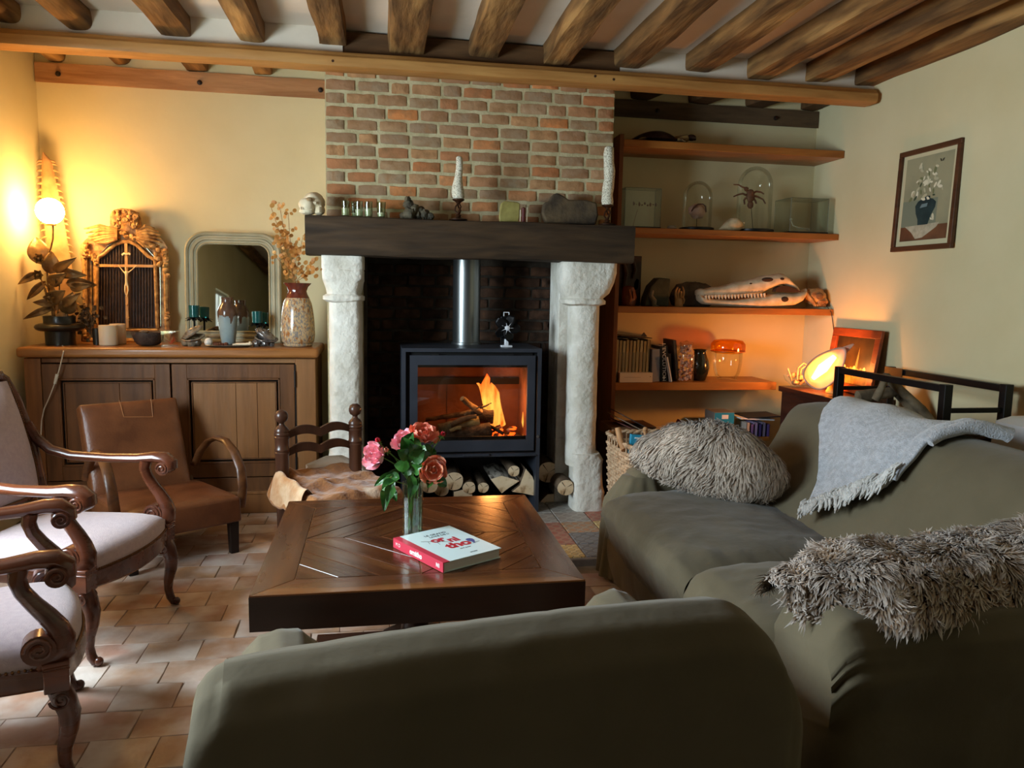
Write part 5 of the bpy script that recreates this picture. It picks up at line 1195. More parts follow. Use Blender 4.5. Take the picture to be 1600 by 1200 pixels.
m = MB(); m.bx(a,b,d2-.03,d2-.008,.790,.835); m.bx(a,b,d2-.10,d2-.01,.965,1.0); W('baffle', m, M('sooted_steel', (40,32,30), rough=.8), t, smooth=False)
for q in range(1, 3): m = MB(); m.bx(a+(b-a)*q/3-.001,a+(b-a)*q/3+.001,d2-.012,d2-.0095,.45,.79); W('brick_joint', m, STD, t)
m = MB(); m.lathe([(.096,1.057),(.096,1.07),(.0875,1.072),(.0875,2.39)], (aY(729,480,4.875).x,4.875,0), 48, closed=False); W('flue_pipe', m, M('brushed_steel', (150,152,152), (120,124,126), rough=.32, metal=.95, scale=30, stretch=(1,1,.02)), t)
EMB = M('ember', (255,96,30), (40,14,8), emis=0, rough=.8)
def fire_mat(name, bot, top, s):
    m = bpy.data.materials.new(name); m.use_nodes = True; nt = m.node_tree; nt.nodes.clear(); N = nt.nodes; L = nt.links
    o = N.new('ShaderNodeOutputMaterial'); e = N.new('ShaderNodeEmission'); tr = N.new('ShaderNodeBsdfTransparent'); mx = N.new('ShaderNodeMixShader'); at = N.new('ShaderNodeAttribute'); at.attribute_name = 'h'
    cr = N.new('ShaderNodeValToRGB'); q = cr.color_ramp.elements; q[0].color = (*lin(bot),1); q[1].color = (*lin(top),1); n2 = N.new('ShaderNodeTexNoise'); n2.inputs['Scale'].default_value = 20; tc2 = N.new('ShaderNodeTexCoord'); mp2 = N.new('ShaderNodeMapping'); mp2.inputs['Scale'].default_value = (1.4,1,.3); L.new(tc2.outputs['Object'], mp2.inputs[0]); L.new(mp2.outputs[0], n2.inputs['Vector']); ma = N.new('ShaderNodeMath'); ma.operation = 'MULTIPLY_ADD'; L.new(n2.outputs[0], ma.inputs[0]); ma.inputs[1].default_value = 2.6; ma.inputs[2].default_value = -1.0; mb2 = N.new('ShaderNodeMath'); mb2.operation = 'MULTIPLY_ADD'; L.new(at.outputs['Fac'], mb2.inputs[0]); mb2.inputs[1].default_value = .45; L.new(ma.outputs[0], mb2.inputs[2]); L.new(mb2.outputs[0], cr.inputs[0]); L.new(cr.outputs[0], e.inputs[0]); e.inputs[1].default_value = s
    lw = N.new('ShaderNodeLayerWeight'); lw.inputs[0].default_value = .4; tc = N.new('ShaderNodeTexCoord'); mp = N.new('ShaderNodeMapping'); mp.inputs['Scale'].default_value = (1,1,.35); L.new(tc.outputs['Object'], mp.inputs[0]); n = N.new('ShaderNodeTexNoise'); n.inputs['Scale'].default_value = 34; L.new(mp.outputs[0], n.inputs['Vector'])
    ml = N.new('ShaderNodeMath'); ml.operation = 'MULTIPLY_ADD'; L.new(lw.outputs['Facing'], ml.inputs[0]); ml.inputs[1].default_value = 1.1; sb = N.new('ShaderNodeMath'); sb.operation = 'SUBTRACT'; L.new(n.outputs[0], sb.inputs[0]); sb.inputs[1].default_value = .55; L.new(sb.outputs[0], ml.inputs[2])
    cl = N.new('ShaderNodeClamp'); L.new(ml.outputs[0], cl.inputs[0]); L.new(cl.outputs[0], mx.inputs[0]); L.new(e.outputs[0], mx.inputs[1]); L.new(tr.outputs[0], mx.inputs[2]); L.new(mx.outputs[0], o.inputs[0]); return m
FL = fire_mat('flame', (255,196,84), (250,84,10), 2.3)
def z6(x, y, Y): return aY(620+x*.15, 560+y*.15, Y)
def flame(pts, Y, t):
    P_ = [z6(x, y, Y+rnd.uniform(-.02,.02)) for x, y, _ in pts]; m = MB(); m.tube(P_, [(w_*.00062, w_*.0004) for *_, w_ in pts], 12, up=(1,0,0)); m.jitter(.012, 14, rnd.random()*9)
    o = W('flame', m, FL, t, ang=80); me = o.data; a = me.attributes.new('h', 'FLOAT', 'POINT'); n = len(pts); a.data.foreach_set('value', [min(1, (i//12)/(n-1)) for i in range(len(me.vertices))])
FY = 4.74
t2 = thing('fire', 'orange flames burning on the right of the logs in the stove', 'fire', (.66, FY, .47))
for pts in ([(1010,690,50),(985,560,55),(950,450,62),(930,360,50),(920,270,42),(945,200,26),(940,160,4)], [(1060,690,50),(1040,560,52),(1030,450,55),(1020,360,50),(1000,290,36),(995,250,4)], [(1110,690,34),(1080,600,36),(1060,520,30),(1050,430,24),(1045,360,3)],
            [(960,560,50),(950,500,55),(975,420,36),(985,330,20),(980,280,3)], [(900,430,14),(890,350,24),(870,290,18),(840,262,12),(826,258,3)], [(1000,700,30),(1060,650,36),(1090,600,20),(1075,560,3)], [(1330,830,22),(1332,740,24),(1325,660,18),(1320,560,3)]):
    flame(pts, FY, t2)
point('fire_light', (.70, 4.68, .74), 7, (1, .42, .12), .07)
BARK = M('fire_log_bark', (140,116,86), (78,60,44), rough=.9, scale=16, bump=.006, bscale=40); CUT = M('cut_wood', (214,178,128), (188,146,96), rough=.8, scale=10)
HOT = M('glowing_wood', (255,110,40), emis=3.6, ecol=(255,84,20), rough=.9)
def stick(label, pts, r0, r1, Y, mat=BARK, Yo=None, end=True):
    P_ = [z6(x, y, Y+(Yo[i] if Yo else 0)) for i, (x, y) in enumerate(pts)]; o_ = P_[0].copy(); t = thing('fire_log', label, 'log', o_)
    fine = []; n = 10
    for i in range(len(P_)-1):
        for k in range(n): fine.append(P_[i].lerp(P_[i+1], k/n))
    fine.append(P_[-1]); m = MB(); m.tube(fine, [r0+(r1-r0)*i/(len(fine)-1) for i in range(len(fine))], 12); m.jitter(.006, 26, pts[0][0]); W('bark', m, mat, t)
    if end:
        d = (P_[0]-P_[1]).normalized(); m = MB(); m.tube([P_[0]+d*.0005, P_[0]+d*.003], [r0*.92, r0*.86], 12); W('cut_end', m, CUT, t)
stick('short forked stick standing out of the burning logs with a pale cut end', [(682,418),(770,490),(870,560)], .018, .020, 4.68, Yo=[-.04,0,.02])
stick('mossy split log lying lowest at the left of the stove fire', [(430,735),(640,690),(860,650)], .030, .034, 4.66, M('mossy_log', (170,156,110), (100,86,60), rough=.9, scale=18, bump=.005), end=False)
stick('dark charred log across the front of the stove fire', [(520,800),(760,775),(980,740)], .040, .046, 4.64, M('charred_log', (92,78,64), (44,34,28), rough=.95, scale=24, bump=.008), end=False)
stick('thick dark log under the flames in the stove', [(780,610),(900,600),(1000,610)], .044, .046, 4.72, M('charred_log_b', (64,48,40), (30,22,18), rough=.95, scale=24, bump=.008), end=False)
stick('thin dark branch lying at the back left of the stove fire', [(300,640),(560,600),(800,560)], .014, .018, 4.76, end=False)
stick('thin twig crossing in front of the flames', [(860,520),(940,490),(985,468)], .007, .004, 4.64, end=False)
stick('thin bent twig rising left of the flames', [(700,600),(740,560),(800,540),(880,500)], .006, .004, 4.63, end=False)
stick('grey curved branch across the middle of the stove fire', [(560,690),(700,630),(830,600)], .018, .014, 4.62, end=False)
stick('short light split stick at the left foot of the fire', [(560,760),(610,735),(670,720)], .012, .012, 4.60, MATS['mossy_log'], end=False)
stick('charred stick leaning over the embers', [(960,700),(1040,745),(1110,780)], .013, .012, 4.63, M('charred_log_c', (58,46,40), (26,20,18), rough=.95, scale=24), end=False)
re_ = random.Random(4); t3 = thing('ember_bed', 'glowing orange embers at the right of the stove fire', 'embers', (.72, 4.66, .465)); m = MB(); m2 = MB()
for k in range(46):
    x = re_.uniform(930,1230); y = re_.uniform(715,820) if x > 1000 else re_.uniform(770,825); c = z6(x, y, re_.uniform(4.62,4.74)); (m if k % 3 else m2).blob(c, (re_.uniform(.010,.022), .012, re_.uniform(.006,.012)), 8, .5, 40, k)
stuff(W('glowing_coals', m, HOT, t3)); stuff(W('ash_coals', m2, M('ash', (150,132,120), (60,50,46), rough=.95, scale=30), t3))
m = MB()
for k in range(16): c = z6(re_.uniform(560,1200), re_.uniform(825,838), 4.585); m.blob(c, re_.uniform(.003,.008), 6, .4, 40, k)
m.bx(.21,.905,4.56,4.90,.4625,.468); stuff(W('ash_bed', m, MATS['ash'], t3))
# stove fan on top
t = thing('stove_fan', 'small black five-bladed stove fan standing on the stove', 'fan', (.775, 4.62, 1.0575)); BL = M('black_anodised', (22,22,24), rough=.4, metal=.5); AL = M('bright_aluminium', (226,230,238), rough=.35, metal=.2)
m = MB(); m.bx(-.035,.035,-.02,.02,0,.012); m.bx(-.012,.012,-.012,.012,.01,.05); obj('foot', m, AL, t, bev=.003)
m = MB(); m.bx(-.035,.035,.012,.022,.02,.19); m.bx(-.012,.012,-.004,.024,.10,.13); obj('fin_body', m, BL, t, bev=.004)
m = MB(); m.tube([(-.016,.016,.185),(-.016,.016,.213),(.016,.016,.213),(.016,.016,.185)], .0035, 6); obj('handle', m, AL, t)
for k in range(5):
    a = k*2*pi/5+.35; m = MB(); Rm = Matrix.Translation((0,-.016,.118)) @ Matrix.Rotation(a, 4, 'Y'); m.m = Rm
    m.grid(lambda u, v: Vector(((u-.5)*.062*sin(pi*(.18+.72*v))**.6, -.012*(u-.5)*1.6, .008+.074*v)), 6, 7); o = obj('blade', m, BL, t); o.modifiers.new('s', 'SOLIDIFY').thickness = .002
m = MB(); m.lathe([(0,0),(.015,0),(.015,.012),(.006,.016),(0,.016)], (0,0,0), 12)
for k in range(7): a = k*2*pi/7; m.add([(cos(a-.25)*.010,sin(a-.25)*.010,.006),(cos(a+.25)*.010,sin(a+.25)*.010,.006),(cos(a)*.042,sin(a)*.042,.004)], [(0,1,2)])
m.v = [(x,-.020-z,.118+y) for x, y, z in m.v]; obj('hub', m, AL, t)
# ================================================================ split logs under and beside the stove
LB = M('log_bark', (112,92,72), (66,52,40), rough=.95, scale=12, stretch=(1,.3,1), bump=.008, bscale=26); LC = M('log_cut_face', (232,212,178), (208,178,136), rough=.85, scale=7, bump=.002, bscale=50, col3=(150,112,74), s3=16)
BIR = M('birch_bark', (196,186,172), (96,84,74), rough=.9, scale=14, stretch=(3,.6,1), bump=.004, lo=.45, hi=.6)
def log(label, px, py, rpx, Y, L, shape='round', mat=LB, yaw=0, pts=None, dark=False, tilt=0):
    k = 1189/(aY(px,py,Y)-Vector((0,0,CH))).dot(cF); c = aY(px, py, Y); t = thing('split_log' if shape != 'round' else 'log', label, 'log', c)
    if pts: out = [((x-px)/k, -(y-py)/k) for x, y in pts]
    else: out = [(rpx/k*cos(a)*(1+.05*sin(3*a+px)), rpx/k*sin(a)*(1+.05*cos(2*a))) for a in [2*pi*i/20 for i in range(20)]]
    m = MB(); n = len(out); dv = Vector((sin(yaw), cos(yaw), tilt)); rows = 6
    for j in range(rows+1):
        f = j/rows
        for x, z in out: p = Vector((x*(1-.04*f), 0, z*(1-.04*f)))+dv*L*f; p += mnoise.noise_vector(Vector((p.x*20+px, p.y*8, p.z*20)))*.006*(0 if j == 0 else 1); m.v.append(tuple(p))
    m.f = [(j*n+i, j*n+(i+1) % n, (j+1)*n+(i+1) % n, (j+1)*n+i) for j in range(rows) for i in range(n)]+[tuple(rows*n+i for i in range(n))]; obj('bark', m, mat, t, ang=50)
    m = MB(); m.v = [(x, -.001+.0015*mnoise.noise(Vector((x*60, z*60, 0))), z) for x, z in out]+[(0,-.002,0)]; m.f = [(i, (i+1) % n, n) for i in range(n)]; o = obj('cut_face', m, LC, t)
    if shape == 'round':
        m = MB()
        for a0 in (.5, 2.2, 4.4):
            rr_ = max(abs(out[0][0]), .01)*.9; m.add([(.0,-.0032,.0),(cos(a0+.05)*rr_,-.0032,sin(a0+.05)*rr_),(cos(a0-.05)*rr_,-.0032,sin(a0-.05)*rr_)], [(0,1,2)])
        obj('crack', m, GAP, o)
log('thick round weathered log, leftmost visible under the stove beside the peach rose', 709, 752, 15, 4.56, .38)
log('thin round log with a pale end, first right of the thick weathered log', 733, 762, 10, 4.55, .36)
log('thinnest round log, second right of the thick weathered log under the stove', 755, 762, 8.5, 4.55, .36)
log('birch log split in a wedge in the middle under the stove', 786, 760, 20, 4.56, .38, 'split', BIR, pts=[(766,748),(783,743),(800,748),(812,752),(796,762),(784,771)])
log('small round log lying on top of the split birch wedge', 803, 736, 9, 4.57, .36)
log('tall pale split log upright at the right end under the stove', 822, 757, 20, 4.55, .38, 'split', LB, pts=[(821,732),(832,745),(836,757),(834,775),(818,771),(800,768),(812,758)])
log('log half hidden behind the glass vase under the stove', 671, 757, 14, 4.56, .38)
log('low dark log behind the row under the stove', 690, 764, 12, 4.62, .34)
log('flat split piece lying under the thin round logs', 722, 773, 10, 4.57, .36, 'split', LB, pts=[(709,768),(722,765),(738,772),(738,780),(709,780)])
log('thick dark round log stacked beside the stove, in the middle of that pile', 857, 738, 17, 4.72, .36)
log('small dark round log highest in the pile beside the stove', 877, 715, 8, 4.80, .3)
log('bright round log end with radial cracks leaning on the right column', 884, 762, 13, 4.50, .20)
log('big dark half round log at the bottom of the pile beside the stove', 863, 783, 20, 4.72, .36, 'split', LB, pts=[(843,799),(845,782),(855,772),(868,771),(880,780),(885,797)])
# ================================================================ things on the mantel
ZM = 1.804
def Mt(name, label, cat, px, Y=4.56, group=None): p = aY(px, 340, Y); return thing(name, label, cat, (p.x, Y, ZM), group=group)
PLAS = M('white_plaster', (226,214,186), (198,182,150), rough=.6, scale=14, bump=.002)
t = Mt('skull', 'small white animal skull at the left end of the mantel', 'skull', 489, 4.54)
m = MB(); m.blob((.005,.01,.075), (.062,.07,.060), 22); m.blob((-.030,-.045,.055), (.042,.04,.040), 16); m.tube([(-.06,-.03,.06),(-.035,-.062,.072),(.015,-.06,.066),(.055,-.01,.06)], [.008,.010,.010,.008], 8); m.jitter(.008, 22, 2); obj('cranium', m, PLAS, t)
m = MB(); m.blob((-.028,-.040,.022), (.045,.04,.020), 14, .3, 40); m.blob((.04,-.03,.03), (.03,.04,.03), 12, .3, 40); obj('jaw', m, PLAS, t)
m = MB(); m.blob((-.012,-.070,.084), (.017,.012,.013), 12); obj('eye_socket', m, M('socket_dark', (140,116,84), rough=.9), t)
m = MB()
for k in range(8): m.tube([(-.058+.011*k,-.078+.0015*k*k*.5,.040),(-.058+.011*k,-.080+.0015*k*k*.5,.026)], [.0045,.003], 6)
stuff(obj('teeth', m, PLAS, t))
VG = thinglass('votive_glass', (232,238,226), .10, .03); VW = M('votive_wax', (222,216,196), rough=.5, sss=.1)
for px, r_, hf, lb in ((540,.022,.5,'leftmost glass votive candle on the mantel'),(553,.017,.25,'low stemmed votive glass standing second from the left on the mantel'),(561,.022,.45,'glass votive candle third from the left on the mantel'),(576,.022,.5,'glass votive candle with a dark reflection, fourth from the left on the mantel'),(596,.024,.3,'rightmost glass votive candle on the mantel, nearest the rock')):
    t = Mt('votive_candle', lb, 'candle', px, 4.50+(.03 if px == 553 else 0), 'glass votives on the mantel'); m = MB(); m.lathe([(0,0),(r_*.9,0),(r_,.004),(r_*1.06,.088),(r_*.98,.088),(r_*.92,.006),(0,.005)], (0,0,0), 24, closed=False); obj('glass_cup', m, VG, t)
    m = MB(); m.lathe([(0,.006),(r_*.9,.006),(r_*.95,.09*hf),(0,.09*hf)], (0,0,0), 20, closed=False); m.tube([(0,0,.09*hf),(0,0,.09*hf+.008)], .0012, 5); obj('wax', m, VW, t)
t = Mt('rock', 'knobbly dark green rock cluster on the mantel left of the first candlestick', 'rock', 652, 4.54); ROCK = M('dark_rock', (92,84,66), (52,48,38), rough=.8, scale=18, bump=.006)
m = MB(); rk = random.Random(3)
for x, z, r_ in ((-.045,.03,.036),(-.05,.085,.028),(-.02,.06,.03),(.0,.028,.03),(.02,.055,.024),(.045,.03,.028),(.075,.018,.022),(-.08,.02,.022),(-.055,.11,.018)): m.blob((x, rk.uniform(-.02,.03), z), r_, 14, .45, 30, int(x*1000))
m.v = [(x, y, max(z, 0)) for x, y, z in m.v]; obj('rock_body', m, ROCK, t)
CWX = M('netted_white_wax', (216,212,194), (150,142,122), rough=.7, scale=170, detail=1, lo=.5, hi=.62, bump=.003, bscale=170); BRN = M('turned_brown_metal', (74,44,26), (48,28,18), rough=.35, metal=.4)
for px, Y, hc, kind, lb in ((716,4.50,.285,0,'dark turned candlestick with a short bulging netted candle in the middle of the mantel'),(949,4.50,.335,1,'dark turned candlestick with a tall wavy netted candle at the right end of the mantel')):
    t = Mt('candlestick', lb, 'candlestick', px, Y); m = MB(); m.lathe([(.0,0),(.052,.0),(.054,.006),(.03,.012),(.012,.02),(.018,.028),(.010,.036)], (0,0,0), 28); obj('foot', m, BRN, t)
    for k in range(3):
        a = k*2*pi/3; m = MB(); m.tube([(.006*cos(a),.006*sin(a),.036),(.020*cos(a+.7),.020*sin(a+.7),.056),(.018*cos(a+1.4),.018*sin(a+1.4),.076),(.006*cos(a+2),.006*sin(a+2),.094)], .0048, 8); obj('twist', m, BRN, t)
    m = MB(); m.lathe([(.006,.092),(.012,.096),(.014,.102),(.034,.114),(.036,.120),(.03,.122),(.02,.118)], (0,0,0), 24); obj('drip_cup', m, BRN, t)
    m = MB(); prc = [(.030,.121),(.036,.135),(.037,.16),(.033,.19),(.026,.22),(.022,.25),(.021,.29),(.019,.33),(.018,.355),(.010,.362)] if kind == 0 else [(.033,.121),(.036,.14),(.032,.18),(.035,.22),(.031,.27),(.034,.32),(.030,.37),(.031,.42),(.027,.455),(.012,.462)]
    m.lathe(prc, (0,0,0), 24); m.v = [(x+.005*sin(z*26+px), y, z) for x, y, z in m.v]; obj('candle', m, CWX, t, ang=70)
m = MB(); m.prism([(-.058,0),(.052,0),(.06,.03),(.064,.112),(.05,.121),(-.03,.124),(-.048,.11),(-.062,.03)], -.016, .016, Matrix.Rotation(R(82), 4, 'X')); m.jitter(.004, 30, 2); o = obj('stone_slab', m, M('olive_soapstone', (160,150,88), (134,124,70), rough=.5, scale=20, sss=.1), bev=.006); p = aY(795, 346, 4.55); o.location = (p.x, 4.54, ZM+.001); tag(o, 'translucent yellow-green stone slab propped up on the mantel', 'stone')
t = Mt('dark_red_candle', 'small dark red candle between white-edged stands on the mantel', 'candle', 818, 4.52); m = MB(); m.lathe([(.012,0),(.012,.085),(.006,.09)], (0,0,0), 16); obj('wax', m, M('dark_red_wax', (84,30,26), rough=.5), t); m = MB(); m.bx(-.024,.024,-.014,.012,0,.005); m.bx(-.022,-.018,-.006,.006,.005,.075); m.bx(.018,.022,-.006,.006,.005,.09); obj('stand', m, PLAS, t, bev=.001)
m = MB(); m.prism([(-.14,.002),(.17,.002),(.185,.06),(.175,.135),(.10,.150),(.0,.145),(-.03,.165),(-.07,.185),(-.105,.17),(-.12,.135),(-.155,.12),(-.165,.06)], -.035, .03, Matrix.Rotation(R(84), 4, 'X')); o = obj('rock_slab', m, M('brown_fossil_rock', (96,80,58), (58,48,38), rough=.85, scale=10, bump=.006), sub=0, bev=.012, seg=3); p = aY(888, 348, 4.56); o.location = (p.x, 4.57, ZM+.003); tag(o, 'large dark brown rock slab propped up at the right of the mantel', 'rock')
# ================================================================ shelving in the right alcove
SHW = wood('shelf_wood', (164,106,46), (136,82,32), 'X', rough=.45, coat=.1); SHV = wood('shelf_side_wood', (122,74,36), (94,54,25), 'Z', rough=.5)
SF = 4.975
t = thing('shelving', 'long brown wall shelves on a side panel in the right alcove', 'shelf', (2.4, 5.2, 0))
m = MB(); m.bx(1.568,1.596,SF-.005,5.348,.0,2.44); W('side_panel', m, SHV, t, bev=.002)
ZS = [2.41, 1.841, 1.314, .791]
for z, th in zip(ZS, (.048,.042,.045,.055)): m = MB(); m.bx(1.597,3.195 if z > .9 else 2.79,SF,5.345,z-th,z); W('shelf_board', m, SHW, t, bev=.003)
m = MB(); m.bx(1.597,2.78,SF+.03,5.345,.36,.39); W('shelf_board', m, SHW, t, bev=.003)
def St(name, label, cat, px, si, Y=5.14, dz=.001, group=None): p = aY(px, 400, Y); return thing(name, label, cat, (p.x, Y, (ZS[si] if si < 4 else .39)+dz), group=group)
def sc(Y): return (aY(1100,400,Y)-aY(1099,400,Y)).x
# --- top shelf: turtle
TUR = M('turtle_shell', (52,32,26), (34,20,18), rough=.3, scale=10); TSK = M('turtle_skin', (140,112,66), (70,50,34), rough=.6, scale=26)
t = St('turtle', 'stuffed dark turtle with yellowish neck lying alone on the top shelf', 'turtle', 1030, 0, 5.08)
m = MB(); m.grid(lambda u, v: Vector((-.045+.165*v*cos(2*pi*u)*(1+.12*cos(2*pi*u)*-1), .10*v*sin(2*pi*u), .022+.062*(1-v*v))), 28, 9, True); m.grid(lambda u, v: Vector((-.045+.165*v*cos(2*pi*u)*(1-.12*cos(2*pi*u)), .10*v*sin(2*pi*u), .022-.008*(1-v*v))), 28, 5, True); obj('carapace', m, TUR, t)
m = MB(); m.tube([(.08,0,.028),(.13,-.005,.036),(.165,-.008,.048)], [.026,.028,.024], 12); obj('neck', m, TSK, t)
m = MB(); m.blob((.192,-.01,.050), (.034,.022,.022), 14); m.blob((.216,-.01,.042), (.012,.012,.011), 8); obj('head', m, TUR, t)
for a, b in (((.07,-.07,.022),(.12,-.09,.004)),((-.16,-.06,.02),(-.21,-.08,.006))): m = MB(); m.tube([a, ((a[0]+b[0])/2,(a[1]+b[1])/2,.018), b], [(.022,.010),(.02,.007),(.008,.003)], 8, up=(0,1,0)); obj('flipper', m, TSK, t)
# --- second shelf
GLS = thinglass('display_glass', (250,252,250), .025, .02); BLKB = M('black_base', (20,20,20), rough=.4)
def gbox(name, label, px0, px1, ytop, Y, si, dep):
    a, b = aY(px0,340,Y), aY(px1,340,Y); h = aY((px0+px1)/2,ytop,Y).z-ZS[si]; t = thing(name, label, 'display box', ((a.x+b.x)/2, Y, ZS[si]+.001)); w_ = (b.x-a.x)/2; y0, y1, g = 0, dep, .003
    for nm, bb in (('front_pane',(-w_,w_,y0,y0+g,.012,h)),('back_pane',(-w_,w_,y1-g,y1,.012,h)),('side_pane',(-w_,-w_+g,y0+g,y1-g,.012,h)),('side_pane',(w_-g,w_,y0+g,y1-g,.012,h)),('top_pane',(-w_,w_,y0,y1,h,h+g))): m = MB(); m.bx(*bb); obj(nm, m, GLS, t, smooth=False)
    m = MB()
    for x in (-w_,w_):
        for y in (y0,y1): m.tube([(x,y,.012),(x,y,h)], .0012, 4)
    for z in (h,): m.tube([(-w_,y0,z),(w_,y0,z),(w_,y1,z),(-w_,y1,z),(-w_,y0,z)], .0012, 4)
    stuff(obj('glass_edge', m, M('glass_edge', (88,100,86), rough=.4), t)); m = MB(); m.bx(-w_-.004,w_+.004,y0-.004,y1+.004,0,.012); obj('base', m, BLKB, t, smooth=False); return t, w_, h
t, w_, h = gbox('display_box', 'clear box with a dried orchid sprig inside on the left of the second shelf', 976, 1032, 294, 5.05, 1, .12)
m = MB(); m.tube([(-.05,.05,.012),(-.035,.05,.08),(-.02,.05,.13)], .0015, 5)
for k in range(9): m2 = leaf(Vector((-.05+.02*k,.05,.155+.006*sin(k*2))), Vector((-.055+.02*k,.04,.172+.010*cos(k*3))), .014, 0, 3); m.add(m2.v, m2.f)
stuff(obj('dried_orchid', m, M('dried_pink', (150,110,92), rough=.8), t))
t, w_, h = gbox('display_box', 'clear glass case with a small skeleton at the right end of the second shelf', 1235, 1294, 310, 5.02, 1, .22)
m = MB(); rs = random.Random(5); m.tube([(-.09,.08,.09),(-.075,.08,.06),(-.03,.08,.045),(.03,.08,.04),(.06,.08,.02)], [.004,.005,.006,.005,.003], 6)
for k in range(9): m.tube([(-.05+.012*k,.08,.046),(-.048+.012*k,.06,.03),(-.05+.012*k,.065,.014)], .0012, 4)
m.blob((-.092,.08,.10), (.014,.010,.010), 8); stuff(obj('skeleton', m, M('tiny_bone', (170,166,140), rough=.7), t))
def bell(label, px, rpx, ytop, Y):
    t = St('bell_jar', label, 'bell jar', px, 1, Y); r_ = rpx*sc(Y); h = aY(px,ytop,Y).z-ZS[1]
    m = MB(); m.lathe([(r_*1.18,0),(r_*1.2,.004),(r_*1.2,.018),(r_*1.15,.021),(0,.022)], (0,0,0), 36); obj('base', m, BLKB, t)
    pr = [(r_,.022)]+[(r_,.022+(h-r_*1.1-.022)*k/4) for k in range(1,5)]+[(r_*cos(a*pi/20)+.0002, h-r_*1.1+r_*1.1*sin(a*pi/20)) for a in range(1,11)]
    m = MB(); m.lathe(pr, (0,0,0), 40, closed=False); obj('glass_dome', m, GLS, t); return t, r_, h
t, r_, h = bell('smaller bell jar holding a pinkish shell on the second shelf', 1086, 21, 283, 5.12)
m = MB(); m.blob((-.002,0,.135), (.060,.045,.050), 20, .25, 20); m.jitter(.006, 30, 2); obj('shell', m, M('pink_white_shell', (206,170,150), (170,124,104), rough=.5, scale=16), t); m = MB(); m.tube([(-.055,-.03,.13),(-.045,-.042,.155),(-.015,-.05,.178),(.02,-.048,.18),(.045,-.035,.165),(.058,-.02,.13)], [.004,.006,.005,.004,.006,.004], 6); obj('shell_rim', m, M('dark_shell_rim', (92,52,38), rough=.6), t); m = MB(); m.tube([(0,0,.022),(0,0,.10)], .002, 6); obj('stand', m, BLKB, t)
t, r_, h = bell('taller bell jar with a mounted brown spider crab on the second shelf', 1174, 25, 260, 5.12)
CRB = M('crab_brown', (124,84,60), (90,56,40), rough=.7, scale=30, bump=.003)
def zc(x, y): p = aY(1120+x*.13125, 250+y*.13125, 5.09); return Vector((p.x-t.location.x, p.y-t.location.y, p.z-t.location.z))
m = MB(); c = zc(400,430); m.blob(c, (.030,.022,.046), 18, .25, 40); m.blob(zc(400,535), (.022,.018,.026), 14, .2, 40); m.blob(zc(350,345), (.016,.014,.016), 10, .3, 50); obj('carapace', m, CRB, t)
for pts in ([(370,390),(350,340),(300,320),(260,295),(200,292)],[(350,420),(310,400),(260,410),(200,435)],[(345,450),(325,480),(330,530)],[(440,390),(470,375),(530,385),(560,405)],[(450,430),(490,440),(550,470),(580,520)],[(440,460),(460,490),(470,520)],[(420,375),(430,360)]):
    m = MB(); m.tube([zc(*q) for q in pts], [.008-.0011*i for i in range(len(pts))], 7); obj('crab_leg', m, CRB, t)
m = MB(); m.tube([(0,0,.022),(0,.02,.10),c], .002, 6); obj('stand', m, BLKB, t)
m = MB(); m.lathe([(.02,0),(.034,.006),(.034,.014),(.028,.018),(.03,.022),(.02,.026),(0,.026)], (0,0,0), 24); o = obj('small_dish', m, M('pale_stone_dish', (170,160,138), rough=.6)); o.location = St('x','x','x',1048,1,5.06).location; bpy.data.objects.remove(bpy.data.objects['x']); tag(o, 'small pale stacked stone dish between the clear box and the bell jar', 'dish')
t = St('conch_shell', 'white conch shell lying between the two bell jars', 'shell', 1143, 1, 5.02); CON = M('white_conch', (214,200,164), (176,154,116), rough=.45, scale=18)
m = MB(); m.tube([(-.105,0,.006),(-.08,0,.016),(-.05,0,.032),(-.015,0,.044),(.02,0,.046),(.05,0,.040),(.068,0,.042),(.088,0,.050)], [.002,.012,.028,.042,.044,.034,.020,.003], 16); m.jitter(.004, 40, 3); m.v = [(x,y,max(z,0)) for x,y,z in m.v]; obj('whorl', m, CON, t); m = MB()
for k in range(6): m.blob((-.02+.018*k,-.018,.072-.003*k), .006, 7)
obj('knob', m, CON, t)
# --- third shelf
t = St('wood_carving', 'dark upright carved wooden panel at the left end of the third shelf', 'carving', 985, 2, 5.16); DCW = wood('dark_carving_wood', (76,48,28), (44,28,18), 'Z', rough=.5, bump=.003)
m = MB(); m.bx(-.09,.085,0,.03,0,.345); obj('board', m, DCW, t, bev=.004); m = MB(); m.tube([(-.05,-.01,.30),(-.03,-.016,.22),(-.045,-.012,.12)], [.012,.018,.012], 8); m.tube([(.02,-.01,.31),(.035,-.014,.25),(.02,-.01,.19)], [.010,.014,.010], 8); obj('relief', m, DCW, t); m = MB(); m.prism([(.035,.10),(.065,.12),(.07,.18),(.05,.19),(.035,.15)], -.004, 0, Matrix.Rotation(pi/2, 4, 'X')); obj('pale_inlay', m, M('worn_pale_patch', (128,120,92), rough=.6), t)
t = St('wooden_figure', 'small reddish brown carved wooden figure before the dark panel', 'figurine', 984, 2, 5.06); m = MB(); m.lathe([(.045,0),(.05,.01),(.052,.06),(.045,.10),(.038,.125),(.02,.135),(0,.136)], (0,0,0), 20, wob=lambda a, z: 1+.10*sin(3*a+z*40)); obj('body', m, wood('red_figure_wood', (128,66,34), (88,42,22), 'Z', rough=.4), t); m = MB(); m.tube([(-.012,-.05,.11),(.0,-.052,.06),(-.006,-.05,.01)], [.006,.008,.006], 6); m.tube([(.018,-.046,.10),(.02,-.05,.05)], [.006,.004], 6); obj('carved_limb', m, wood('light_figure_wood', (160,96,56), (120,66,34), 'Z', rough=.4), t)
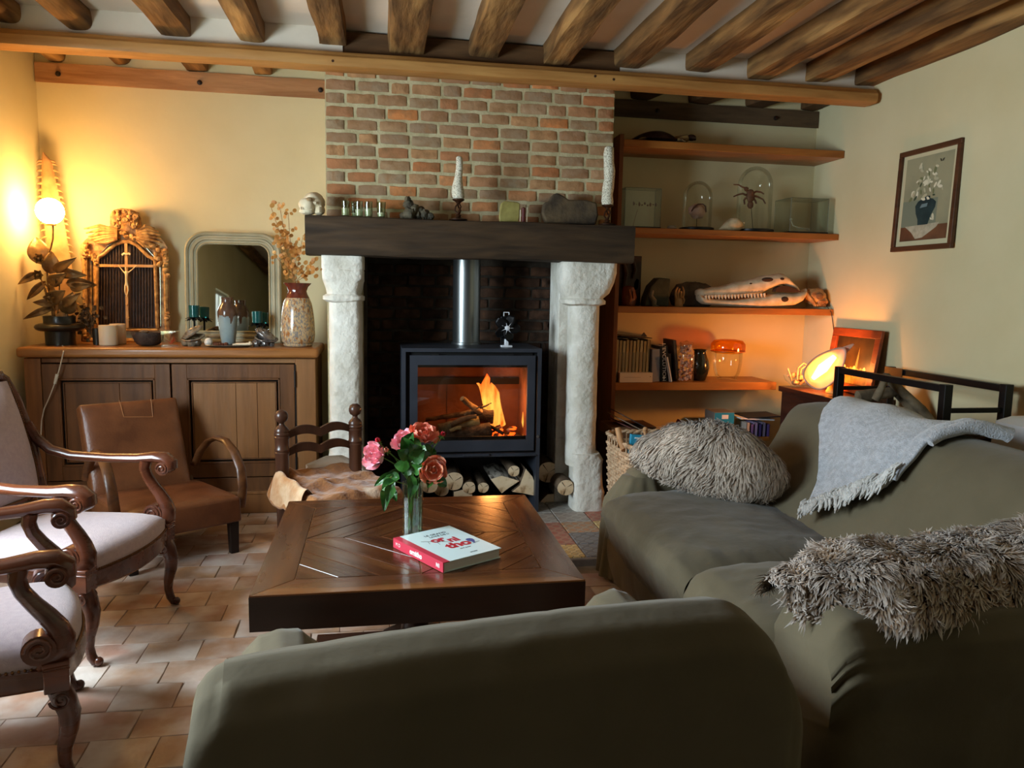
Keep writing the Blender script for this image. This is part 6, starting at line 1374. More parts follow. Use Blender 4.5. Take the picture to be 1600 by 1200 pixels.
ST = M('dark_green_stone', (74,74,58), (50,52,42), rough=.7, scale=12, bump=.003); t = St('stone_block', 'dark green angular stone block with an inset pale fossil on the third shelf', 'stone', 1027, 2, 5.1)
m = MB(); m.prism([(-.095,0),(.082,0),(.085,.19),(.0,.197),(-.055,.14),(-.085,.06)], -.06, .05, Matrix.Rotation(pi/2, 4, 'X')); obj('block', m, ST, t, bev=.008); m = MB(); m.tube([(-.05,-.068,.11),(-.06,-.07,.07),(-.035,-.07,.035),(-.03,-.068,.0),(-.0,-.066,.001)], [(.012,.006),(.016,.008),(.02,.008),(.016,.006),(.008,.004)], 8, up=(1,0,0)); obj('fossil', m, M('pale_fossil', (120,112,96), (86,80,66), rough=.6, scale=20), t)
t = St('grey_stone', 'rounded grey fossil stone half hidden behind the crocodile skull', 'stone', 1085, 2, 5.20); m = MB(); m.blob((0,0,.075), (.165,.06,.095), 26, .18, 14, 3, .8); m.jitter(.006, 26, 2); m.v = [(x,y,max(z,0)) for x,y,z in m.v]; obj('stone_body', m, M('grey_fossil_stone', (110,98,84), (80,70,60), rough=.85, scale=14, bump=.005), t)
t = St('carved_hand', 'small pale wooden hand with curved fingers leaning on the grey stone', 'carving', 1064, 2, 5.09); HN = M('pale_hand_wood', (196,150,96), (166,118,70), rough=.5, scale=14)
m = MB(); m.tube([(0,0,.0),(0,0,.04),(0,.0,.055)], [(.030,.012),(.031,.013),(.031,.012)], 12, up=(1,0,0)); obj('palm', m, HN, t)
for x, pts in ((0,[(-.022,0,.05),(-.03,-.003,.085),(-.03,-.006,.11),(-.018,-.01,.135)]),(1,[(-.006,0,.055),(-.012,-.004,.09),(-.008,-.010,.115),(-.004,-.014,.125)]),(2,[(.010,0,.055),(.010,-.006,.085),(.008,-.012,.10),(.004,-.016,.105)]),(3,[(.022,0,.05),(.030,-.003,.085),(.030,-.006,.11),(.018,-.010,.138)]),(4,[(.028,-.002,.02),(.034,-.008,.045),(.020,-.016,.065)])): m = MB(); m.tube(pts, [.0095,.0085,.0075,.005], 8); obj('finger', m, HN, t)
# crocodile skull
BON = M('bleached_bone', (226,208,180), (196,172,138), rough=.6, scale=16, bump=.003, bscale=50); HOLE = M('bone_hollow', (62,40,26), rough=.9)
YC = 5.06; t = St('crocodile_skull', 'long white crocodile skull with clenched teeth on the third shelf', 'skull', 1175, 2, YC)
def zk(x, y, dy=0): p = aY(1080+x*.15, 400+y*.15, YC+dy); return Vector((p.x-t.location.x, p.y-t.location.y, p.z-t.location.z))
def skullpart(name, secs, dep, mat, e=2.6):
    m = MB(); n = 22; vs = []
    for x, yt, yb, d in secs:
        a, b = zk(x, yt), zk(x, yb); cz, hz = (a.z+b.z)/2, (a.z-b.z)/2
        for i in range(n):
            an = 2*pi*i/n; ca, sa = cos(an), sin(an); q = (abs(ca)**e+abs(sa)**e)**(-1/e); vs.append((a.x, d*ca*q+(.0), cz+hz*sa*q))
    k = len(secs); m.v = [tuple(v) for v in vs]; m.f = [(j*n+i, j*n+(i+1) % n, (j+1)*n+(i+1) % n, (j+1)*n+i) for j in range(k-1) for i in range(n)]+[tuple(range(n)), tuple((k-1)*n+i for i in range(n))]; m.jitter(.003, 40, 3); return obj(name, m, mat, t, ang=60)
skullpart('lower_jaw', [(62,380,400,.03),(80,405,470,.05),(120,430,500,.055),(250,450,512,.055),(400,460,522,.06),(560,440,530,.07),(700,415,538,.08),(820,395,535,.085),(950,385,528,.085),(1040,392,520,.08),(1120,385,480,.07),(1170,350,420,.05),(1182,340,370,.03)], 0, BON)
skullpart('upper_skull', [(58,355,410,.035),(90,338,425,.055),(130,345,425,.058),(200,325,428,.055),(300,318,425,.058),(400,290,420,.062),(480,265,410,.066),(570,250,400,.07),(650,235,395,.075),(720,210,385,.08),(800,198,340,.085),(880,186,310,.085),(920,182,300,.085),(960,215,300,.08),(1020,265,325,.06),(1080,310,355,.045),(1112,345,378,.025)], 0, BON)
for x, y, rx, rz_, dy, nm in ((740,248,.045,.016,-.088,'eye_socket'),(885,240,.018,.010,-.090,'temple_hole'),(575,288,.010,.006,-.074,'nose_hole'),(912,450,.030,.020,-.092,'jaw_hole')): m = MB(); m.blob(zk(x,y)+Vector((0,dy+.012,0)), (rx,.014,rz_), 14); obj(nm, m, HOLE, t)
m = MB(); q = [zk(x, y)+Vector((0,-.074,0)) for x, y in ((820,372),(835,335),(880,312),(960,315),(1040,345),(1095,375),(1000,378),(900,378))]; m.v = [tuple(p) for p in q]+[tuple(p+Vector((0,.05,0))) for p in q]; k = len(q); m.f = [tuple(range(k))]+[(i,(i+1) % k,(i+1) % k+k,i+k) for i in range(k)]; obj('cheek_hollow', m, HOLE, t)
m = MB(); rk = random.Random(2); m2 = MB()
for k in range(19):
    x = 110+k*33; y = 418-k*1.0 if x < 480 else 405-(x-480)*.04; dy = -.060-.016*(x/750)
    a = zk(x, y-8)+Vector((0,dy,0)); b = zk(x+6, y+34+rk.uniform(-6,8))+Vector((0,dy-.004,0)); mt = MB(); mt.tube([a, a.lerp(b,.5), b], [.0095,.008,.0012], 6); obj('tooth', mt, BON, t)
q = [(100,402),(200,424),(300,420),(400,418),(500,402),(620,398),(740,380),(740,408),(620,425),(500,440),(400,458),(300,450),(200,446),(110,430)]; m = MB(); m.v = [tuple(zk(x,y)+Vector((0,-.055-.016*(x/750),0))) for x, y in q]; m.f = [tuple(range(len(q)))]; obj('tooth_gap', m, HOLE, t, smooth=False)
t = St('small_skull', 'small brownish animal skull at the right end of the third shelf', 'skull', 1278, 2, 5.06); BB = M('amber_bone', (206,160,104), (130,84,48), rough=.55, scale=18, bump=.003)
m = MB(); m.blob((-.005,0,.085), (.085,.06,.062), 20, .2, 16); m.tube([(-.09,-.03,.115),(-.06,-.055,.06),(-.03,-.055,.02)], [.012,.014,.010], 8); m.blob((.03,-.02,.045), (.055,.045,.035), 14, .3, 26); m.jitter(.007, 26, 3); m.v = [(x,y,max(z,0)) for x,y,z in m.v]; obj('cranium', m, BB, t); m = MB(); m.blob((-.0,-.055,.09), (.030,.016,.026), 12); obj('eye_socket', m, M('socket_grey', (116,84,56), rough=.9), t); m = MB()
for k in range(6): m.tube([(-.03+.014*k,-.062,.032),(-.028+.014*k,-.064,.014)], [.005,.002], 6)
stuff(obj('teeth', m, BB, t))
# --- fourth shelf
def bookbox(t, x0, x1, y0, y1, h, cov, lean=0, dz=0, pagetop=True):
    m = MB(); th = .003; m.bx(x0,x0+th,y0,y1,0,h); m.bx(x1-th,x1,y0,y1,0,h); m.bx(x0,x1,y0,y0+th,0,h); Rl = Matrix.Rotation(lean, 4, 'Y'); m.v = [tuple(Rl @ Vector(p)) for p in m.v]; obj('cover', m, cov, t, smooth=False)
    m = MB(); m.bx(x0+th,x1-th,y0+th,y1-.003,.003,h-.003); m.v = [tuple(Rl @ Vector(p)) for p in m.v]; obj('pages', m, PAG, t, smooth=False)
YBk = 5.03; kx = sc(YBk)
pal = [(190,172,128),(176,160,118),(198,184,144),(182,160,110),(168,150,112)]
names = ['first','second','third','fourth','fifth','sixth','seventh','eighth','ninth','tenth']
for i in range(10):
    px0 = 960.5+i*5.4; c = pal[i % 5]; p = aY(px0, 560, YBk); h = (.290-.004*(i % 3)); t = thing('slim_book', 'worn pale slim book, %s from the left in the upright row on the fourth shelf' % names[i], 'book', (p.x, YBk, ZS[3]+.001), group='pale slim books on the fourth shelf')
    bookbox(t, 0, 5.0*kx, 0, .20, h, M('pale_cover_%d' % i, c, tuple(int(x*.82) for x in c), rough=.7, scale=20, stretch=(1,1,.2)), R(1.2))
    m = MB(); m.bx(.004,5.0*kx-.004,-.0008,0,h*.1,h*.72); obj('spine_label', m, M('faded_label_%d' % (i % 3), [(150,140,110),(140,126,104),(128,124,104)][i % 3], rough=.7), t, smooth=False)
p = aY(988, 528, 5.06); t = thing('magazine', 'dark thin magazines lying across the tops of the pale slim books', 'magazines', (p.x, 5.02, ZS[3]+.302)); m = MB(); m.bx(-.12,.13,0,.22,0,.004); obj('lower_issue', m, M('dark_paper', (52,42,38), (34,28,26), rough=.5), t, smooth=False); m = MB(); m.box((.0,.11,.010), (.20,.24,.004), Matrix.Rotation(R(4), 3, 'Y')); m.prism([(.02,0),(.07,0),(.045,.03)], .0, .004, Matrix.Translation((.03,.02,.012)) @ Matrix.Rotation(pi/2, 4, 'X')); obj('upper_issue', m, M('dark_paper_brown', (74,54,44), rough=.5), t, smooth=False)
p = aY(968, 600, 4.985); t = thing('paperback', 'thick cream paperback lying flat before the pale slim books', 'book', (p.x, 4.985, ZS[3]+.001)); m = MB(); m.bx(0,.235,.0,.14,.003,.062); obj('pages', m, M('cream_pages', (186,150,116), (170,134,100), rough=.8), t, smooth=False); m = MB(); m.bx(0,.235,-.002,.0,0,.066); m.bx(0,.235,0,.145,.063,.066); m.bx(0,.235,0,.145,0,.003); obj('cover', m, M('cream_cover', (222,206,190), rough=.5), t, smooth=False); m = MB(); m.bx(.215,.222,-.003,-.002,.036,.043); m.bx(.03,.15,-.0028,-.002,.034,.036); obj('print', m, M('faint_print', (170,140,124), rough=.6), t, smooth=False)
def upbook(label, px0, px1, ytop, Y, cov, dep=.17, lean=0, nm='book'):
    p = aY(px0, 600, Y); h = aY(px0, ytop, Y).z-ZS[3]; t = thing(nm, label, 'book', (p.x, Y, ZS[3]+.001)); bookbox(t, 0, (px1-px0)*sc(Y), 0, dep, h, cov, lean); return t, h
t, h = upbook('pale blue-grey book standing left of the black evolution book', 1018, 1031, 546, 5.02, M('bluegrey_cover', (134,140,160), rough=.6), lean=R(-2))
t, h = upbook('thick black book with white spine lettering on the fourth shelf', 1031, 1044, 541, 5.02, M('black_cover', (26,28,36), rough=.4), lean=R(-3)); w_ = 13*sc(5.02)
text('spine_lettering', "L'EVOLUTION", .034, WHT, t, Matrix.Rotation(R(-3), 4, 'Y') @ Matrix(((0,1,0,w_*.5),(0,0,-1,-.0008),(-1,0,0,h*.54),(0,0,0,1))) , .0004, 'CENTER', 1.25)
m = MB(); m.lathe([(0,0),(.009,0),(.009,.001),(0,.001)], (0,0,0), 12); m.v = [(w_*.5+x-.004, -.0008-z, .028+y) for x, y, z in m.v]; obj('spine_emblem', m, WHT, t)
t, h = upbook('thin black book behind the white paper on the fourth shelf', 1044, 1050, 553, 5.03, M('black_cover_b', (22,22,26), rough=.5), lean=R(-4))
t, h = upbook('thin white booklet leaning right before the black books', 1048, 1051, 558, 4.99, M('white_cover', (220,214,204), rough=.5), dep=.10, lean=R(-13))
t, h = upbook('tall thin dark book leaning beside the shell jar', 1056, 1061, 532, 5.04, M('grey_edge_cover', (96,84,72), (50,42,38), rough=.6), lean=R(-7))
t, h = upbook('second tall thin dark book leaning with a curled top', 1050, 1053, 531, 5.09, M('brown_edge_cover', (112,84,58), (60,44,34), rough=.6), lean=R(-3))
t = St('shell_jar', 'clear lidded jar packed with small pinkish shells', 'jar', 1079, 3, 5.04); m = MB(); r_ = 13*sc(5.04); m.lathe([(r_*.95,0),(r_,.006),(r_,.195),(r_*.92,.215),(r_*.74,.23),(r_*.74,.262),(r_*.80,.264)], (0,0,0), 32, closed=False); obj('glass_jar', m, thinglass('jar_glass', (252,250,246), .05, .03), t); m = MB(); m.lathe([(0,.262),(r_*.8,.262),(r_*.84,.266),(r_*.8,.275),(r_*.3,.28),(0,.29)], (0,0,0), 24, closed=False); obj('lid', m, MATS['jar_glass'], t)
m = MB(); rs = random.Random(7)
for k in range(170): a = rs.uniform(0, 2*pi); z = rs.uniform(.012,.25); rr_ = r_*(.80 if z < .2 else .58)*rs.uniform(.6,1); m.blob((rr_*cos(a), rr_*sin(a), z), (rs.uniform(.007,.013), rs.uniform(.006,.010), rs.uniform(.006,.011)), 7, .4, 60, k)
stuff(obj('small_shells', m, M('shell_mix', (222,188,168), (160,112,92), rough=.5, scale=40, lo=.4, hi=.6), t))
t = St('dark_vase', 'dark green round-bellied vase half behind the shell jar', 'vase', 1101, 3, 5.10); m = MB(); q = sc(5.10); m.lathe([(9*q,0),(10*q,.004),(13*q,.05),(14.6*q,.095),(13*q,.145),(9.5*q,.185),(8.6*q,.205),(10.5*q,.222),(9.5*q,.222),(7*q,.2)], (0,0,0), 36); obj('vase_body', m, M('dark_green_glaze', (34,34,22), rough=.15, spec=.7), t)
t = St('lidded_jar', 'clear glass jar with a bulging amber glass lid on the fourth shelf', 'jar', 1145, 3, 5.12); q = sc(5.12); AMB = thinglass('amber_glass', (255,196,84), .06, .03)
m = MB(); m.lathe([(13*q,0),(15*q,.004),(13.5*q,.014),(17*q,.03),(20*q,.07),(21.5*q,.13),(21.8*q,.195),(21*q,.2)], (0,0,0), 40, closed=False); obj('glass_jar', m, GLS, t); m = MB(); m.lathe([(17*q,.192),(23*q,.202),(25*q,.206),(25*q,.21),(25.6*q,.235),(25*q,.262),(21*q,.285),(13*q,.292),(6*q,.284),(0,.28)], (0,0,0), 40, closed=False); obj('amber_lid', m, AMB, t); m = MB(); m.lathe([(25*q,.204),(26*q,.206),(26*q,.209),(25*q,.211)], (0,0,0), 40, closed=False); obj('lid_rim', m, M('amber_rim', (190,100,16), rough=.3), t)
# dark chest with the shell lamp
CHD = wood('chest_dark_red', (78,40,28), (50,24,18), 'Y', rough=.4, coat=.1); t = thing('chest', 'dark reddish wooden chest in the corner carrying the shell lamp', 'chest', (2.98, 4.6, 0)); m = MB(); m.bx(2.80,3.185,4.24,4.965,.73,.768); W('top', m, CHD, t, bev=.004); m = MB(); m.bx(2.82,3.18,4.26,4.95,.02,.73); W('body', m, CHD, t, bev=.003); m = MB(); m.bx(2.812,2.82,4.30,4.91,.42,.70); W('drawer', m, CHD, t, bev=.003); ZCh = .769
t = thing('shell_bowl', 'glass bowl of spidery shells and dry pods on the chest left of the glowing shell', 'bowl', (2.92, 4.86, ZCh)); WB = M('shell_white_brown', (206,170,128), (150,110,76), rough=.5, scale=20)
m = MB(); m.lathe([(.04,0),(.08,.01),(.115,.045),(.13,.08)], (0,0,0), 32, closed=False); obj('glass_bowl', m, GLS, t); m = MB(); rs = random.Random(12)
for k in range(11): m.blob((rs.uniform(-.07,.07), rs.uniform(-.05,.05), rs.uniform(.03,.085)), (rs.uniform(.02,.035), .02, rs.uniform(.012,.022)), 10, .4, 40, k)
stuff(obj('shells', m, WB, t))
for pts in ([(-.10,-.03,.05),(-.12,-.04,.09),(-.135,-.03,.135)],[(-.07,-.05,.06),(-.07,-.05,.14),(-.03,-.05,.175),(.0,-.05,.16),(.005,-.05,.10)],[(-.045,-.04,.06),(-.04,-.04,.13),(.0,-.04,.16),(.02,-.04,.12)],[(-.06,-.07,.03),(-.02,-.08,.07),(.05,-.08,.105)],[(.03,-.03,.06),(.07,-.03,.10),(.09,-.02,.15)]): m = MB(); m.tube(pts, [.007-.0008*i for i in range(len(pts))], 7); obj('spine', m, WB, t)
# shell lamp
t = thing('shell_lamp', 'glowing orange shell lamp with its opening lit brightly beside the leaning picture', 'lamp', (2.90, 4.50, ZCh)); 
GLOW = M('glow_core', (255,190,90), emis=10, ecol=(255,186,92)); SHL = M('lamp_shell', (232,190,172), (214,150,126), rough=.35, scale=6, sss=.15); YS = 4.50
def zl(x, y, Y=YS): return aY(1180+x*.1375, 500+y*.1375, Y)
ce_ = zl(800, 545); ax_ = (zl(985,340)-zl(640,690)); Ls = ax_.length; xh = ax_.normalized(); view = (ce_-Vector((0,0,CH))).normalized(); zh = (-view+xh*view.dot(xh)).normalized(); yh = zh.cross(xh).normalized()
def sh(u, v):
    a = 2*pi*u; q = cos(a); wx = Ls*.60*q*(1+.05*cos(3*a)); wy = Ls*.34*sin(a)*(1-.25*q); rr_ = v
    return ce_ + xh*wx*rr_ + yh*wy*rr_ + zh*(-.085*(1-rr_**2.2)+.012*max(0,(rr_-.85)/.15))
m = MB(); m.grid(sh, 44, 14, True); o = W('shell_body', m, SHL, t, ang=80); o.modifiers.new('s', 'SOLIDIFY').thickness = .006
m = MB(); m.grid(lambda u, v: ce_ + xh*(Ls*(.56+.30*v)) + yh*(Ls*.22*(u-.5)*(1-v*.85)-.02*v) + zh*(-.03+.02*v), 8, 8); o = W('shell_tail', m, SHL, t, ang=80); o.modifiers.new('s', 'SOLIDIFY').thickness = .005
m = MB(); m.tube([ce_+xh*(-Ls*.34)+yh*.010-zh*.032, ce_+yh*.012-zh*.040, ce_+xh*Ls*.38+yh*.010-zh*.032], [.014,.034,.016], 14); W('bulb', m, GLOW, t); point('shell_lamp_light', ce_-zh*.12+Vector((.0,.0,.05)), 18, (1,.35,.075), .035)
bz = zl(905, 640, YS+.06); m = MB(); m.lathe([(.05,0),(.052,.01),(.042,.03),(.046,max(.06,bz.z-ZCh)),(.03,max(.06,bz.z-ZCh)+.02)], (bz.x, YS+.06, ZCh), 24); W('stand', m, M('onyx_stand', (236,190,96), rough=.4, sss=.3), t)
c_ = MB(); c_.tube([aY(1293,480,5.0), aY(1299,488,4.965), aY(1302,510,4.96), aY(1304,530,4.92), aY(1303,545,4.86), aY(1308,575,4.7)], .003, 6); tag(obj('lamp_cable', c_, M('dark_cable', (60,44,34), rough=.5)), 'dark cable hanging from the third shelf end down behind the shell lamp', 'cable')
# leaning picture
def picture(t, Mx, w_, h_, fr, framemat, bgmat, slip=None):
    m = MB(); d = .022
    for b in ((-w_,w_,0,fr),(-w_,w_,h_-fr,h_),(-w_,-w_+fr,fr,h_-fr),(w_-fr,w_,fr,h_-fr)): m.bx(b[0],b[1],-d,0,b[2],b[3])
    m.v = [tuple(Mx @ Vector(p)) for p in m.v]; W('frame', m, framemat, t, bev=.003)
    m = MB(); m.bx(-w_+fr,w_-fr,-.006,0,fr,h_-fr); m.v = [tuple(Mx @ Vector(p)) for p in m.v]; W('mount', m, slip or bgmat, t, smooth=False)
    def flat(name, pts, mat, d2):
        m = MB(); m.v = [tuple(Mx @ Vector((x, -d2, z))) for x, z in pts]; m.f = [tuple(range(len(pts)))]; return W(name, m, mat, t, smooth=False)
    return flat
t = thing('leaning_picture', 'dark old picture in a wide reddish frame leaning in the corner behind the shell lamp', 'picture', (3.15, 4.6, ZCh))
Mx = Matrix.Translation((3.10, 4.605, ZCh)) @ Matrix.Rotation(-pi/2, 4, 'Z') @ Matrix.Rotation(R(-8), 4, 'X'); OP = M('old_dark_painting', (66,46,22), (44,30,16), rough=.4, scale=9)
fl_ = picture(t, Mx, .262, .425, .055, wood('red_frame_wood', (150,70,34), (112,48,24), 'Y', rough=.4), OP)
LT = M('paint_light_ochre', (150,110,52), (110,76,36), rough=.5, scale=30); 
fl_('paint_table', [(-.2,.06),(.2,.06),(.2,.13),(-.2,.12)], LT, .0065)
for k in range(9): x = -.15+.036*k; fl_('paint_stroke', [(x+.02*cos(a*pi/4), .145+.02*sin(a*pi/4)*(1+.4*(k % 3))) for a in range(8)], M('paint_dab_%d' % (k % 3), [(190,150,90),(160,120,60),(206,176,120)][k % 3], rough=.5), .007+.0001*k)
fl_('paint_spire', [(.03,.14),(.06,.14),(.058,.24),(.05,.31),(.042,.24)], M('paint_spire', (130,110,76), rough=.5), .0068)
# flower print on the right wall
t = thing('framed_print', 'framed print of white flowers in a blue vase hanging on the right wall', 'picture', (XR-.02, 4.11, 1.69)); Mx = Matrix.Translation((XR-.012, 4.112, 1.686)) @ Matrix.Rotation(-pi/2, 4, 'Z') @ Matrix.Rotation(R(-1.5), 4, 'X')
fl_ = picture(t, Mx, .258, .605, .030, wood('print_frame', (98,60,36), (70,42,26), 'Y', rough=.45), M('print_ground', (160,154,122), (132,132,106), rough=.5, scale=3), M('print_mount', (206,194,156), rough=.7))
def rc(x0,x1,z0,z1): return [(x0,z0),(x1,z0),(x1,z1),(x0,z1)]
fl_('print_ground', rc(-.198,.198,.06,.553), MATS['print_ground'], .0065); fl_('print_table', rc(-.198,.198,.06,.145), M('print_brown_table', (124,84,56), (96,62,42), rough=.5, scale=6), .0068); fl_('print_backdrop', rc(-.198,.10,.145,.30), M('print_bluegrey', (124,130,110), rough=.5), .0067)  # printed ground, brown table and blue-grey backdrop of the flower picture
fl_('print_cloth', [(-.16,.148),(.13,.155),(.11,.13),(.0,.075),(-.06,.07),(-.10,.11)], M('print_cloth', (186,180,156), (160,152,128), rough=.6, scale=24), .0071)
VB = M('print_vase_blue', (48,66,66), (34,48,52), rough=.4, scale=12); fl_('print_vase', [(-.05,.15),(.035,.15),(.055,.20),(.085,.245),(.088,.275),(.06,.295),(.035,.30),(.035,.315),(-.035,.315),(-.035,.30),(-.065,.29),(-.085,.265),(-.075,.22),(-.055,.185)], VB, .0074); fl_('print_gleam', [(-.045,.25),(.015,.255),(.02,.275),(-.03,.272)], M('print_gleam', (112,132,134), rough=.4), .0077)
rp = random.Random(3); PW = [M('print_petal_%d' % k, c, rough=.6) for k, c in enumerate([(206,200,170),(184,178,146),(222,214,186),(120,122,84),(66,78,58)])]
for k in range(46):
    a = rp.uniform(0, 2*pi); f = rp.random()**.5; x, z = .115*f*cos(a), .385+.085*f*sin(a)-.10*abs(f*cos(a))*.3
    if k > 34: x, z = [(-.06,.49),(-.055,.47),(-.07,.50),(.055,.46),(.07,.48),(-.12,.33),(-.13,.31),(.11,.36),(.13,.345),(.06,.18),(.075,.19),(-.11,.25)][k-35 if k-35 < 12 else 0]
    r_ = rp.uniform(.008,.018); an = rp.uniform(0, pi); fl_('print_petal', [(x+r_*cos(b)*cos(an)*1.3-r_*.6*sin(b)*sin(an), z+r_*cos(b)*sin(an)*1.3+r_*.6*sin(b)*cos(an)) for b in [2*pi*i/8 for i in range(8)]], PW[rp.choice([0,0,1,2,2,3,4])], .0080+.0001*(k % 10))
for sx in (-1, 1): fl_('print_butterfly', [(.105,.502),(.105+sx*.006,.516),(.105+sx*.020,.520),(.105+sx*.012,.503)], M('print_butterfly', (70,62,48), rough=.6), .0082)
# log rack
RK = M('rack_black_metal', (24,22,22), rough=.45, metal=.4); t = thing('log_rack', 'black metal log rack standing against the right wall behind the sofa', 'rack', (2.92, 3.75, 0)); X0, X1, YA_, YZ = 2.74, 3.08, 3.28, 4.16; hb = .022
for x in (X0, X1):
    for y in (YA_, YZ): m = MB(); m.bx(x-hb,x+hb,y-hb,y+hb,0,.985); W('post', m, RK, t, bev=.003)
    m = MB(); m.bx(x-hb*.8,x+hb*.8,YA_+hb,YZ-hb,.945,.98); W('top_bar', m, RK, t, bev=.003); m = MB(); m.bx(x-hb*.8,x+hb*.8,YA_+hb,YZ-hb,.08,.11); W('bottom_bar', m, RK, t, bev=.003)
for y in (YA_, YZ):
    for z in (.855, .10): m = MB(); m.bx(X0+hb,X1-hb,y-.010,y+.010,z-.012,z+.012); W('cross_bar', m, RK, t, bev=.002)
m = MB(); m.bx(X1-hb-.004,X1-hb,YZ-.14,YZ+.02,.92,.985); W('bracket', m, M('rack_plate', (92,66,40), rough=.4, metal=.5), t, bev=.001)
for q, r_, lb in (([aY(1383,588,3.95), aY(1440,640,3.9), aY(1480,690,3.85)], .026, 'thick straight branch leaning diagonally in the log rack'), ([aY(1340,620,4.0), aY(1400,612,3.98), aY(1450,660,3.9)], .034, 'pale curved branch behind the throw in the log rack'), ([aY(1368,625,3.9), aY(1378,605,3.88), aY(1385,585,3.9)], .020, 'mossy forked stub sticking up in the log rack')):
    t = thing('rack_branch', lb, 'log', q[0]); m = MB(); m.tube([q[0], q[0].lerp(q[1],.5), q[1], q[1].lerp(q[2],.5), q[2]], [r_,r_*1.05,r_,r_*.95,r_*.9], 12); m.jitter(.008, 16, r_*100); W('bark', m, M('grey_branch_%d' % int(r_*1000), (132,116,92), (84,72,56), rough=.9, scale=12, bump=.005), t)
for a, b, r_, lb in (((1497,672),(1545,668),.050,'dark log end lying low at the right of the log rack'),((1490,700),(1560,690),.05,'lower dark log lying behind the sofa back in the log rack')):
    A_, B_ = aY(a[0],a[1]+14,3.42), aY(b[0],b[1]+16,3.38); t = thing('rack_log', lb, 'log', A_); m = MB(); m.tube([A_, A_.lerp(B_,.5), B_], [r_,r_*1.05,r_], 16); m.jitter(.010, 12, 1); W('bark', m, M('rack_bark', (92,74,58), (58,46,36), rough=.9, scale=12, bump=.006), t)
m = MB(); m.loft([(2.98,2.93,.0,.14,.20,5),(2.98,2.93,.78,.14,.20,5),(2.98,2.93,.835,.13,.19,5),(2.98,2.93,.86,.09,.15,4)], 40); o = obj('pale_chair_back', m, M('pale_grey_cover', (206,210,212), rough=.6)); tag(o, 'rounded pale grey covered seat back against the right wall at the picture edge', 'seat')
# wicker basket behind the sofa
WK = M('wicker', (210,180,146), (164,130,98), rough=.8, scale=20, var=.1); t = thing('wicker_basket', 'square wicker basket with papers between the right column and the sofa', 'basket', (1.575, 4.10, 0)); BWX, BWY, BH = .235, .26, .56
def bpt(s, z, off): 
    k = (s % 1)*4; i = int(k); f = k-i; sc_ = .90+.10*z/BH; c = [(-1,-1),(1,-1),(1,1),(-1,1),(-1,-1)]; x = c[i][0]*(1-f)+c[i+1][0]*f; y = c[i][1]*(1-f)+c[i+1][1]*f; e = 7; q = (abs(x)**e+abs(y)**e)**(-1/e); return Vector((1.575+(BWX+off)*x*q*sc_, 4.10+(BWY+off)*y*q*sc_, z))
m = MB(); NS = 40
for i in range(NS): m.tube([bpt(i/NS, z, 0) for z in (.02,.2,.4,BH)], .0045, 5)
stuff(W('stakes', m, WK, t))
for r in range(26):
    m = MB(); z = .03+r*.0195; pts = [bpt(k/(NS*2), z, .007*(1 if ((k//2)+r) % 2 == 0 else -1)*(.3 if k % 2 else 1)) for k in range(NS*2+1)]; m.tube(pts, .0098, 6, flat=.7); W('weave_strand', m, WK, t)
m = MB()
for ph in (0, .5): m.tube([bpt(k/80, BH+.008+.006*sin(k*1.6+ph*2*pi), .006*cos(k*1.6+ph*2*pi)) for k in range(81)], .010, 6)
W('braided_rim', m, WK, t); m = MB(); m.bx(1.36,1.79,3.87,4.33,.01,.02); W('base', m, WK, t)
def ob(name, label, cat, m, mat, **k): o = obj(name, m, mat, None, **k); tag(o, label, cat); return o
m = MB(); m.tube([aY(975,703,3.96), aY(970,690,4.0), aY(965,668,4.02)], [.017,.019,.015], 12); m.jitter(.003, 20, 1); ob('stick', 'short bare wooden stick standing up in the wicker basket', 'stick', m, M('peeled_wood', (196,150,104), (166,120,80), rough=.6, scale=10))
t = thing('blue_box', 'bright blue cardboard box sticking out of the wicker basket', 'box', aY(997, 690, 3.98)); m = MB(); m.box((0,.02,-.02), (.085,.03,.11), Matrix.Rotation(R(6), 3, 'Y')); obj('carton', m, M('cyan_card', (44,150,186), rough=.5), t, smooth=False); m = MB(); m.box((.006,.004,.018), (.05,.002,.008), Matrix.Rotation(R(6), 3, 'Y')); obj('print', m, WHT, t, smooth=False)
m = MB(); m.tube([aY(1008,672,4.0), aY(1009,682,4.0), aY(1010,700,3.98)], [.012,.010,.010], 10); m.blob(aY(1008,671,4.0), .015, 10); ob('drumstick', 'small turned wooden handle standing beside the blue carton', 'handle', m, MATS['peeled_wood'])
for k, (a, b, c, lb, col) in enumerate((((958,640),(1000,662),(1042,684),'topmost dark curved magazine in the pile behind the basket',(46,38,36)),((958,648),(998,669),(1036,688),'middle grey curved magazine in the pile behind the basket',(120,104,88)),((958,655),(990,668),(1030,690),'lowest dark red edged magazine in the pile behind the basket',(84,40,36)))):
    P_ = [aY(*a, 4.75), aY(*b, 4.66), aY(*c, 4.58)]; m = MB(); m.grid(lambda u, v: (P_[0]*(1-v)**2+P_[1]*2*v*(1-v)+P_[2]*v*v)+Vector((0,.24*(u-.5),0)), 4, 10); o = ob('magazine', lb, 'magazine', m, M('magazine_%d' % k, col, rough=.4)); o.modifiers.new('s', 'SOLIDIFY').thickness = .006
m = MB(); p = aY(985, 672, 4.72); m.bx(p.x-.16,p.x+.14,4.62,4.88,.48,.545); ob('box', 'low brown wooden box under the curved magazines', 'box', m, M('brown_box', (112,78,50), (84,56,36), rough=.6), smooth=False); m = MB(); m.bx(p.x-.17,p.x+.15,4.60,4.90,.03,.479); ob('crate', 'dark crate standing on the floor under the low brown box', 'crate', m, M('dark_crate', (66,46,32), (46,32,22), rough=.7), smooth=False, bev=.004)
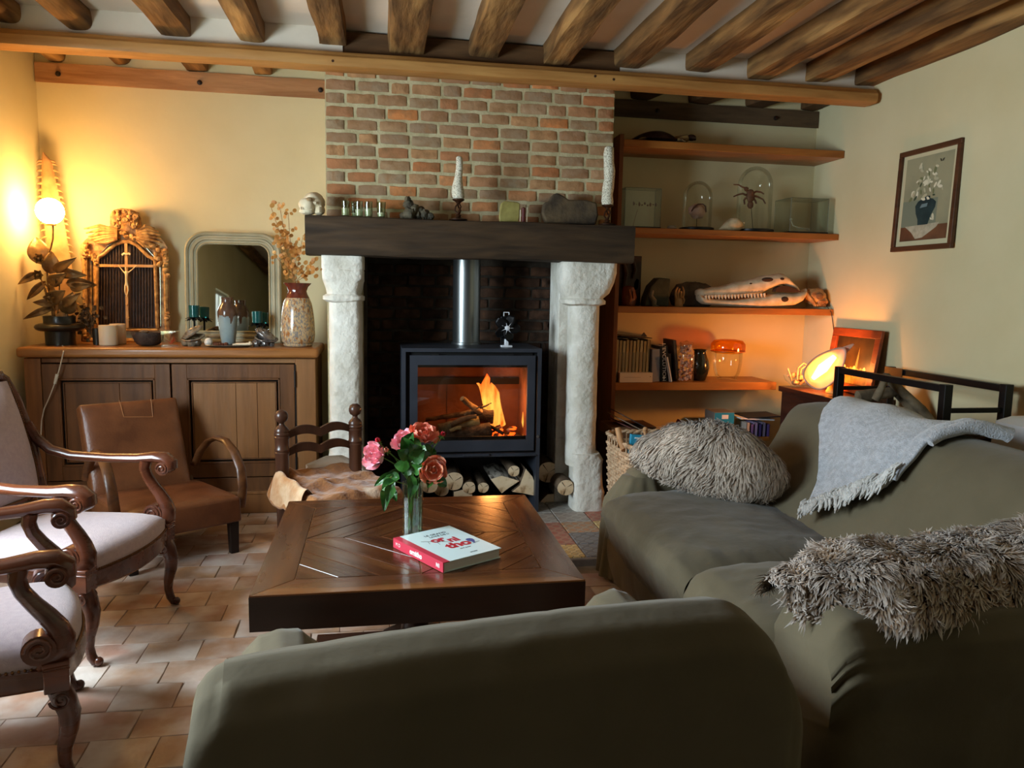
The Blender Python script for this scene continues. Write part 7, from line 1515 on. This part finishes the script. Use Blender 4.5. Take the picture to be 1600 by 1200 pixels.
# lower pile under the shelves
YL = 5.06; zb_ = .391
t = thing('blue_carton', 'blue and grey box lying on papers under the lowest shelf', 'box', (aY(1132,650,YL).x, YL, .0)); z1_, z0_ = aY(1132,645,YL).z, aY(1132,670,YL).z
m = MB(); m.bx(-.075,.075,0,.16,z0_,z1_); obj('carton', m, M('blue_card', (40,140,176), rough=.5), t, smooth=False); m = MB(); m.bx(-.0765,.0765,-.0005,.161,z1_,z1_+.003); m.bx(-.078,-.0752,0,.16,z0_,z1_); obj('lid', m, M('grey_card', (130,126,118), rough=.6), t, smooth=False); m = MB(); m.bx(-.02,.03,-.002,-.0005,z1_-.045,z1_-.015); obj('print', m, WHT, t, smooth=False)
m = MB(); m.bx(-.11,.16,0,.2,zb_,z0_-.001); m.v = [(x+t.location.x, y+YL, z) for x, y, z in m.v]; ob('book_stack', 'thick plain book under the blue carton', 'book', m, M('plain_cover', (110,104,100), (88,82,80), rough=.7), smooth=False)
p = aY(1080, 665, 5.0); m = MB(); m.box((p.x, 5.03, p.z-.02), (.15,.16,.05), Matrix.Rotation(R(22), 3, 'Y')); ob('red_book', 'red book with a dark spine leaning left of the blue carton', 'book', m, M('red_cover', (150,44,44), (90,24,28), rough=.5, scale=60), smooth=False)
p = aY(1080, 690, 5.0); m = MB(); m.bx(p.x-.12,p.x+.10,5.0,5.2,zb_,p.z+.01); ob('book', 'dark flat book under the leaning red book', 'book', m, M('dark_flat_cover', (52,46,46), rough=.6), smooth=False)
for k in range(6):
    px0 = 1166+k*6.2; p = aY(px0, 680, 5.02); zt_ = aY(px0, 661+(k % 2)*2, 5.02).z; t = thing('magazine', ['pale','purple','lilac','dark violet','purple-grey','deep purple'][k]+' thin magazine, '+names[k]+' from the left of the upright ones under the lowest shelf', 'magazine', (p.x, 5.02, zb_), group='upright purple magazines'); bookbox(t, 0, 5.4*sc(5.02), 0, .18, zt_-zb_, M('purple_mag_%d' % k, [(170,160,150),(104,86,140),(142,128,166),(70,58,110),(120,110,134),(88,70,130)][k], rough=.5))
for k, (dx, cc, lb) in enumerate(((0,(214,216,222),'white paper lying over the upright purple magazines'),(.05,(40,42,50),'dark folder lying over the white paper under the lowest shelf'))):
    p = aY(1182, 655-k*3, 5.03); m = MB(); m.box((p.x+dx, 5.12, p.z+.002), (.26,.22,.008), Matrix.Rotation(R(3-5*k), 3, 'Y')); ob('paper' if k == 0 else 'folder', lb, 'paper', m, M('paper_%d' % k, cc, rough=.5), smooth=False)
